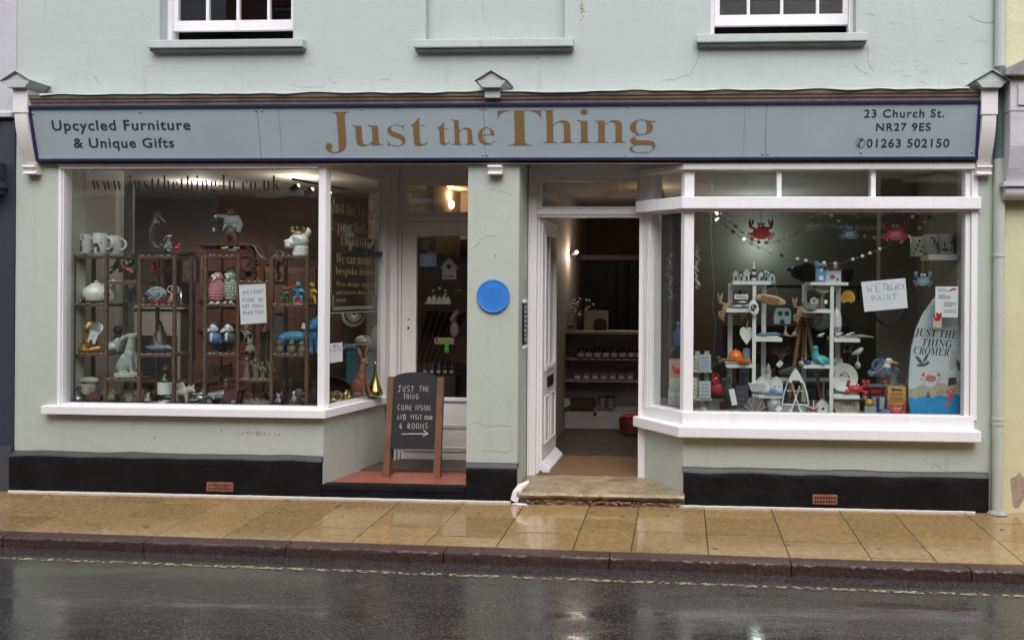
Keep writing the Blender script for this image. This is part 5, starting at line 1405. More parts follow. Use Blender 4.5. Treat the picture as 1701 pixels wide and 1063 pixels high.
musician(497, 505, 37, 'blue frog musician on a red stool playing a pipe', G('frog_blue', (.06, .28, .42)), red, red)
musician(519, 505, 36, 'yellow figure musician at the rack corner', yel)
# two puffin gentlemen busts
def puffin(px, py, label, coat, Y):
    t = It('bird_bust', label, 'bust', px, py, Y)
    t.p('stand', char, MB().lathe([(8, 0), (9, 2), (4, 5), (4, 10), (8, 14)]))
    t.p('coat', coat, blob([((0, 0, 24), (12.5, 9, 11)), C((-8, 0, 28, 4), (-11, 0, 18, 3)), C((8, 0, 28, 4), (11, 0, 18, 3))]))
    t.p('shirt', wht, blob([C((0, -8, 32, 3), (0, -9.4, 22, 1.6))], .7))
    t.p('head', wht, blob([((0, 0, 42), (8, 7.4, 8)), C((-4, -4, 40, 4), (-10, -8, 36, 2))])); t.p('cap_feathers', char, blob([((1, 1.5, 44.5), (8, 7.4, 6.6))], .8))
    for x in (-3, 3.4): t.p('eye', char, MB().ell((x, -7, 43), (1.3, .9, 1.3), nu=8, nv=5))
puffin(356, 587, 'white faced bird bust in a bright blue jacket', G('jacket_blue', (.06, .12, .33), rough=.5), YF + .07)
puffin(381, 587, 'white faced bird bust in a dark teal jacket with white lapels', G('jacket_teal', (.03, .07, .10), rough=.5), YF + .1)
t = It('dark_bull_bust', 'black horned animal bust behind the two bird busts', 'bust', 369, 585, YF + .2, one=True)
t.p('bust', char, blob([((0, 0, 34), (8, 8, 9)), ((0, -6, 28), (5, 5, 5)), C((0, 0, 26, 5), (0, 0, 4, 8)), C((-6, 0, 40, 2.4), (-11, 0, 48, 1)), C((6, 0, 40, 2.4), (11, 0, 48, 1))]))
# middle column: figures and tower
t = It('couple_ornament', 'pale woman figurine holding up a tray on the low shelf', 'figurine', 410, 629, YF + .06, one=True)
t.p('figure', olive, blob([C((0, 0, 0, 7), (0, 0, 8, 6), (0, 0, 18, 4)), ((0, 0, 22), (4.5, 3.6, 6)), ((0, -1, 32), (3.6, 3.6, 4)), C((-3, 0, 26, 1.8), (-10, -1, 30, 1.6)), C((3, 0, 26, 1.8), (9, -1, 29, 1.6)), ((-13, -1, 32), (6, 4, 1.5))], .8))
t = It('ladder_tower', 'dark tower ornament with two ladders leaning on it', 'ornament', 440, 629, YF + .12)
t.p('tower', bronze, MB().box(-9, 9, -5, 5, 0, 40).box(-7, 7, -4, 4, 40, 76).lathe([(7, 76), (9, 78), (4, 86), (.1, 92)]), 0)
for x in (-10, 9):
    b = MB()
    for s in (-4, 4): b.tube([(x + s, -8, 0), (x + s + 2, -5, 88)], .9, 6)
    for k in range(13): b.tube([(x - 4, -7.8, 4 + k * 6.4), (x + 5, -7.8, 4 + k * 6.4)], .7, 5)
    t.p('ladder', olive, b)
for k, (x, h) in enumerate(((425, 36), (436, 30), (450, 32))):
    t = It('climber_figure', ('stout olive climber figure at the foot of the ladders', 'thin olive climber figure between the ladders', 'crouching olive climber figure by the rack post')[k], 'figurine', x, 629, YF + .04, one=True)
    s = h / 36; t.p('figure', olive, blob([C((-2, 0, 0, 2.4 * s), (-2, 0, 12 * s, 2.8 * s)), C((3, 0, 0, 2.4 * s), (2, 0, 12 * s, 2.8 * s)), ((0, 0, 18 * s), (5 * s, 4, 8 * s)), ((0, -1, 30 * s), (3.6 * s, 3.6, 4 * s)), C((-4, -1, 22 * s, 1.8), (-7, -3, 28 * s + k * 3, 1.5)), C((4, -1, 22 * s, 1.8), (8, -3, 15 * s, 1.5))], .8))
t = It('cherub_ornament', 'pale cherub ornament behind the metal rack post', 'ornament', 409, 566, YF + .2, one=True)
t.p('cherub', stone2, blob([((0, 0, 12), (5, 4, 7)), ((0, -1, 22), (4, 4, 4)), C((-4, 0, 14, 2), (-9, 0, 17, 1.4)), C((4, 0, 14, 2), (9, 0, 12, 1.4)), C((-2, 0, 6, 2), (-4, 0, 0, 1.5)), C((2, 0, 6, 2), (4, 0, 0, 1.5))], .8))
# blue dog
t = It('blue_lion', 'large bright blue lion figure striding behind the rack post', 'ornament', 497, 587, YF + .14)
t.p('body', blue, blob([((-8, 0, 27), (25, 10, 10)), ((20, 0, 31), (12, 10, 14)), ((26, -3, 47), (10, 9, 11)), ((24, -10, 43), (6, 5, 5)), C((-27, -4, 24, 7), (-29, -4, 12, 4), (-27, -5, 3, 4.4)), C((-22, 4, 24, 7), (-20, 5, 12, 4), (-18, 4, 3, 4.4)), C((18, -4, 24, 7), (21, -5, 12, 4.6), (22, -7, 3, 5)), C((27, 4, 24, 7), (30, 4, 12, 4.6), (32, 2, 3, 5)), C((-31, 0, 28, 3), (-36, 0, 16, 2)), C((29, -1, 56, 3.4), (32, -1, 63, 1.4))]))
swing(t, 14, 46, 7, rot=.2, y=-13)
def bunny(px, label, h, tall):
    t = It('rabbit_figure', label, 'figurine', px, 588, YF + .02, one=True)
    s = h / 28
    t.p('rabbit', olive, blob([((0, 0, 7 * s), (6.5, 5, 8 * s)), ((0, -1, 17 * s), (4.6, 4.2, 4.6)), *( [C((-2, 0, 20 * s, 1.5), (-3, 0, 29 * s, 1)), C((2, 0, 20 * s, 1.5), (3, 0, 29 * s, 1))] if tall == 1 else [C((0, 0, 20 * s, 1.4), (4, 0, 27 * s, 1.2), (1, 0, 31 * s, 1), (-3, 0, 28 * s, .8))] if tall == 2 else [((0, 0, 20), (6, 5, 3))])], .8))
bunny(465, 'squat olive hooded figure under the blue lion', 30, 0); bunny(485, 'olive rabbit figure with upright ears under the blue lion', 29, 1); bunny(502, 'olive monkey figure with a curled tail under the blue lion', 28, 2)
# racing car
t = It('toy_racing_car', 'silver and maroon vintage racing car with a driver', 'model car', 372, 672, YF + .02)
t.p('body', silver, blob([C((-22, 0, 14, 7), (0, 0, 16, 9), (20, 0, 15, 9)), C((-27, 0, 12, 4), (-22, 0, 14, 7))])); t.p('flank', plum, MB().prism([(2, 9), (28, 9), (28, 25), (6, 25)], -9.8, 9.8), 0, bev=.002)
for x in (-19, 22):
    for s in (-1, 1):
        wq = t.p('wheel', char, MB().torus((x, s * 10, 7), 5.4, 2)); t.p('hub', silver, MB().lathe([(3.6, -.8), (3.6, .8)], n=14).rot(R(90), 'X').mv(x, s * 10, 7), parent=wq)
t.p('mudguard', silver, MB().torus((-19, -10, 7), 9, 1.5, a0=R(20), a1=R(170)))
t.p('driver', brown, blob([((4, 0, 30), (4.5, 4, 7)), ((4, -1, 40), (3.6, 3.6, 4)), C((1, -2, 32, 1.6), (-6, -3, 29, 1.4))], .8))
t = It('hanging_puppet', 'small dark puppet dangling over the racing car', 'puppet', 374, 632, YF + .18, one=True)
t.p('puppet', brown, blob([((0, 0, 10), (4, 3, 6)), ((0, 0, 19), (3.4, 3.2, 3.6)), C((-3, 0, 12, 1.3), (-9, 0, 4, 1)), C((3, 0, 12, 1.3), (8, 0, 18, 1)), C((-2, 0, 5, 1.4), (-4, 0, -8, 1)), C((2, 0, 5, 1.4), (3, 0, -8, 1)), C((0, 0, 22, .7), (0, 0, 34, .6))], .7))
t = It('leaf_tray', 'pewter tray of overlapping pointed leaves on the window floor', 'tray', 430, 673, YF + .03, one=True)
b = MB()
for k in range(9):
    x = -22 + k * 5.4; b.prism([(x - 5, 0), (x + 5, 0), (x + 2, 7), (x - 4, 14 - abs(k - 4))], -2 - (k % 2) * 2, -.8 - (k % 2) * 2)
t.p('tray', silver, b.ell((0, 2, 3), (25, 7, 3)), 30)
for px, h, r, lab in ((413, 20, 8, 'small brown wheel ornament beside the racing car'), ):
    t = It('wheel_ornament', lab, 'ornament', px, 672, YF + .05, one=True); t.p('wheel', brown, MB().torus((0, 0, 10), 8, 2).torus((0, 0, 10), 3, 1.4).tube([(-8, 0, 10), (8, 0, 10)], .8).tube([(0, 0, 2), (0, 0, 18)], .8))
for k, (px, py, h, lab) in enumerate(((468, 672, 30, 'dark slim bottle standing under the blue lion shelf'), (482, 672, 44, 'tall dark candlestick under the blue lion shelf'), (497, 672, 26, 'short bronze goblet under the blue lion shelf'), (521, 672, 38, 'tall bronze vase by the corner post'))):
    t = It(('bottle', 'candlestick', 'goblet', 'vase')[k], lab, ('bottle', 'candlestick', 'goblet', 'vase')[k], px, py, YF + .1 + .03 * k, one=True)
    pr = ([(5, 0), (5.5, 1), (5.5, h * .6), (2, h * .75), (2, h)], [(7, 0), (6, 2), (1.6, 5), (2, h * .5), (1.4, h * .8), (4, h), (.1, h)], [(5, 0), (4, 1.5), (1.2, 4), (1.2, h * .4), (6, h * .6), (6, h)], [(4, 0), (7, h * .3), (6, h * .6), (3, h * .8), (5, h)])[k]
    t.p('x', (char, bronze, silver, bronze)[k], MB().lathe(pr))
t = It('skull_ornament', 'small silver penguin shaped ornament at the foot of the second rack', 'ornament', 489, 673, YF + .0, one=True)
t.p('x', silver, blob([((0, 0, 9), (5, 4.5, 9)), ((0, -1, 20), (4, 4, 4.4)), C((-4, 0, 12, 1.6), (-8, 0, 5, 1))], .8))
for px, py, lab in ((455, 632, 'pale face mask hung in the second rack'),):
    pass
# dark trailing foliage under the lower shelves (artificial stems)
for k, (px, py, lab) in enumerate(((352, 625, 'cluster of brown carved roses under the bird busts'), (378, 627, 'cluster of brown twigs under the teal jacket bust'))):
    t = It('carved_cluster', lab, 'ornament', px, py, YF + .16, one=True)
    b = MB()
    for _ in range(26): b.torus((random.gauss(0, 6), random.gauss(0, 3), 12 + random.gauss(0, 5)), random.uniform(1.5, 4), .9, random.choice('xyz'), 10, 5)
    t.p('x', brown, b)

# ============ goods seen through the angled pane
t = It('blue_cabinet', 'teal blue painted cabinet behind the angled pane', 'cabinet', 620, 655, .98)
bc = G('cabinet_blue', (.055, .16, .20), rough=.5)
t.p('carcass', bc, MB().box(-46, 20, 0, 60, 0, 76), 0, bev=.003); t.p('top', G('cabinet_top', (.10, .25, .31), rough=.5), MB().box(-49, 22, -4, 62, 76, 81), 0, bev=.003); t.p('door_panel', bc, MB().box(-40, 14, -2, 0, 6, 70), 0)
hare(598, 656, 66, .5, 'tall rust brown wooden hare sitting before the blue cabinet', terra)
t = It('brass_bell', 'tapering polished brass bell vase on the window board', 'vase', 623, 656, .62)
t.p('body', brass2, MB().lathe([(13, 0), (14, 2), (12, 8), (8, 18), (4, 30), (2.4, 40), (2.4, 50)], n=28)); t.p('stopper', brass2, MB().ell((0, 0, 52), (2.6, 2.6, 3.4)))
t = It('globe_skull', 'polished silver globe with a small skull resting in a wooden dish', 'ornament', 604, 579, .8)
t.p('dish', woodp, MB().lathe([(7, 0), (12, 3), (17, 7), (16, 7.4), (.1, 3)])); t.p('globe', silver, MB().ell((0, 0, 12), (14, 14, 11))); t.p('skull', silver, blob([((2, -8, 17), (5.4, 5, 5)), ((2, -10, 12), (3.6, 3.4, 3))], .7))
t = It('striped_cat', 'black and white striped cat ornament reclining on a shelf', 'ornament', 592, 418, .75)
t.p('body', stone2, blob([C((-16, 0, 30, 9), (-8, 0, 18, 9), (6, 0, 12, 8), (20, 0, 8, 6)), ((-16, -3, 34), (9, 8, 8)), C((-21, 0, 40, 2.6), (-22, 0, 45, 1)), C((-11, 0, 40, 2.6), (-10, 0, 45, 1)), C((-8, -6, 14, 3.4), (-6, -9, 3, 3)), C((20, 0, 8, 4), (27, 0, 12, 3), (30, 0, 18, 2.4))]))
b = MB()
for k in range(8): b.torus((-10 + k * 4.2, 0, 19 - k * 1.4), 8.8 - k * .3, 1.3, 'x', 16, 5)
t.p('stripes', char, b)
t = It('wall_shelf', 'dark wall shelf carrying the striped cat behind the angled pane', 'shelf', 592, 420, .75, one=True)
t.p('x', char, MB().box(-38, 40, -16, 20, -5, 2), 0, bev=.003)
t = It('hanging_dog_mask', 'dark animal head ornament on the shelf behind the angled pane', 'ornament', 634, 402, .9, one=True)
t.p('x', char, blob([((0, 0, 10), (8, 7, 8)), ((4, -5, 5), (5, 5, 4)), C((-5, 0, 16, 3), (-9, 0, 12, 2))]))
for k, (px, lab) in enumerate(((549, 'brass ring ornament nearest the corner post'), (560, 'middle brass ring ornament on the window floor'), (577, 'brass ring ornament beside the wooden hare'))):
    t = It('brass_ring', lab, 'ornament', px, 669 - k * 2, .3 + k * .03, 'brass rings on the window floor', one=True); t.p('x', brass2, MB().torus((0, 0, 9), 7.5, 2.2, 'x' if k != 1 else 'y'))
t = It('wicker_chair', 'dark rounded wicker chair back behind the corner post', 'chair', 552, 668, .85)
b = MB()
for k in range(8): b.torus((0, k * 2.5, 0), 42 - k * 1.2, 1.6, a0=R(0), a1=R(180), n=22, m=6)
t.p('backrest', char, b); t.p('weave', char, MB().lathe([(40, 0), (38, 1)], n=24).rot(R(90), 'X').mv(0, 16, 0)); 
for x in (-26, 26): t.p('leg', char, MB().tube([(x, 6, 0), (x, 6, -40)], 2.5))
t = It('red_dish', 'pink red dish lying on the window floor by the corner', 'dish', 553, 676, .22, one=True); t.p('x', G('coral', (.5, .16, .14)), MB().lathe([(9, 0), (11, 2), (10, 2.4), (.1, 1)]))
t = It('grey_cushion', 'pale grey rounded stool top above the blue cabinet', 'stool', 634, 580, 1.0, one=True); t.p('x', G('pale_linen', (.26, .26, .24), rough=.9), blob([((0, 0, 22), (17, 12, 22))], 1.5))

# ============ the dim room behind the first window
t = It('fireplace_mantel', 'pale painted mantelpiece at the rear of the first room', 'fireplace', 262, 655, 2.9)
mg = G('dim_white_paint', (.30, .29, .28), rough=.6)
t.p('shelf', mg, MB().box(-62, 66, -16, 0, 142, 150), 0, bev=.004); t.p('frieze', mg, MB().box(-52, 56, -8, 0, 98, 142), 0); t.p('firebox', char, MB().box(-36, 38, -4, 0, 0, 98), 0)
for x in (-52, 38): t.p('jamb', mg, MB().box(x, x + 16, -8, 0, 0, 98), 0, bev=.003)
t = It('wooden_dresser', 'dark red wooden dresser with open shelves behind the second rack', 'dresser', 372, 660, 2.6)
dr = wood('dresser_wood', (.085, .038, .028), .5, .4)
t.p('cabinet', dr, MB().box(-48, 60, -25, 25, -40, 60), 0, bev=.004); t.p('back_panel', dr, MB().box(-48, 60, 20, 25, 60, 255), 0)
for x in (-48, 56): t.p('side_panel', dr, MB().box(x, x + 4, -5, 20, 60, 255), 0)
for z in (110, 160, 210, 252): t.p('shelf', dr, MB().box(-44, 56, -4, 20, z, z + 4), 0)
for x in (-40, 8):
    d_ = t.p('drawer', dr, MB().box(x, x + 44, -27, -25, 30, 54), 0, bev=.003); t.p('knob', brass2, MB().ell((x + 22, -29, 42), 2.5, nu=8, nv=6), parent=d_)
t = It('wardrobe', 'tall dark wardrobe in the rear of the first room', 'wardrobe', 490, 660, 2.8)
t.p('carcass', DKW, MB().box(-40, 44, -25, 25, -50, 215), 0, bev=.005)
for x in (-37, 3): d_ = t.p('door', wood('wardrobe_wood', (.05, .028, .022), .6), MB().box(x, x + 38, -28, -25, -30, 208), 0, bev=.004); t.p('handle', brass2, MB().ell((x + (34 if x < 0 else 4), -30, 80), (1.5, 1.5, 5), nu=8, nv=6), parent=d_)
t = It('side_table', 'low dark table with ornaments in the rear of the first room', 'table', 300, 668, 1.7)
t.p('top', DKW, MB().box(-70, 60, -25, 25, 30, 35), 0, bev=.003)
for x, y in ((-66, -21), (56, -21), (-66, 21), (56, 21)): t.p('leg', DKW, MB().box(x - 3, x + 3, y - 3, y + 3, -60, 30), 0)
for k, (px, py, h, r, m, lab) in enumerate(((270, 520, 34, 9, bronze, 'bronze urn on the mantel shelf'), (236, 524, 26, 8, char, 'black framed clock on the mantel shelf'), (300, 521, 30, 6, silver, 'pewter candlestick on the mantel shelf'))):
    t = It(('urn', 'clock', 'candlestick')[k], lab, ('urn', 'clock', 'candlestick')[k], px, py - 14, 2.85, one=True)
    t.p('x', m, MB().lathe([(r * .6, 0), (r, h * .35), (r * .8, h * .7), (r * .3, h * .85), (r * .5, h)]))
# track light with two spot heads
t = It('track_light', 'black ceiling track with little spot lamps in the first window', 'spotlight', 505, 312, .7)
t.p('track', char, MB().tube([(-20, 0, 14), (70, 0, -2)], 2, 6))
for k, (x, z) in enumerate(((-10, 4), (14, -2), (44, -8))):
    h_ = t.p('lamp_head', char, MB().lathe([(3, 0), (5, 3), (5, 14), (2, 17)]).rot(R(-125), 'Y').mv(x, 0, z)); t.p('bulb', mat('lit_bulb', (1, 1, 1), emit=(1, .85, .6), estr=6 if k else 1.5, var=0), MB().ell((x - 1.5 * 0 + 0, 0, z - .5), 3), parent=h_)

# more stock on the first window's floor and in the gaps
def vase(name, px, py, Y, pr, m, label, cat): 
    t = It(name, label, cat, px, py, Y, one=True); t.p('x', m, MB().lathe(pr))
vase('glass_lantern', 292, 505, YF + .2, [(6, 0), (7, 2), (6, 14), (3, 20), (4, 24)], G('smoky_glass', (.12, .11, .11), rough=.15), 'smoky glass lantern at the rear of the pebble ornament shelf', 'lantern')
vase('pepper_pot', 212, 503, YF + .2, [(5, 0), (6, 3), (4, 10), (6, 16), (3, 22), (1, 25)], silver, 'ridged pewter pepper pot behind the cat jar', 'pot')
vase('pepper_pot', 222, 505, YF + .22, [(5, 0), (6, 3), (4, 10), (6, 18), (3, 26), (1, 29)], G('glitter_grey', (.3, .3, .31), var=.6, scale=70, rough=.2), 'sparkling grey pepper pot beside the first rack post', 'pot')
vase('clay_pot', 350, 671, YF + .2, [(6, 0), (9, 8), (7, 14), (8, 17)], terra, 'rust clay pot behind the racing car', 'pot')
vase('ink_bottle', 441, 671, YF + .16, [(6, 0), (6, 12), (2, 15), (2, 19)], char, 'stubby black ink bottle behind the leaf tray', 'bottle')
vase('bud_vase', 455, 671, YF + .12, [(4, 0), (6, 6), (2, 16), (3, 22)], bronze, 'slim bronze bud vase behind the leaf tray', 'vase')
vase('clay_pot', 512, 672, YF + .2, [(6, 0), (8, 10), (5, 18), (6, 20)], brown, 'brown clay pot under the blue lion shelf end', 'pot')
vase('brass_goblet', 256, 671, YF + .2, [(5, 0), (2, 4), (2, 9), (6, 13), (6, 22)], G('dull_brass', (.2, .15, .07), rough=.4, metal=.6), 'dull brass goblet behind the pewter dish', 'goblet')
for k, (px, py, Y, h, m, lab) in enumerate(((138, 669, YF + .16, 20, bronze, 'little bronze crouching figure under the chef head jar'), (226, 671, YF + .05, 22, olive, 'small olive gnome before the stone block'), (246, 669, YF + .06, 16, stone2, 'tiny pale bear beside the rack foot'), (402, 671, YF + .14, 30, brown, 'brown wooden soldier behind the racing car'), (463, 671, YF + .03, 18, silver, 'small pewter owl beside the leaf tray'), (504, 673, YF + .04, 24, bronze, 'small bronze cat sitting by the corner'), (513, 586, YF + .2, 26, olive, 'olive hooded figure behind the blue lion tail'), (404, 465, YF + .14, 20, brown, 'small brown foal under the wire horse'), (416, 587, YF + .2, 26, stone2, 'pale kneeling figure between the racks'))):
    t = It('small_figurine', lab, 'figurine', px, py, Y, one=True); s = h / 20
    t.p('x', m, blob([((0, 0, 6 * s), (5 * s, 4 * s, 6.5 * s)), ((0, -1, 14 * s), (3.6 * s, 3.4 * s, 4 * s)), C((-3 * s, -2, 9 * s, 1.6 * s), (-5 * s, -4, 3 * s, 1.3 * s)), C((3 * s, -2, 9 * s, 1.6 * s), ((3 + k % 3 * 2) * s, -4, (4 + k % 4 * 3) * s, 1.3 * s)), C((-2 * s, 0, 17 * s, 1.3 * s), (-3 * s, 0, (19 + k % 3 * 2) * s, .8)), C((2 * s, 0, 17 * s, 1.3 * s), (3 * s, 0, (19 + k % 3 * 2) * s, .8))], .8))
for k, (px, py, lab) in enumerate(((318, 470, 'dark framed picture leaning at the rear of the first rack'), (462, 590, 'tall dark framed mirror behind the second rack'))):
    t = It('framed_picture' if k == 0 else 'framed_mirror', lab, 'picture' if k == 0 else 'mirror', px, py, 1.2 + k * .3); w_, h = (34, 44) if k == 0 else (30, 70)
    t.p('moulding', DKW, wall_holes(MB(), -w_ / 2, w_ / 2, 0, h, [(-w_ / 2 + 4, w_ / 2 - 4, 4, h - 4)], -2, 2), 0); t.p('canvas', G('dim_canvas' if k == 0 else 'dim_mirror', (.16, .12, .09) if k == 0 else (.2, .22, .23), var=.5, rough=.2), MB().box(-w_ / 2 + 3, w_ / 2 - 3, -.5, .5, 3, h - 3), 0)
t = It('hanging_sprig', 'bundle of dried flowers hanging from the first rack top', 'dried flowers', 196, 455, YF + .2, one=True); b = MB()
for k in range(18): b.tube([(0, 0, 28), (random.gauss(0, 4), random.gauss(0, 3), 12), (random.gauss(0, 7), random.gauss(0, 4), random.uniform(0, 12))], [.6, .7, 1.4], 5)
t.p('x', bronze, b)
# ============ right-hand window: two white open display frames
wm = mat('white_shelf_paint', (.66, .67, .66), .5, .06, 8)
YR = .20
def frame_unit(px, py, label):
    t = It('display_stand', label, 'display stand', px, py, YR, 'white open display frames in the canted window')
    d = 62
    for x in (-36, 22): t.p('rear_post', wm, MB().box(x - 4, x + 4, d, d + 4, 10, 214), 0, bev=.001)
    t.p('top_rail', wm, MB().box(-40, 26, d - 1, d + 5, 204, 215), 0, bev=.001)
    t.p('front_post', wm, MB().box(-3, 3, 0, 5, 2, 212), 0, bev=.001)
    t.p('top_shelf', wm, MB().box(-36, 26, -2, d, 213, 218), 0, bev=.001)
    for x0, x1, z in ((-46, -3, 170), (3, 46, 122), (-46, -3, 78), (3, 46, 28)):
        t.p('shelf', wm, MB().box(x0, x1, -2, d + 1, z - 3, z + 3), 0, bev=.001)
    return t
frame_unit(1252, 686, 'white open display frame carrying the harbour village')
frame_unit(1381, 687, 'white open display frame carrying the blue robot books')
hb_ = It('harbour_village', 'row of tiny painted beach huts around a striped lighthouse', 'ornament', 1251, 470, YR + .06)
hb_.p('base', G('harbour_grey', (.30, .33, .34), var=.3), MB().box(-34, 36, -8, 8, -2, 4), 0)
for k, (x, h, w_, c) in enumerate(((-29, 14, 8, (.4, .4, .38)), (-20, 13, 8, (.36, .40, .42)), (-11, 17, 10, (.5, .5, .48)), (13, 16, 9, (.5, .5, .5)), (21, 15, 11, (.16, .33, .33)), (31, 14, 9, (.45, .45, .44)))):
    hu = hb_.p('beach_hut', G('hut_paint_%s' % 'abcdef'[k], c), MB().prism([(x - w_ / 2, 4), (x + w_ / 2, 4), (x + w_ / 2, h - 2), (x, h + 4), (x - w_ / 2, h - 2)], -5, 4), 0)
    hb_.p('hut_roof', char if k % 2 else wht, MB().prism([(x - w_ / 2 - 1.5, h - 2.5), (x, h + 4), (x + w_ / 2 + 1.5, h - 2.5), (x + w_ / 2 + 1.5, h - .8), (x, h + 6), (x - w_ / 2 - 1.5, h - .8)], -6, 5), 0, parent=hu)
    hb_.p('hut_door', char, MB().box(x - 1.6, x + 1.6, -5.6, -5, 4, 10), 0, parent=hu)
lh = hb_.p('lighthouse', wht, MB().lathe([(4.4, 4), (3.2, 26), (4, 26.5), (4, 27.5), (2.2, 28), (2.2, 32), (3, 32.5), (.2, 36)], (1, -2, 0)))
hb_.p('stripe', plum, MB().lathe([(4.35, 8), (4.05, 14)], (1, -2, 0)).lathe([(3.85, 18), (3.6, 23)], (1, -2, 0)), parent=lh)
t = It('book_robot', 'blue robot shaped book box with a round red button on top of the second frame', 'ornament', 1377, 473, YR + .06)
t.p('tower', G('robot_blue', (.12, .27, .44)), MB().box(-22, -6, -6, 6, 0, 30).box(-23, -5, -7, 7, 30, 36).box(-22, -19, -7, 7, 36, 39).box(-9, -6, -7, 7, 36, 39), 0, bev=.001)
t.p('body', G('robot_pale', (.40, .48, .52)), MB().box(-7, 19, -5, 5, 2, 24), 0, bev=.001); t.p('roof', brown, MB().box(-9, 21, -6, 6, 24, 29), 0)
for x, z, r, m in ((5, 13, 3.4, red), (13, 9, 1.8, char), (-14, 24, 2.6, wht), (-14, 11, 4, wht)): t.p('button', m, MB().lathe([(r, 0), (r, 1)], n=16).rot(R(90), 'X').mv(x, -5.4 if x > -8 else -6.2, z))
t.p('wave_foot', G('robot_blue'), blob([C((-26, 0, 2, 3), (-10, -2, 3, 4), (6, -2, 2, 3.4), (24, 0, 2, 2.4))])); swing(t, 9, 30, 6, woodp, 0, -7)
# left shelf goods of frame one
def wood_crab(px, py, label, s=1, Y=YR + .1, body=woodp):
    t = It('wooden_crab', label, 'ornament', px, py, Y, 'flat wooden crabs')
    b = MB().prism([(s * 17 * math.cos(R(a)), s * (18 + 11 * math.sin(R(a)))) for a in range(0, 360, 20)], -2, 2)
    t.p('shell', body, b, 30)
    for q in (-1, 1):
        t.p('claw', body, MB().tube([(q * 12 * s, 0, 24 * s), (q * 21 * s, 0, 27 * s), (q * 21 * s, 0, 37 * s)], [2.6 * s, 3 * s, 4.6 * s], 8, flat=.5).tube([(q * 23 * s, -1, 36 * s), (q * 25 * s, -1, 44 * s)], [2.4 * s, .6 * s], 6, flat=.5).tube([(q * 19 * s, -1, 36 * s), (q * 17 * s, -1, 44 * s)], [2.4 * s, .6 * s], 6, flat=.5))
        for k in range(3): t.p('crab_leg', body, MB().tube([(q * 13 * s, 0, (14 - k * 3) * s), (q * (22 - k * 3) * s, 0, (11 - k * 4) * s), (q * (22 - k * 4) * s, 0, (2 - k * 3) * s)], [2 * s, 1.8 * s, 1 * s], 6, flat=.6))
wood_crab(1217, 530, 'pale wooden crab behind the stack of little crates')
wood_crab(1340, 535, 'pale wooden crab standing behind the leaf bowl', .95, YR + .16)
t = It('crate_stack', 'stack of small white lettered boxes and pewter dishes', 'box', 1229, 513, YR + .04)
t.p('box', tagm, MB().box(-9, 13, -6, 6, 16, 24), 0); t.p('panel', stone2, MB().box(-7, 11, -6.4, -6, 18, 22), 0); t.p('dish', silver, blob([((-4, 0, 4), (15, 7, 4)), ((4, -2, 11), (10, 6, 3)), ((10, -3, 5), (8, 6, 4))], .8)); t.p('rim', bronze, MB().torus((0, -2, 9), 12, 1, 'z'))
t = It('fish_medallion', 'white oval hanging disc painted with a curled fish', 'hanging ornament', 1253, 523, YR - .03)
t.p('disc', wht, MB().lathe([(10, 0), (10, 1.2), (9, 1.6), (.1, 1.6)], n=30).xf(Matrix.Diagonal((.8, 1.25, 1, 1))).rot(R(90), 'X').rot(R(-12), 'Y').mv(-1, 0, 12)); t.p('fish', char, MB().torus((-1, -2, 12), 4.4, 1.1, a0=0, a1=5).tube([(-5, -2, 9), (0, -2, 12), (3, -2, 17)], [.4, 1.6, .4]))
t = It('surfboard_sign', 'small pale wooden surfboard sign hung from the first frame', 'sign', 1280, 498, YR - .02)
t.p('board', woodp, MB().ell((0, 0, 0), (26, 1.6, 8.2), 0, R(11)), 40); t.p('lettered_panel', G('burnt_brown', (.22, .12, .07), var=.5, scale=90), MB().obox((-1, -1.2, 0), (31, 1.4, 9), 0, R(11)), 0)
t.p('cord', twine, MB().tube([(-12, 0, 3), (-5, 0, 16), (8, 0, 22)], .5, 5).tube([(17, 0, -2), (12, 0, 8), (8, 0, 22)], .5, 5))
t = It('hanging_heart', 'white wooden heart hanging beside the orange bowls shelf', 'hanging ornament', 1240, 572, YR + .05, one=True)
hp = [(0, 0)] + [(s * x, z) for s, x, z in ((1, 8, 10), (1, 11.5, 19), (1, 10, 26), (1, 5.5, 29), (1, 1.5, 27))] + [(0, 24)] + [(-x, z) for x, z in ((1.5, 27), (5.5, 29), (10, 26), (11.5, 19), (8, 10))]
t.p('x', wht, MB().prism(hp, -1.5, 1.5).tube([(0, 0, 26), (2, 0, 40)], .5, 5), 30)
t = It('sea_trinkets', 'blue and white sea trinket dish on the first frame middle shelf', 'dish', 1275, 558, YR + .03, one=True)
t.p('x', G('sea_blue', (.07, .16, .22), var=.6, scale=50), blob([((-8, 0, 2), (11, 5, 3)), ((8, 0, 3), (12, 5, 3)), C((14, 0, 5, 2), (22, 0, 2, 1.5))], .8))
t = It('caravan_ornament', 'pale blue rounded caravan ornament behind the first frame', 'ornament', 1299, 538, YR + .3)
t.p('body', G('caravan_blue', (.27, .37, .41)), MB().prism([(-14, 0), (13, 0), (14, 12), (14, 22), (11, 26), (-8, 26), (-13, 20), (-15, 10)], -10, 8), 0, bev=.004); t.p('wheel', char, MB().lathe([(4, 0), (4, 2)], n=16).rot(R(90), 'X').mv(-1, -10, 4)); t.p('window', char, MB().box(-8, -1, -10.5, -10, 14, 21).box(3, 10, -10.5, -10, 14, 21), 0)
for k, (px, lab) in enumerate(((1305, 'small pale sitting figure under the blue caravan'), (1320, 'small pale reclining figure behind the wooden tripod'))):
    t = It('stone_figure', lab, 'figurine', px, 559, YR + .24, one=True); t.p('x', woodp, blob([((0, 0, 4), (5, 4, 4)), C((0, 0, 6, 2.6), (0 + k * 3, 0, 13, 2)), ((0 + k * 4, -1, 16), (2.2, 2.2, 2.6)), C((-1, -3, 3, 2), (7 - k * 14, -4, 1, 1.4))], .7))
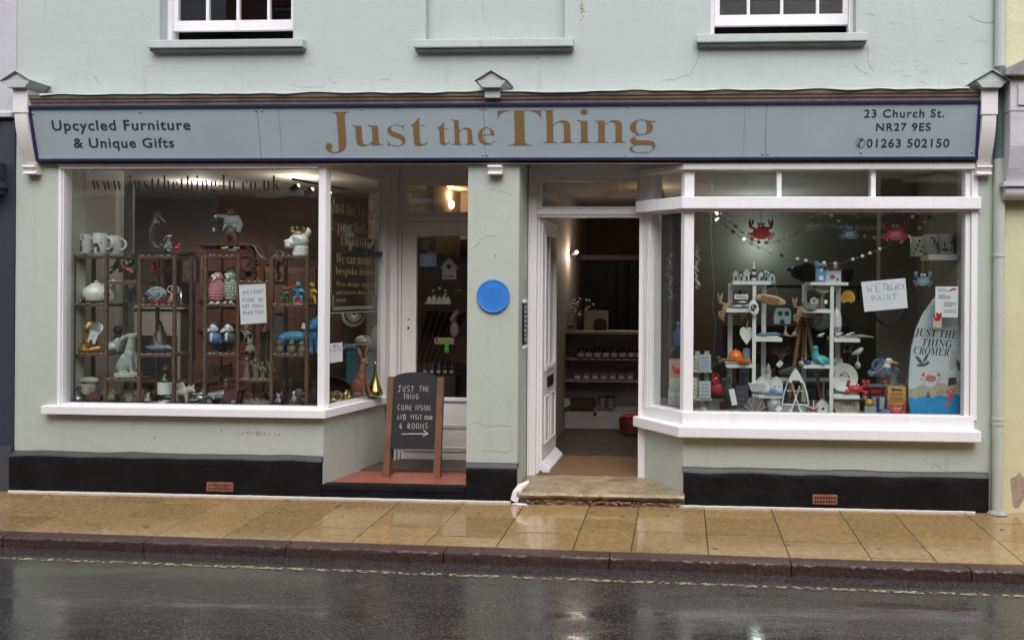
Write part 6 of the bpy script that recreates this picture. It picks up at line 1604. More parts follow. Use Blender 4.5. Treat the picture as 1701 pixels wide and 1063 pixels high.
t = It('orange_casserole', 'orange enamel pan with a domed lid beside a shallow orange dish', 'pan', 1222, 601, YR + .04)
t.p('lid', orange, MB().lathe([(12, 4), (12, 9), (11, 13), (7, 18), (3, 19), (3, 21), (.1, 21)], n=28)); t.p('pan', orange, MB().lathe([(9, -1), (12, 1), (12.6, 4), (12, 4.4)], (13, -8, 0), 28)); t.p('plate', G('olive_rim', (.28, .22, .05)), MB().lathe([(8, 0), (14, 3), (14, 3.6), (.1, 2)], (-8, -2, 1)))
# frame two
t = It('whale_tail', 'dark pewter whale tail sculpture rising from the upper shelf', 'sculpture', 1362, 515, YR + .04, one=True)
t.p('x', G('tail_grey', (.17, .17, .16), metal=.3), blob([C((4, 0, 0, 6), (3, 0, 10, 4.4), (4, 0, 20, 3.4), (5, 0, 29, 3.6)), C((4, 0, 28, 4), (-5, -1, 33, 4.2), (-12, -1, 40, 2.6), (-15, 0, 45, 1)), C((5, 0, 28, 4), (13, 1, 31, 4.2), (20, 1, 36, 2.6), (24, 0, 41, 1))], .8))
t = It('spiral_shell', 'pale spiral shell ornament beside the whale tail', 'ornament', 1352, 500, YR + .06, one=True)
b = MB(); b.tube([((2 + k * .22) * math.cos(k * .45) * .8, -1, (2 + k * .22) * math.sin(k * .45) * .8 + 0) for k in range(30)], [.8 + k * .035 for k in range(30)], 7); t.p('x', stone2, b)
t = It('leaf_bowl', 'grey carved leaf bowl at the edge of the upper shelf', 'bowl', 1347, 514, YR + .0, one=True)
t.p('x', G('olive_grey', (.17, .18, .15), var=.3), MB().prism([(-15, 10), (-8, 12), (2, 9), (12, 11), (9, 3), (4, 0), (-6, 0), (-12, 4)], -7, 6), 30, bev=.002); swing(t, 24, 13, 5, rot=.1)
t = It('caravan_sign', 'small yellow camper van shaped sign hanging on the second frame', 'sign', 1408, 503, YR + .08)
t.p('plate', yel, MB().prism([(-12, 4), (-11, 12), (-7, 18), (-3, 20), (5, 20), (9, 17), (12, 10), (12, 3), (8, 2), (7, 0), (4, 0), (3, 2), (-3, 2), (-4, 0), (-8, 0), (-9, 2)], -1, 1), 0); t.p('lines', G('ochre_dark', (.28, .17, .03)), MB().box(-7, 7, -1.4, -1, 8, 9).box(-8, 8, -1.4, -1, 11.5, 12.5), 0)
t = It('wooden_buoy', 'white and grey wooden buoy with lettering near its foot', 'buoy', 1390, 553, YR + .14)
t.p('float', wht, MB().lathe([(7, 0), (8, 10), (8, 20), (6, 34), (3, 40), (1, 42)], n=24)); t.p('band', G('buoy_grey', (.2, .24, .27)), MB().lathe([(7.3, 2), (8.15, 10)], n=24)); 
k_ = hand('N', 0, 0, 5, .9, .4); k_.add([(v.x + 5, v.y, v.z) for v in MB().torus((1.6, 0, 2.6), 1.6, .4, n=12, m=5).v], MB().torus((1.6, 0, 2.6), 1.6, .4, n=12, m=5).f)
t.p('lettering', wht, k_.mv(-4, -8.4, 3))
t = It('green_bowl_ball', 'dull green glass float ball behind the second frame', 'ornament', 1362, 548, YR + .28, one=True); t.p('x', G('sea_green_dull', (.13, .18, .16)), MB().ell((0, 0, 17), 18, nu=24, nv=14))
for k, (px, lab, r_) in enumerate(((1362, 'small pewter shell dish under the whale tail', 6), (1391, 'pewter shell dish before the lettered buoy', 7), (1408, 'folded pewter fish dish at the shelf end', 9))):
    t = It('pewter_dish', lab, 'dish', px, 560, YR + .02, one=True); t.p('x', silver, blob([((0, 0, 2), (r_, 4, 2.4)), C((-r_ * .4, -2, 3, 2), (r_ * 1.2, -1, 6 + k, 1.4))], .8))
t = It('driftwood_dish', 'flat grey driftwood dish lying on the shelf end', 'dish', 1432, 561, YR + .1, one=True); t.p('x', stonegrey, blob([C((-20, 0, 2, 2), (0, 0, 3, 3), (18, 0, 1, 1.4))], .8))
t = It('teal_seal', 'glossy teal seal figurine raising its head on the lower shelf', 'figurine', 1362, 606, YR + .03)
t.p('body', teal, blob([C((-7, 0, 28, 4.6), (-8, 0, 20, 5.6), (-6, 0, 10, 8), (4, 0, 8, 8), (14, 0, 6, 5), (20, 0, 4, 2.6)), ((-10, -3, 28), (4, 4, 3)), C((-2, -6, 8, 3.4), (4, -10, 2, 2.4)), C((20, 0, 4, 2), (26, -4, 3, 2)), C((20, 0, 4, 2), (26, 4, 3, 2))])); t.p('eye', char, MB().ell((-8, -4.4, 29.5), 1.1, nu=8, nv=5))
t = It('pebble_box', 'small dark beaded box in front of the teal seal', 'box', 1341, 606, YR + .0, one=True); t.p('x', navy2, blob([((0, 0, 4), (7, 5, 4.4)), ((-3, -2, 8), (3, 3, 2))], .8))
# tripod of crossed oars
t = It('oar_tripod', 'brown wooden tripod legs standing behind the second frame', 'tripod', 1335, 688, YR + .22)
for x0, y0, x1 in ((-28, 0, -2), (34, 4, 2), (4, 30, 0)): t.p('leg', wood('tripod_wood', (.20, .11, .06), .7), MB().tube([(x0, y0, 0), (x1, 6, 172)], [3.4, 3.4], 8))
t.p('crossbar', bronze, MB().tube([(-17, 3, 96), (14, 6, 96)], 1.2)); t.p('head', wood('tripod_wood'), MB().lathe([(7, 170), (8, 174), (.1, 176)]))
# boat-shaped shelf with crossed paddles
t = It('boat_shelf', 'white pointed boat shaped shelf with two crossed paddles', 'shelf', 1321, 688, YR + .0)
def bow(k): 
    a = k / 12; return (21 * math.sin(R(90 * (1 - a ** 1.6))) if a < 1 else 0, 76 * a)
L_ = [(-22, 0), (-21.5, 18), (-19, 34), (-13, 52), (-6, 66), (0, 75)]
t.p('hull', wht, MB().tube([(x, 0, z) for x, z in L_], 1.4, 6, flat=2.4).tube([(-x, 0, z) for x, z in L_], 1.4, 6, flat=2.4))
t.p('prow', wht, MB().prism([(-12, 54), (-6, 66), (0, 76), (6, 66), (12, 54), (9, 52), (6, 57), (-6, 57), (-9, 52)], -3.4, 3), 30)
t.p('cross_shelf', wm, MB().box(-21, 21, -2, 4, 15, 17).box(-14, 14, -1, 3, 38, 39.5), 0)
for s in (-1, 1):
    t.p('paddle', wht, MB().tube([(s * 8, -6, 4), (-s * 2, -5, 34), (-s * 6, -5, 48)], 1.3, 6).prism([(s * 5, 0), (s * 12, 0), (s * 11, 9), (s * 7, 11)], -6.6, -5.4), 30); 
t.p('paddle_grip', woodp, MB().tube([(-2, -5, 34), (-6, -5, 50)], 2, 8).tube([(2, -6, 34), (6, -6, 46)], 2, 8))
t.p('bead', wht, MB().ell((-9, -5, 55), (3.4, 2.4, 2.6), 0, .5)); t.p('name_plaque', stonegrey, MB().box(-20, -3, -2.6, -2, 3, 14).box(3, 20, -2.6, -2, 3, 14), 0)
# lower goods
def plate(px, py, r, label, m, Y, tilt=.25, part_=.8):
    t = It('plate', label, 'plate', px, py, Y)
    t.p('dish', m, MB().lathe([(r * .5, 0), (r, 3), (r, 4), (r * .6, 1.6), (.1, 1.4)], n=36).rot(R(90) - tilt, 'X').mv(0, 0, r))
    b = MB()
    for k in range(8):
        a = random.uniform(0, 6.28); q = random.uniform(.2, .7) * r; b.tube([(q * math.cos(a + j * .25) * (1 + .1 * math.sin(j * 2)), -1.9 - .28 * q * math.sin(a + j * .25), r + q * math.sin(a + j * .25)) for j in range(5)], .7, 5)
    t.p('pattern', G('plate_ink', (.08, .10, .10)), b)
plate(1400, 651, 24, 'round white fish patterned plate leaning on the second frame', G('plate_white', (.48, .49, .46)), YR + .12)
plate(1406, 696, 21, 'mottled brown oyster pattern plate on the window floor', G('oyster_brown', (.24, .20, .16), var=.6, scale=60), YR + .02)
def red_crab(px, py, label, s, Y):
    t = It('red_crab', label, 'figurine', px, py, Y, 'shiny red crabs')
    k = lambda *p: tuple(v * s for v in p)
    t.p('body', red, blob([(k(0, 0, 9), k(12, 8, 7))] + [C(*[k(*p) for p in ((q * 8, -2, 11, 2.6), (q * 14, -4, 15, 2.8), (q * 12, -6, 22, 3.4))]) for q in (-1, 1)] + [C(*[k(*p) for p in ((q * 9, -2 + j * 2, 7, 2), (q * 15, -4 + j * 3, 4 + j, 1.8), (q * 15, -5 + j * 3, 0, 1.2))]) for q in (-1, 1) for j in range(3)], max(.6, .8 * s)))
    t.p('eye', wht, MB().ell(k(-3, -6, 16), 1.6 * s, nu=8, nv=6)); t.p('eye', wht, MB().ell(k(3, -6, 16), 1.6 * s, nu=8, nv=6))
red_crab(1421, 655, 'glossy red crab sitting on the lowest shelf end', 1.0, YR + .02)
red_crab(1454, 659, 'red crab with raised claws sitting in the striped bucket', 1.15, YR + .12)
red_crab(1489, 692, 'flat red crab lying before the fresh crabs crate', .9, YR - .06)
t = It('striped_bucket', 'blue and white striped seaside bucket', 'bucket', 1462, 689, YR + .1)
t.p('pail', G('pail_white', (.42, .45, .48)), MB().lathe([(13, 0), (19, 32), (18, 32), (12.5, 1)], n=30))
b = MB()
for k in range(8):
    a = R(k * 45 + 10); e_ = R(18); b.add([((13.2 + z_ * 6 / 32) * math.cos(a + q), (13.2 + z_ * 6 / 32) * math.sin(a + q), z_) for z_, q in ((0, 0), (0, e_), (32, e_), (32, 0))] + [((12.9 + z_ * 6 / 32) * math.cos(a + q), (12.9 + z_ * 6 / 32) * math.sin(a + q), z_) for z_, q in ((0, 0), (0, e_), (32, e_), (32, 0))], [(0, 1, 2, 3), (4, 7, 6, 5), (0, 4, 5, 1), (1, 5, 6, 2), (2, 6, 7, 3), (3, 7, 4, 0)])
t.p('stripes', navy2, b, 0)
t = It('crab_crate', 'honey coloured wooden crate lettered fresh crabs', 'crate', 1487, 688, YR + .03)
hw = wood('honey_wood', (.50, .27, .08), .8, .5)
t.p('crate', hw, MB().box(-14, 14, -8, 8, 0, 22).box(-15, 15, -9, 9, 23, 47), 0, bev=.001)
for txt, x0, x1, z0, z1 in (('Fresh', -9, 9, 32, 38), ('Crabs', -10, 10, 25, 31), ('From', -8, 8, 12, 18), ('Sea', -7, 7, 4, 10)): t.p('lettering', char, fit(textmesh(bold(txt), -.01, .01), x0, x1, z0, z1, -9.3 if z0 > 20 else -8.3), 0)
t.p('stamp', char, MB().box(-8, 9, -9.4, -9, 40, 42.5).ell((-6, -9.2, 42), (3, .3, 2)), 0)
t = It('seagull', 'white seagull ornament with a yellow beak standing behind the blue surf word', 'figurine', 1468, 625, YR + .16)
t.p('body', wht, blob([C((6, 0, 22, 6), (4, 0, 12, 8.5), (-6, 0, 6, 8), (-20, 0, 2, 3)), ((8, -2, 25), (6.6, 6, 6))])); t.p('beak', yel, MB().tube([(11, -6, 24), (19, -9, 23), (22, -10, 21)], [2, 1.8, .5])); t.p('wing', stonegrey, blob([C((0, -6, 12, 5), (-12, -6, 6, 4), (-24, -3, 1, 1.5))])); t.p('eye', char, MB().ell((9, -7.6, 27), 1))
t = It('word_ornament', 'blue wooden word ornament spelling surf in script', 'ornament', 1479, 637, YR + .06)
t.p('word', G('denim_blue', (.09, .14, .22), var=.25), fit(textmesh(script_caps('Surf'), .028, .08), -38, 36, -2, 42, -2), 40); t.p('stand', G('denim_blue'), MB().box(-38, 28, -3, 3, -5, -1), 0)
t = It('amber_duck', 'amber glass bird with a dark head beside the surf word', 'figurine', 1513, 645, YR + .02)
t.p('body', yel, blob([((0, 0, 10), (7, 6, 11))])); t.p('head', G('duck_green', (.06, .09, .06)), blob([((0, 0, 25), (5, 5, 5)), C((-2, -3, 24, 2), (-7, -5, 22, 1.4))], .8))
t = It('rope_fender', 'small rope and cork float beside the red crab', 'float', 1440, 668, YR + .05)
t.p('cork', woodp, blob([C((-4, 0, 6, 3.6), (-6, 0, 17, 3.4))])); t.p('knot', yel, blob([((3, -1, 0), (7, 5, 6))])); t.p('grey_block', stonegrey, MB().box(-4, 14, -3, 6, -24, -6), 0)
t = It('toy_surfboard', 'large blue surfboard display panel painted with crabs and gulls', 'surfboard', 1553, 692, YR - .02)
def half(z):
    pts_ = ((0, 37), (12, 41), (40, 44.5), (80, 45), (115, 43), (145, 37), (170, 27), (190, 14), (203, 4), (206, 0))
    for (a, b_), (c_, d_) in zip(pts_, pts_[1:]):
        if a <= z <= c_: return b_ + (d_ - b_) * (z - a) / (c_ - a)
    return 0
zs = [k * 206 / 40 for k in range(41)]
def sbx(z): return 8 * (z / 206) - 1
def band(z0, z1, y0=-2.5, y1=2.5):
    q = [z0] + [z for z in zs if z0 < z < z1] + [z1]
    return [(sbx(z) + half(z), z) for z in q] + [(sbx(z) - half(z), z) for z in reversed(q) if half(z) > 0 or z < 200]
bd_ = t.p('board', G('board_sky', (.50, .56, .60), var=.1, scale=6), MB().prism(band(0, 206), -2.5, 2.5), 30, bev=.002)
q = [(sbx(0) - half(0), 0)] ; top = [(-48 + 2 + 10 * k, 52 + 4 * math.sin(k * 1.7) + k * 1.3) for k in range(10)]
def lower(zf): 
    tp = [(x, zf(x)) for x in range(-46, 48, 6)]
    tp = [(min(max(x, sbx(z) - half(z) + .3), sbx(z) + half(z) - .3), z) for x, z in tp]
    zL = tp[0][1]; zR_ = tp[-1][1]
    left = [(sbx(z) - half(z) + .3, z) for z in [k * zL / 6 for k in range(6)]]
    right = [(sbx(z) + half(z) - .3, z) for z in [k * zR_ / 6 for k in range(5, -1, -1)]]
    return left + tp + right
t.p('painted_sand', G('painted_sand_tan', (.40, .35, .27), var=.3, scale=40), MB().prism(lower(lambda x: 53 + 3 * math.sin(x * .2) + x * .12), -2.75, 2.4), 0, parent=bd_)
t.p('painted_sea', G('painted_sea_blue', (.03, .25, .55), var=.3, scale=10), MB().prism(lower(lambda x: 34 + 2 * math.sin(x * .25) + x * .08), -3.0, 2.3), 0, parent=bd_)
for txt, x0, x1, z0, z1, sl in (('JUST THE', -35, 35, 130, 145, -.12), ('THING', -22, 26, 116, 129, -.12), ('CROMER', -36, 22, 102, 115, -.1)):
    b = fit(textmesh(bold(txt, 0x1D468, 0x1D482, None), -.004, .01), x0, x1, z0, z1, -2.7)
    for v_ in b.v: v_.z += (v_.x) * sl * .5
    t.p('lettering', G('script_navy', (.025, .03, .045)), b, 0, parent=bd_)
fl2 = lambda *a: blob([((c[0], -2.6, c[1]), (r[0], .7, r[1]), (0, ro, 0)) for c, r, ro in a], .5)
t.p('painted_gull', G('gull_grey', (.09, .09, .10)), fl2(((-22, 86), (10, 3), -.1), ((-13, 90), (3.4, 2.6), 0), ((-27, 94), (3, 9), -.7), ((-16, 98), (2.6, 9), .5)), 40, parent=bd_)
t.p('painted_crab', G('painted_crab_pink', (.45, .17, .11), var=.4, scale=40), fl2(((-8, 64), (10, 6), 0), ((-20, 70), (3, 4), .3), ((5, 70), (3, 4), -.3), ((-22, 62), (5, 1), .4), ((6, 62), (5, 1), -.4), ((-18, 56), (1, 4), .4), ((3, 56), (1, 4), -.4)), 40, parent=bd_)
t.p('painted_pelican', stone2, fl2(((28, 92), (7, 15), .2), ((30, 106), (5, 5), 0), ((33, 72), (1, 8), 0)), 40, parent=bd_); t.p('painted_wing', G('gull_grey'), fl2(((37, 86), (4, 11), -.3),), 40, parent=bd_); t.p('painted_post', bronze, MB().prism([(20, 52), (34, 54), (33, 66), (21, 65)], -3, -2.4), 0, parent=bd_)
t.p('painted_lobster', G('lobster_red', (.55, .09, .07)), fl2(((24, 32), (5, 11), .3), ((29, 44), (5, 2.4), .5), ((20, 42), (3, 4), 0), ((18, 20), (4, 5), .6)), 40, parent=bd_); t.p('painted_starfish', G('gull_grey'), fl2(((-12, 34), (5, 2), .5), ((-12, 34), (5, 2), -.6), ((-12, 38), (2, 5), 0)), 40, parent=bd_)
# poster and postcard on the glass
t = It('window_poster', 'white poster with small red lobster print stuck on the pane', 'poster', 1573, 527, .062 - .0)
t.p('sheet', paper, MB().box(-19, 18, 0, .3, 0, 51), 0)
b = MB(); b2 = MB()
for k, z in enumerate((46, 43, 37, 34, 31, 24, 21, 18, 11, 8)): (b2 if k in (3,) else b).box(-15 + (k > 4) * 10, -15 + (k > 4) * 10 + random.uniform(12, 22), -.4, 0, z, z + 1)
t.p('print', G('print_grey', (.25, .25, .3)), b, 0); t.p('red_print', red, b2.tube([(4, -.3, 44), (10, -.3, 47), (16, -.3, 47)], [1, 2, .6], 6, flat=.2).ell((-13, -.3, 3), (5, .3, 3)).ell((-16, -.3, 6), (1.6, .3, 2)).ell((-10, -.3, 6), (1.6, .3, 2)), 0)
t = It('crab_postcard', 'small cream card with a red crab below the poster', 'card', 1557, 544, .064)
t.p('sheet', G('cream_card', (.55, .5, .4)), MB().box(-7, 7, 0, .4, 0, 18), 0); t.p('crab', red, MB().ell((0, -.3, 14), (5, .3, 3.4)).ell((-5, -.3, 18), (1.6, .3, 2.4)).ell((5, -.3, 18), (1.6, .3, 2.4)), 0)
# paint splash sign: little notice at the angled side, card rack, thermos
t = It('card_stand', 'cream card stand holding seaside greeting cards', 'card stand', 1166, 688, YR + .1)
cs = G('stand_cream', (.40, .37, .30))
for x in (-8, 8): t.p('upright', cs, MB().box(x - 4, x + 4, 6, 10, 0, 104), 0)
for z in (24, 70): t.p('ledge', cs, MB().box(-14, 16, -8, 10, z, z + 2), 0)
def card(px, py, w_, h, label, c, deco):
    t = It('greeting_card', label, 'greeting card', px, py, YR + .08, 'greeting cards on the cream stand')
    t.p('card', G('card_' + deco, c, var=.25, scale=30), MB().box(-w_ / 2, w_ / 2, 0, 1, 0, h), 0)
    b = MB()
    for k in range(4): b.tube([(-w_ * .35 + j * w_ * .14, -.3, h * (.2 + k * .2) + 1.2 * math.sin(j * 2 + k)) for j in range(6)], .7, 5, flat=.3)
    t.p('printed_waves', G('card_ink_' + deco, tuple(v * .45 for v in c)), b)
card(1171, 616, 20, 27, 'sky blue greeting card on the upper ledge of the stand', (.36, .46, .52), 'sky'); card(1155, 616, 8, 25, 'narrow cream greeting card on the upper ledge by the corner post', (.5, .48, .42), 'cream'); card(1171, 661, 19, 28, 'pale wave patterned greeting card on the lower ledge', (.42, .50, .54), 'wave'); card(1154, 661, 6, 34, 'tall white greeting card on the lower ledge by the corner post', (.55, .54, .5), 'white')
t = It('candle_jar', 'pale yellow candle jar at the foot of the card stand', 'candle', 1168, 689, YR + .02); t.p('jar', G('candle_yellow', (.50, .46, .30)), MB().lathe([(5.4, 0), (5.6, 1), (5.6, 12), (.1, 12.4)])); t.p('label', stonegrey, MB().torus((0, 0, 6), 3, .5).mv(0, -5.4, 0))
t = It('thermos_flask', 'black insulated flask with a white label leaning in the window', 'flask', 1216, 680, YR + .0)
t.p('body', char, MB().lathe([(8, 0), (8.6, 2), (8.6, 40), (7, 44), (7.6, 46), (7.6, 52), (5, 54)]).rot(R(-12), 'Y')); t.p('label', tagm, MB().obox((1, -9.2, 22), (9, .6, 27), 0, R(-12)), 0)
t = It('red_handbag', 'red cloth bag hanging behind the black flask', 'bag', 1193, 655, YR + .22); t.p('bag', red, blob([((0, 0, 8), (13, 5, 10)), ((-4, 0, 22), (7, 5, 8))])); t.p('handle', red, MB().torus((-4, 0, 28), 6, 1.2, a0=0, a1=R(180)))
t = It('dark_puffin', 'dark hanging bird ornament above the red bag', 'ornament', 1196, 610, YR + .25, one=True); t.p('x', char, blob([C((-12, 0, 0, 3), (0, 0, 8, 7), (10, 0, 12, 4)), ((-2, 0, 14), (6, 5, 6))]))
t = It('fan_shell', 'grey slatted wooden fan shell on the window floor', 'ornament', 1254, 688, YR - .02)
b = MB()
for k in range(11):
    a = R(18 + k * 14.4); b.prism([(0, 0), (17 * math.cos(a - .1), 4 + 26 * math.sin(a - .1)), (19 * math.cos(a), 4 + 28 * math.sin(a)), (17 * math.cos(a + .1), 4 + 26 * math.sin(a + .1))], -3 - (k % 2), -1.5 - (k % 2))
t.p('ribs', G('driftwood_grey', (.18, .16, .15), var=.3), b, 0); t.p('rib_edges', stone2, MB().tube([(0, -4.4, 2), (-12, -4.4, 24)], .8, 5).tube([(0, -4.4, 2), (12, -4.4, 24)], .8, 5).tube([(0, -4.4, 2), (-18, -4.4, 14)], .8, 5).tube([(0, -4.4, 2), (18, -4.4, 14)], .8, 5), 0)
t = It('brass_shell', 'small brass conch shell beside the flask foot', 'ornament', 1213, 688, YR - .05, one=True); t.p('x', G('antique_brass', (.35, .28, .12), metal=.5), blob([((-2, 0, 4), (12, 6, 4.4)), C((2, -3, 8, 1.6), (12, -5, 5, 1.4)), C((-2, -4, 7, 1.4), (6, -6, 9, 1.2))], .8))
def hut(px, py, label, w_, h):
    t = It('wooden_house', label, 'ornament', px, py, YR + .04); t.p('house', wht, MB().prism([(-w_ / 2, 0), (w_ / 2, 0), (w_ / 2, h * .65), (0, h), (-w_ / 2, h * .65)], -5, 5), 0); t.p('roof', wht, MB().prism([(-w_ / 2 - 2, h * .6), (0, h), (w_ / 2 + 2, h * .6), (w_ / 2 + 2, h * .66), (0, h * 1.08), (-w_ / 2 - 2, h * .66)], -6, 6), 0); t.p('window', stonegrey, MB().box(-w_ * .28, -w_ * .12, -5.3, -5, h * .35, h * .5).box(w_ * .12, w_ * .28, -5.3, -5, h * .35, h * .5), 0)
hut(1265, 652, 'white toy beach house standing beside the front post', 20, 26); hut(1290, 652, 'white toy beach house half hidden by the blue star tray', 19, 25)
t = It('starfish_tray', 'blue and white scalloped dish on the lowest left frame shelf', 'dish', 1282, 654, YR - .02, one=True); t.p('x', G('delft_blue', (.14, .24, .40), var=.6, scale=40), blob([C((-10, 0, 2, 2.6), (16, 0, 2, 3)), ((2, 0, 5), (7, 4, 4))], .8))
t = It('folded_cloth', 'pale folded tea towel on the lowest shelf of the first frame', 'towel', 1254, 650, YR + .0, one=True); t.p('x', G('tea_towel', (.42, .46, .43), var=.2), MB().prism([(-12, 14), (16, 14), (14, 0), (-6, 0)], -5, 5), 0, bev=.002)
t = It('glass_jar', 'speckled glass jar with a square price tag on the window floor', 'jar', 1286, 689, YR + .0); t.p('jar', G('speckled_glass', (.25, .28, .28), var=.6, scale=60, rough=.15), MB().lathe([(11, 0), (13, 3), (13, 20), (9, 25), (10, 28)])); swing(t, 6, 12, 8, rot=.75, y=-14)
swing(It('coral_ornament', 'brown coral ornament with a hanging square tag', 'ornament', 1297, 592, YR + .2), -2, -12, 8, rot=.7, y=-3)
_t = It.__new__(It); _t.root = SC.objects['coral_ornament']; _t.one = False; _t.u = (P(1297, 592, YR + .2) - CAM).dot(FWD) / F
b = MB()
for k in range(14): b.tube([(0, 0, -10), (random.uniform(-6, 6), 0, 0), (random.uniform(-16, 18), random.uniform(-5, 5), random.uniform(2, 20))], [2, 1.4, .5], 6)
_t.p('coral', plum, b)
t = It('starfish', 'red and white striped wooden starfish leaning on the boat shelf', 'ornament', 1351, 678, YR - .03)
sp = [((14 if k % 2 == 0 else 5) * math.cos(R(90 + k * 36)), (14 if k % 2 == 0 else 5) * math.sin(R(90 + k * 36))) for k in range(10)]
t.p('star', G('brick_red', (.30, .07, .05)), MB().prism(sp, -2, 1), 0); t.p('stripes', wht, MB().tube([(0, -2.3, 0), (0, -2.3, 13)], .8, 5).tube([(0, -2.3, 0), (12, -2.3, 4)], .8, 5).tube([(0, -2.3, 0), (-12, -2.3, 4)], .8, 5), 0)
t = It('white_birdhouse', 'small white bird house with a sloping roof behind the starfish', 'bird house', 1366, 688, YR + .06); t.p('box', wht, MB().prism([(-9, 0), (9, 0), (9, 14), (0, 22), (-9, 14)], -6, 6), 0); t.p('roof', wht, MB().prism([(0, 22), (14, 9), (15, 11), (0, 25), (-12, 14), (-11, 12)], -8, 7), 0); t.p('hole', char, MB().ell((0, -6, 10), (2.4, .5, 2.4)))
t = It('slate_board', 'small grey chalk slate standing behind the flask', 'slate', 1230, 686, YR + .2); t.p('board', G('slate_mid', (.13, .13, .15)), MB().box(-8, 12, 0, 2, 0, 46), 0)
b = MB()
for z in (34, 24, 15, 6): b.tube([(-5 + k * 2, -.4, z + random.uniform(-1.5, 1.5)) for k in range(7)], .6, 5)
t.p('chalk_marks', G('chalk_faint', (.35, .35, .4)), b)
t = It('teal_boat', 'long teal fish ornament on the rear shelf behind the boat', 'ornament', 1330, 623, YR + .4, one=True); t.p('x', G('teal_dull', (.06, .16, .16)), blob([C((-34, 0, 4, 3), (-10, 0, 8, 8), (20, 0, 8, 7), (36, 0, 10, 3), (42, 0, 16, 2))], 1.2))
t = It('rear_shelf', 'white rear shelf board behind both display frames', 'shelf', 1300, 628, YR + .42); t.p('board', wm, MB().box(-20, 76, -10, 14, -4, 0), 0); 
for x in (-12, 68): t.p('bracket', wm, MB().box(x, x + 3, 10, 14, -66, -4), 0)
# wall ornaments: red twig crab, wire stars
t = It('twig_crab', 'dark red twig crab hanging behind the second frame', 'ornament', 1385, 583, YR + .34, one=True)
b = MB()
for s in (-1, 1):
    for k in range(5): b.tube([(0, 0, 0), (s * 10, 0, 4 + k * 3), (s * (17 - k), 0, -6 + k * 5)], [1.6, 1.2, .4], 5)
t.p('x', plum, b)
t = It('wire_star', 'pale wire star hanging under the shelf of the second frame', 'hanging ornament', 1408, 577, YR + .1, one=True); t.p('x', stone2, MB().tube([((11 if k % 2 == 0 else 5) * math.cos(R(90 + k * 36)), 0, (11 if k % 2 == 0 else 5) * math.sin(R(90 + k * 36))) for k in range(10)], .6, 5, closed=True))
# angled side pane: blue ornament, crab card, house brackets, trailing shells
t = It('orange_print', 'orange card print with a crab in the narrow angled pane', 'picture', 1125, 648, .42); t.p('card', G('print_orange', (.42, .24, .16), var=.4, scale=20), MB().box(-14, 14, 0, 1.5, 0, 52), 0); t.p('crab', red, MB().ell((0, -1, 33), (7, .6, 4)).ell((-7, -1, 38), (2, .6, 3)).ell((7, -1, 38), (2, .6, 3)), 0); t.p('lower_print', stone2, MB().box(-12, 12, -.6, 0, 2, 20), 0)
t = It('blue_bottle', 'blue bottle with a cork standing in the narrow angled pane', 'bottle', 1126, 574, .5); t.p('bottle', navy2, MB().lathe([(8, 0), (8, 20), (3, 29), (2.6, 36)])); t.p('cork', woodp, MB().lathe([(2.4, 36), (2.6, 40), (.1, 40)]))
t = It('bottle_shelf', 'narrow dark shelf behind the angled pane', 'shelf', 1126, 577, .52, one=True); t.p('x', char, MB().box(-14, 22, -8, 10, -3, 3), 0)
for k, px in enumerate((1116, 1129)):
    t = It('house_decal', ('white house shaped place card nearer the door', 'white house shaped place card nearer the corner post')[k], 'place card', px, 672, .3 - k * .1); t.p('card', G('grey_card', (.30, .31, .31)), MB().prism([(-6, 0), (6, 0), (6, 26), (0, 36), (-6, 26)], 0, 1), 0); t.p('lettering', wht, fit(textmesh('CATS' if k == 0 else 'DOGS', .01, .01), -5.4, 5.4, 15, 21, -.4), 0)
for k, (px, py) in enumerate(((1113, 470), (1158, 452))):
    t = It('shell_string', ('string of dark shells hanging near the angled pane', 'string of grey driftwood hanging beside the corner post')[k], 'hanging ornament', px, py, .36 + .1 * (k == 0))
    b = MB()
    for j in range(16): b.ell((random.gauss(0, 2.4), random.gauss(0, 2), 44 - j * 4.6), (random.uniform(2, 4), 2, random.uniform(2, 5)), 0, random.uniform(-1, 1), nu=8, nv=5)
    t.p('shells', stone2 if k else bronze, b); t.p('string', twine, MB().tube([(0, 0, 48), (0, 0, 110)], .5, 5))

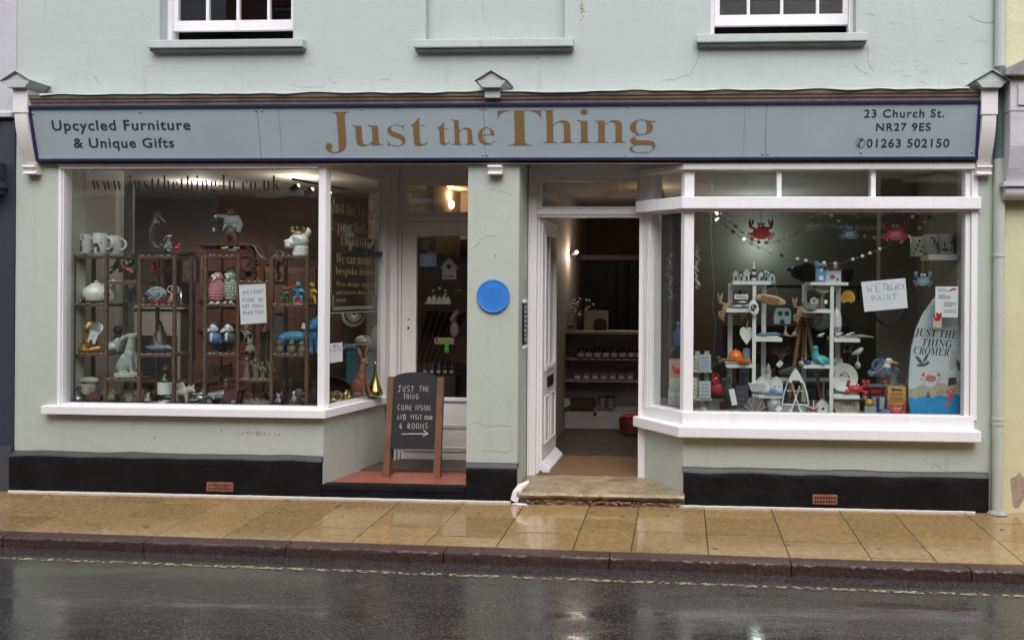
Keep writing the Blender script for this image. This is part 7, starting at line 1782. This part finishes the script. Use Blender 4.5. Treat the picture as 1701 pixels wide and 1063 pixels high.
# hanging painted crabs
def hang_crab(px, py, w_, m, label, string, eyes=True, words=False):
    t = It('hanging_crab', label, 'hanging ornament', px, py, .16, 'painted crabs on strings')
    s = w_ / 42
    t.p('shell', m, MB().prism([(s * 13 * math.cos(R(a)), s * 10 * math.sin(R(a)) + (s * 1.5 * math.sin(R(a * 2)) if a < 180 else 0)) for a in range(0, 360, 15)], -1.2, 1.2), 30)
    for q in (-1, 1):
        t.p('claw', m, MB().tube([(q * 9 * s, 0, 6 * s), (q * 16 * s, 0, 9 * s), (q * 15 * s, 0, 14 * s)], [2.4 * s, 2.2 * s, 3.6 * s], 7, flat=.5).tube([(q * 17 * s, 0, 14 * s), (q * 16.4 * s, 0, 22 * s)], [2.6 * s, .6 * s], 6, flat=.5).tube([(q * 13 * s, 0, 14 * s), (q * 11.5 * s, 0, 21 * s)], [2.2 * s, .6 * s], 6, flat=.5))
        for k in range(3): t.p('crab_leg', m, MB().tube([(q * 10 * s, 0, (-1 - k * 3) * s), (q * (19 - k * 3) * s, 0, (-1 - k * 3.4) * s), (q * (20 - k * 4.4) * s, 0, (-7 - k * 3) * s)], [1.8 * s, 1.6 * s, .7 * s], 6, flat=.6))
        e_ = t.p('eye', wht, MB().ell((q * 3.2 * s, -1.4, 13 * s), (2.7 * s, .9, 2.7 * s))); t.p('pupil', char, MB().ell((q * 3.2 * s, -2.2, 13 * s), (1.2 * s, .5, 1.2 * s), nu=8, nv=5), parent=e_)
        t.p('eye_stalk', m, MB().tube([(q * 3 * s, 0, 8 * s), (q * 3.2 * s, 0, 12 * s)], 1.4 * s, 6))
    if words: t.p('written_lines', tagm, MB().obox((0, -1.6, 2 * s), (15 * s, .6, 1.2 * s), 0, -.12).obox((0, -1.6, -2 * s), (15 * s, .6, 1.2 * s), 0, -.12), 0)
    t.p('string', twine, MB().tube([(0, 0, 8 * s), (0, 0, string)], .5, 5))
red2 = G('crab_red', (.42, .03, .035), rough=.5)
hang_crab(1264, 387, 46, red2, 'red painted wooden crab hanging over the first display frame', 40)
hang_crab(1411, 389, 34, bluegrey, 'blue grey painted crab hanging over the second display frame', 40, words=True)
hang_crab(1487, 389, 44, G('crab_coral', (.46, .05, .07), rough=.5), 'coral red painted crab with written lines hanging near the mug shelf', 40, words=True)
hang_crab(1533, 467, 33, bluegrey, 'dark blue painted crab hanging above the surfboard tip', 48, words=True)
# bead garlands
def garland(pts, label, cols, Y=.2, n=22):
    t = It('bead_garland', label, 'garland', pts[0][0], pts[0][1], Y)
    q = [(px - pts[0][0], 0, pts[0][1] - py) for px, py in pts]
    cur = []
    for i in range(len(q) - 1):
        for k in range(6):
            a = k / 6; p0, p1, p2, p3 = (Vector(q[max(i - 1, 0)]), Vector(q[i]), Vector(q[i + 1]), Vector(q[min(i + 2, len(q) - 1)]))
            cur.append(.5 * ((2 * p1) + (p2 - p0) * a + (2 * p0 - 5 * p1 + 4 * p2 - p3) * a * a + (3 * p1 - p0 - 3 * p2 + p3) * a ** 3))
    cur.append(Vector(q[-1]))
    t.p('string', twine, MB().tube(cur, .45, 5))
    first = None
    for k in range(n):
        f = (k + .5 + random.uniform(-.2, .2)) / n * (len(cur) - 1); i = int(f); p = cur[i].lerp(cur[min(i + 1, len(cur) - 1)], f - i)
        o = t.p('bead', cols[k % len(cols)], MB().ell((0, 0, 0), 3.1, nu=12, nv=8)) ; o.location = p * t.u
wb_ = G('felt_white', (.62, .62, .60), rough=.9); bb_ = G('felt_blue', (.22, .28, .36), rough=.9); gb_ = G('felt_grey', (.33, .33, .34), rough=.9); yb_ = G('felt_yellow', (.5, .42, .06), rough=.9); pb_ = G('felt_peach', (.5, .28, .16), rough=.9)
garland([(1176, 350), (1205, 375), (1237, 398), (1280, 418), (1330, 431), (1384, 437), (1420, 428), (1460, 412), (1500, 396), (1530, 368), (1548, 350)], 'long string of white felt balls dipping over both display frames', [wb_, wb_, wb_, char, wb_], .19, 25)
garland([(1196, 350), (1215, 370), (1240, 392), (1265, 403), (1300, 398), (1330, 382), (1352, 356)], 'short string of grey and blue felt balls crossing the first red crab', [gb_, wb_, pb_, wb_, bb_, bb_, gb_], .22, 12)
garland([(1364, 350), (1385, 362), (1412, 382), (1445, 395), (1475, 390), (1508, 365), (1526, 350)], 'string of coloured felt balls between the blue and coral crabs', [pb_, yb_, sage, bb_, bb_, pb_, pb_, wb_, yb_, gb_], .24, 12)
# fairy bulbs
lit = mat('fairy_bulb', (1, 1, 1), emit=(1, .92, .75), estr=5, var=0)
t = It('fairy_lights', 'short string of small lit fairy bulbs at the top corner of the window', 'fairy lights', 1188, 352, .21)
t.p('wire', twine, MB().tube([(0, 0, 0), (4, 0, -12), (30, 0, -30), (48, 0, -46)], .4, 5))
for x, z in ((1, 0), (3, -3), (2, -13), (5, -12), (48, -45)): t.p('bulb', lit, MB().ell((x, 0, z), 1.9, nu=10, nv=7))
# mug shelf
t = It('mug_shelf', 'white floating shelf holding printed mugs by the side wall', 'shelf', 1560, 432, .42, one=True)
t.p('x', wm, MB().box(-24, 44, -22, 22, -1, 9), 0, bev=.002)
mug(1524, 426, 23, 32, 'mug with dense black floral print on the floating shelf', -1, [(-8 + k * 2.6, 4 + (k * 7) % 24, 1.8, 2.6) for k in range(8)], .48)
mug(1546, 421, 25, 31, 'white mug with a bold black curl at the middle of the floating shelf', 1, [(2, 20, 1.6, 6), (5, 15, 4, 1.6), (7, 10, 2, 4), (-1, 25, 4, 1.4)], .44)
mug(1572, 421, 25, 32, 'large white mug with navy stripes at the end of the floating shelf', 1, [(-3, 5, 9, 2.4), (-6, 14, 1.4, 5), (4, 17, 5, 1.4), (7, 22, 1.4, 5)], .40)
t = It('lemon_card', 'pale yellow card tucked beneath the shelf mugs', 'card', 1550, 421, .36, one=True); t.p('x', G('lemon', (.5, .48, .28)), MB().box(-8, 8, 0, 1, 0, 6), 0)
t = It('heart_wreath', 'large dark heart shaped wicker wreath behind the white paper', 'wreath', 1474, 542, .9)
b = MB(); hpts = [(-0, 0)] + [(x, z) for x, z in ((16, 10), (28, 24), (32, 40), (26, 52), (14, 54), (4, 48), (0, 42), (-4, 48), (-14, 54), (-26, 52), (-32, 40), (-28, 24), (-16, 10))]
for k in range(6): b.tube([(x * (1 + random.uniform(-.05, .05)), random.uniform(-3, 3), z * (1 + random.uniform(-.04, .04))) for x, z in hpts], 2.2, 6, closed=True)
t.p('twigs', char, b)
t = It('dark_butterfly', 'dark wire butterfly ornament on the pale side panel', 'ornament', 1575, 488, 1.2, one=True); b = MB()
for s in (-1, 1): b.torus((s * 6, 0, 10), 6, .8).torus((s * 5, 0, -2), 5, .8)
t.p('x', bronze, b)
for k, (px, py, lab) in enumerate(((1340, 470, 'dark round clock face on the rear shelf of the second room'), (1325, 466, 'black sheep head ornament on the rear shelf'), (1405, 468, 'brown woven basket on the rear shelf'), (1240, 474, 'dark square speaker box behind the harbour village'))):
    t = It(('round_clock', 'sheep_head', 'woven_basket', 'speaker_box')[k], lab, ('clock', 'ornament', 'basket', 'speaker')[k], px, py, 2.3, one=True)
    t.p('x', (bronze, char, plum, char)[k], (MB().lathe([(16, 0), (17, 3), (.1, 3)], n=28).rot(R(90), 'X').mv(0, 0, 16), blob([((0, 0, 14), (12, 9, 12)), ((-14, 0, 18), (5, 3, 3))]), MB().lathe([(10, 0), (15, 20), (14, 20), (9, 1)]), MB().box(-10, 10, -8, 8, 0, 22))[k])
t = It('rear_wall_shelf', 'long brown shelf on the rear wall of the second room', 'shelf', 1350, 474, 2.32); t.p('board', DKW, MB().box(-130, 90, -14, 40, -5, 0), 0)
for x in (-120, 80): t.p('bracket', DKW, MB().box(x, x + 4, 30, 40, -25, -5), 0)
t = It('bookcase', 'dark bookcase in the depth of the second room', 'bookcase', 1250, 690, 2.5)
for x in (-50, 150): t.p('side_panel', DKW, MB().box(x, x + 5, -10, 30, 0, 150), 0)
for z in (5, 50, 100, 146): t.p('shelf', DKW, MB().box(-45, 150, -10, 30, z, z + 4), 0)
t.p('back_panel', DKW, MB().box(-45, 150, 26, 30, 0, 150), 0)
for k in range(16):
    x0 = -36 + (k % 8) * 22; z0 = 9 + 45 * (k // 8) + 0
    t2 = It('shelf_box', 'small packaged gift on the dark bookcase', 'gift box', 1250 + x0, 690 - z0, 2.42, 'packaged gifts on the dark bookcase', one=True); t2.p('x', [G('gift_rose', (.2, .1, .09)), G('gift_grey', (.2, .2, .2)), G('gift_teal', (.06, .13, .13)), G('gift_tan', (.2, .16, .1))][k % 4], MB().box(-8, 8, -6, 6, 0, 22 + (k * 7) % 15), 0, bev=.003)

# ============ behind the open door
t = It('shop_shelving', 'white shelving unit facing the open doorway', 'shelving', 1000, 712, 2.72)
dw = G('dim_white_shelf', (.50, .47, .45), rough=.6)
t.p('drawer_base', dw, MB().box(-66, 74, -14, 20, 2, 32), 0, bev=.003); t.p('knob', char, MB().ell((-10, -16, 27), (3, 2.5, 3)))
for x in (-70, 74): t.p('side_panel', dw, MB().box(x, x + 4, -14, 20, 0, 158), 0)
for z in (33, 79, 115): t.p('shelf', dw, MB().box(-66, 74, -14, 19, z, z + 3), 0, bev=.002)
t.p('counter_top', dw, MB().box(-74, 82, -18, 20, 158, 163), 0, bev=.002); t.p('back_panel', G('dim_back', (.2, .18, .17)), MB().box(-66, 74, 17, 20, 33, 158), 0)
def shelf_row(n, x0, dx, py, maker, label, cat, group, name):
    first = None
    for k in range(n):
        if first is None:
            t = It(name, label, cat, x0, py, 2.66, group); maker(t); first = t; u0 = t.root
        else:
            r = u0.copy(); COL.objects.link(r); r.location = P(x0 + dx * k, py, 2.66)
            for ch in u0.children:
                c = ch.copy(); COL.objects.link(c); c.parent = r
def jar_(t):
    t.p('glass', G('dark_jam', (.05, .025, .02), rough=.2), MB().lathe([(5.5, 0), (6, 1), (6, 13), (4.6, 15)])); t.p('label', tagm, MB().lathe([(6.1, 3), (6.1, 10)], n=18)); t.p('lid', char, MB().lathe([(5.4, 15), (5.6, 15), (5.6, 19), (.1, 19.4)]))
shelf_row(8, 964, 14, 595.5, jar_, 'dark lidded preserve jar with a pale label on the upper shelf', 'jar', 'preserve jars facing the open doorway', 'preserve_jar')
def bx_(t): t.p('carton', G('kraft_rose', (.26, .2, .19)), MB().box(-6, 6, -6, 6, 0, 12), 0, bev=.002); t.p('label', tagm, MB().box(-4, 4, -6.4, -6, 3, 8), 0)
shelf_row(7, 960, 14.5, 631.5, bx_, 'small boxed soap with a pale label on the middle shelf', 'box', 'boxed soaps facing the open doorway', 'soap_box')
for k, (px, lab) in enumerate(((1001, 'silver tin canister beside the dark tray'), (1015, 'silver tin canister nearer the red basket'))):
    t = It('tin_canister', lab, 'canister', px, 678, 2.62); t.p('tin', silver, MB().lathe([(6.5, 0), (6.5, 18), (.1, 18)])); t.p('lid', char, MB().lathe([(6.8, 18), (6.8, 21), (.1, 21.4)]))
t = It('dark_tray', 'dark wooden tray on the lowest shelf by the doorway', 'tray', 968, 678, 2.64, one=True); t.p('x', DKW, MB().box(-20, 20, -10, 8, 0, 16), 0, bev=.003)
t = It('round_dish', 'pale round dish at the end of the lowest shelf', 'dish', 941, 679, 2.62, one=True); t.p('x', stone2, MB().lathe([(3, 0), (7, 3), (8, 12), (7, 12)]).rot(R(70), 'X').mv(0, 0, 8))
t = It('red_basket', 'red wicker basket full of cloth on the doorway floor', 'basket', 1048, 716, 2.35)
b = MB()
for z in range(0, 22, 3): b.torus((0, 0, z), 17 + z * .12, 1.5, 'z', 22, 6)
t.p('wicker', G('red_wicker', (.16, .03, .03)), b); t.p('cloth', red, blob([((-6, 0, 24), (9, 8, 5)), ((6, 0, 25), (9, 8, 5))]))
t = It('arched_picture', 'pale picture panel with a dark red arch on the counter', 'picture', 992, 552, 2.72); t.p('panel', stone2, MB().box(-22, 18, 0, 3, 0, 36), 0, bev=.002); t.p('arch', plum, MB().prism([(-6, 2), (16, 2), (16, 14)] + [(5 + 11 * math.cos(R(a)), 14 + 9 * math.sin(R(a))) for a in range(20, 180, 20)] + [(-6, 14)], -1, 0), 0)
t = It('counter_card', 'small cream framed card on the counter beyond the doorway', 'card', 949, 552, 2.6); t.p('card', stone2, MB().box(-8, 7, 0, 2, 0, 14), 0, bev=.001); t.p('print', bronze, MB().box(-5, 4, -.5, 0, 8, 11), 0)
t = It('flower_sprig', 'pale artificial flower sprig in a dark pot on the counter', 'plant', 964, 552, 2.75); t.p('pot', char, MB().lathe([(5, 0), (7, 14), (.1, 14)]))
b = MB()
for k in range(22): 
    x, y, z = random.gauss(0, 10), random.gauss(0, 5), random.uniform(20, 58); b.tube([(0, 0, 12), (x * .5, y * .5, z * .6), (x, y, z)], [.7, .5, .3], 4)
t.p('stem', olive, b); b = MB()
for k in range(26): b.ell((random.gauss(0, 10), random.gauss(0, 5), random.uniform(22, 58)), (2.4, 2.4, 1.8), random.random(), random.random(), nu=7, nv=5)
t.p('petals', stone2, b)
t = It('dark_doorway', 'dark curtained passage beyond the counter', 'curtain', 1026, 700, 3.9)
t.p('frame', DKW, MB().box(-86, -78, -4, 4, 0, 268).box(52, 60, -4, 4, 0, 268).box(-86, 60, -4, 4, 268, 276), 0)
b = MB(); b.add([(-78 + k * 3.25, 3 * math.sin(k * 1.1), z) for k in range(41) for z in (0, 268)], [(2 * k, 2 * k + 2, 2 * k + 3, 2 * k + 1) for k in range(40)]); t.p('cloth', G('black_cloth', (.012, .013, .018), rough=.9), b)

# ============ goods behind the closed door
t = It('home_sign', 'pale wooden house shaped sign lettered home behind the closed door pane', 'sign', 746, 464, 1.05)
hs_ = G('home_cream', (.42, .38, .33))
t.p('house', hs_, MB().prism([(-11, 0), (12, 0), (12, 20), (0, 33), (-11, 20)], -1.5, 1.5), 0); t.p('roof', hs_, MB().prism([(-15, 17), (0, 33), (16, 17), (15, 20), (0, 36), (-14, 20)], -2.5, 2), 0)
t.p('heart_hole', char, fit(MB().prism(hp, -1.8, -1.5), -4, 4, 16, 25), 0); t.p('lettering', char, fit(textmesh('HOME', .01, .01), -8, 9, 3, 7, -1.9), 0); t.p('cord', twine, MB().tube([(0, 0, 33), (0, 0, 60)], .5, 5))
for px, z, lab, c in ((709, 412, 'small dark poster at the top of the closed door pane', (.08, .06, .05)), (711, 438, 'blue and white leaflet taped inside the closed door pane', (.22, .28, .45))):
    t = It('leaflet', lab, 'leaflet', px, z + 5, EY + .05); t.p('sheet', G('leaflet_' + ('dark' if z < 420 else 'blue'), c), MB().box(-14, 14, 0, .4, 0, 22), 0)
    b = MB()
    for k in range(5): b.box(-11 + 4 * (k % 2), 2 + k * 2, -.4, 0, 3 + k * 3.4, 4.4 + k * 3.4)
    t.p('print', stone2, b, 0)
t = It('tiny_houses', 'row of five tiny white houses with hearts hung in the closed door', 'hanging ornament', 728, 505, 1.05)
t.p('plank', stone2, MB().box(-21, 21, -3, 3, 0, 3), 0)
for k, x in enumerate((-15, -7, 2, 10, 17)): t.p('house', stone2, MB().prism([(x - 3.4, 3), (x + 3.4, 3), (x + 3.4, 9 + k % 2), (x, 13 + k % 2 * 2), (x - 3.4, 9 + k % 2)], -2, 2), 0); 
for x, z in ((-9, 20), (2, 24), (12, 20), (12, 14)): t.p('heart', stone2, fit(MB().prism(hp, -.6, .6), x - 2, x + 2, z, z + 4), 0)
t = It('twig_heart', 'loose twig heart hanging by the pillar behind the closed door', 'hanging ornament', 771, 512, 1.2, one=True); b = MB()
for k in range(4): b.tube([(x * .42 * (1 + random.uniform(-.08, .08)), random.uniform(-2, 2), z * .55) for x, z in hpts], .9, 5, closed=True)
t.p('x', bronze, b)
t = It('rabbit_cutout', 'pale rabbit shaped ornament behind the closed door pane', 'ornament', 755, 560, 1.3, one=True); t.p('x', G('grey_felt', (.28, .25, .23)), blob([((0, 0, 12), (8, 5, 13)), ((-2, -1, 29), (6, 5, 6)), C((-3, 0, 34, 2.6), (4, 0, 46, 1.6)), C((0, 0, 34, 2.4), (9, 0, 43, 1.4))]))
t = It('wooden_tray_box', 'small pale wooden tray with a bright green tag behind the closed door', 'tray', 739, 571, 1.1); t.p('tray', woodp, MB().box(-16, 16, -6, 6, 0, 2).box(-16, -14, -6, 6, 2, 10).box(14, 16, -6, 6, 2, 10).box(-14, 14, 5, 6, 2, 10), 0); t.p('green_tag', G('neon_green', (.06, .40, .06)), MB().box(2, 9, -8, -7, -14, 5), 0)
t = It('bottle_crate', 'dark crate of small labelled bottles low in the closed door', 'crate', 727, 668, 1.3); t.p('crate', char, MB().box(-26, 34, -14, 14, -40, 46), 0)
for k in range(5): bt_ = t.p('bottle', char, MB().lathe([(4.4, 46), (4.4, 60), (1.8, 64), (1.8, 68)], (-18 + k * 11, -6, 0))); t.p('label', stone2, MB().box(-18 + k * 11 - 3, -18 + k * 11 + 3, -11, -10.4, 50, 54), 0, parent=bt_)
t = It('stair_rail', 'dark stacked wooden frames leaning behind the closed door', 'picture frames', 715, 600, 1.9)
for k in range(6): t.p('frame', DKW, MB().obox((-14 + k * 9, k * 4, 40), (4, 30, 90), 0, R(14 + k * 2)), 0)

# ============ lit lamps, plus an added ceiling fill light
def lamp(name, loc, e, col, r=.04):
    l = bpy.data.lights.new(name, 'POINT'); l.energy = e; l.color = col; l.shadow_soft_size = r
    o = bpy.data.objects.new(name, l); COL.objects.link(o); o.location = loc; return o
q = P(746, 341, 2.2)
t = It('wall_lamp', 'small lit warm lamp seen through the light over the closed door', 'lamp', 746, 346, 2.2); t.p('shade', mat('warm_glass', (1, .8, .5), emit=(1, .62, .28), estr=9, var=0), MB().lathe([(6, 0), (8, 3), (8, 10), (6, 12), (.1, 12)])); t.p('stem', bronze, MB().tube([(-2, 4, 6), (-8, 12, 8)], 1.4))
lamp('wall_lamp_light', q + Vector((0, -.02, .1)), 14, (1, .62, .3))
part('lamp_wall', IW, MB().box(XX(752, 2.5, 330), XX(752, 2.5, 330) + .06, 1.6, 2.6, 2.0, 2.93).box(XX(700, 2.6, 330) - .6, XX(752, 2.5, 330) + .5, 2.6, 2.66, 2.2, 2.93))
t = It('clip_spotlight', 'little lit spotlight on an arm beyond the open doorway', 'spotlight', 958, 421, 2.9); t.p('head', char, MB().lathe([(3, 0), (4, 8), (2, 10)]).rot(R(-100), 'Y')); t.p('bulb', mat('lit_bulb'), MB().ell((0, -2, 2), 3.0)); t.p('arm', char, MB().tube([(-8, 2, 2), (-20, 4, 4)], 1))
lamp('clip_spotlight_light', P(962, 424, 2.8), 3, (1, .8, .65))
lamp('passage_lamp_glow', P(1075, 345, 2.1), 1.6, (1, .66, .36))
lamp('window_spot_light', P(1262, 405, 2.75), 4.0, (.85, 1, .95))
def spot(name, a, b, e, ang, col):
    l = bpy.data.lights.new(name, 'SPOT'); l.energy = e; l.color = col; l.spot_size = R(ang); l.spot_blend = .8; l.shadow_soft_size = .03
    o = bpy.data.objects.new(name, l); COL.objects.link(o); o.location = a; o.rotation_euler = (a - b).to_track_quat('Z', 'Y').to_euler()
spot('track_spot_light', P(512, 322, .85), P(285, 580, 2.9), 150, 55, (1, .88, .74))
spot('track_spot_light', P(540, 325, .85), P(420, 520, 2.6), 65, 50, (1, .88, .74))
lamp('track_and_fill_glow', P(330, 318, 1.7), 5, (1, .88, .74))  # added fill, no track head hangs here; it brightens the ceiling
lamp('track_and_fill_glow', P(500, 320, 1.3), 4, (1, .86, .68))

# ============ more small stock among the white display stands
def small(name, label, cat, px, py, dY, mt, b, sm=45):
    t = It(name, label, cat, px, py, YR + dY, one=True); t.p('x', mt, b, sm)
cyl = lambda r, h, n=20: MB().lathe([(r * .9, 0), (r, 1), (r, h - 1), (r * .8, h)], n=n)
small('tea_caddy', 'dark red tea tin behind the black flask', 'tin', 1202, 686, .14, plum, cyl(7, 20))
small('rope_ball', 'ball of pale rope on the floor behind the fan shell', 'rope', 1272, 688, .14, woodp, MB().ell((0, 0, 8), 8).torus((0, 0, 8), 8, 1.2, 'z').torus((0, 0, 8), 8, 1.2, 'x').torus((0, 0, 8), 8, 1.2))
small('toy_boat', 'little blue toy sailing boat behind the boat shelf', 'toy boat', 1303, 688, .2, navy2, MB().prism([(-12, 6), (12, 6), (8, 0), (-8, 0)], -4, 4).prism([(-1, 8), (-1, 32), (-10, 9)], -.5, .5).prism([(1, 8), (1, 30), (9, 9)], -.5, .5).box(-1, 1, -1, 1, 6, 34), 0)
small('glass_float', 'green glass float on the window floor between the stands', 'ornament', 1338, 689, .3, G('float_green', (.05, .16, .11), rough=.12), MB().ell((0, 0, 9), 9, nu=20, nv=12))
small('striped_mug', 'blue striped enamel mug behind the starfish', 'mug', 1362, 689, .26, G('enamel_blue', (.12, .22, .36)), cyl(8, 17).torus((8, 0, 9), 5, 1.2, a0=R(-90), a1=R(90)))
small('lantern', 'small black storm lantern behind the oyster plate', 'lantern', 1432, 690, .2, char, MB().lathe([(8, 0), (8, 3), (5, 4), (6, 12), (5, 20), (7, 22), (3, 26)]).torus((0, 0, 28), 7, .8, a0=0, a1=R(180)))
small('fish_ornament', 'grey wooden fish on a stand behind the red crab shelf', 'ornament', 1442, 690, .34, bluegrey, blob([C((-16, 0, 26, 2), (-6, 0, 26, 6), (6, 0, 26, 6.5), (15, 0, 26, 3)), C((-16, 0, 26, 2), (-22, 0, 32, 2)), C((-16, 0, 26, 2), (-22, 0, 20, 2)), C((0, 0, 22, 1.4), (0, 0, 0, 1.4)), ((0, 0, 1), (9, 5, 1.8))], .9))
small('pebble_jar', 'clear jar of pale pebbles behind the surf word', 'jar', 1504, 688, .3, G('pebble_mix', (.35, .33, .29), var=.6, scale=60, rough=.25), cyl(10, 30))
small('tall_vase', 'tall grey green vase in the dark behind the surf word', 'vase', 1484, 690, .5, stonegrey, MB().lathe([(8, 0), (12, 20), (9, 50), (5, 62), (7, 70)]))
small('driftwood_heart', 'small grey driftwood heart hanging under the upper shelf', 'hanging ornament', 1392, 612, .14, stonegrey, fit(MB().prism(hp, -2, 2), -8, 8, 0, 18).tube([(0, 0, 16), (0, 0, 44)], .5, 5), 30)
small('gull_figure', 'small white gull on a post behind the whale tail stand', 'figurine', 1425, 612, .4, wht, blob([C((-8, 0, 24, 2), (0, 0, 27, 5), (6, 0, 32, 3.4)), C((0, 0, 22, 1), (0, 0, 10, 1)), ((0, 0, 5), (5, 5, 6))], .8))
small('sea_candle', 'pale blue pillar candle beside the orange pans', 'candle', 1240, 601, .16, G('candle_sea', (.35, .46, .50)), cyl(6, 22))
small('shell_dish', 'pale scallop dish on the floor before the card stand', 'dish', 1190, 689, .0, stone2, MB().lathe([(4, 0), (10, 4), (9, 4.4), (.1, 1)], n=14))
small('coaster_stack', 'stack of square blue coasters by the fresh crabs crate', 'coasters', 1470, 690, -.08, G('coaster_blue', (.10, .2, .32)), MB().obox((0, 0, 2), (14, 12, 4), 0, 0, .2).obox((0, 0, 5.6), (14, 12, 3), 0, 0, -.1).obox((0, 0, 8.6), (14, 12, 3), 0, 0, .3), 0)
small('blue_glass_vase', 'cobalt glass vase in the dark under the first stand', 'vase', 1236, 652, .3, navy2, MB().lathe([(5, 0), (9, 8), (5, 20), (3, 28), (5, 34)]))
small('wooden_lighthouse', 'red and white wooden lighthouse behind the toy beach houses', 'ornament', 1276, 652, .3, wht, MB().lathe([(7, 0), (4.6, 34), (6, 35), (6, 37), (3.4, 38), (3.4, 44), (.2, 49)]))
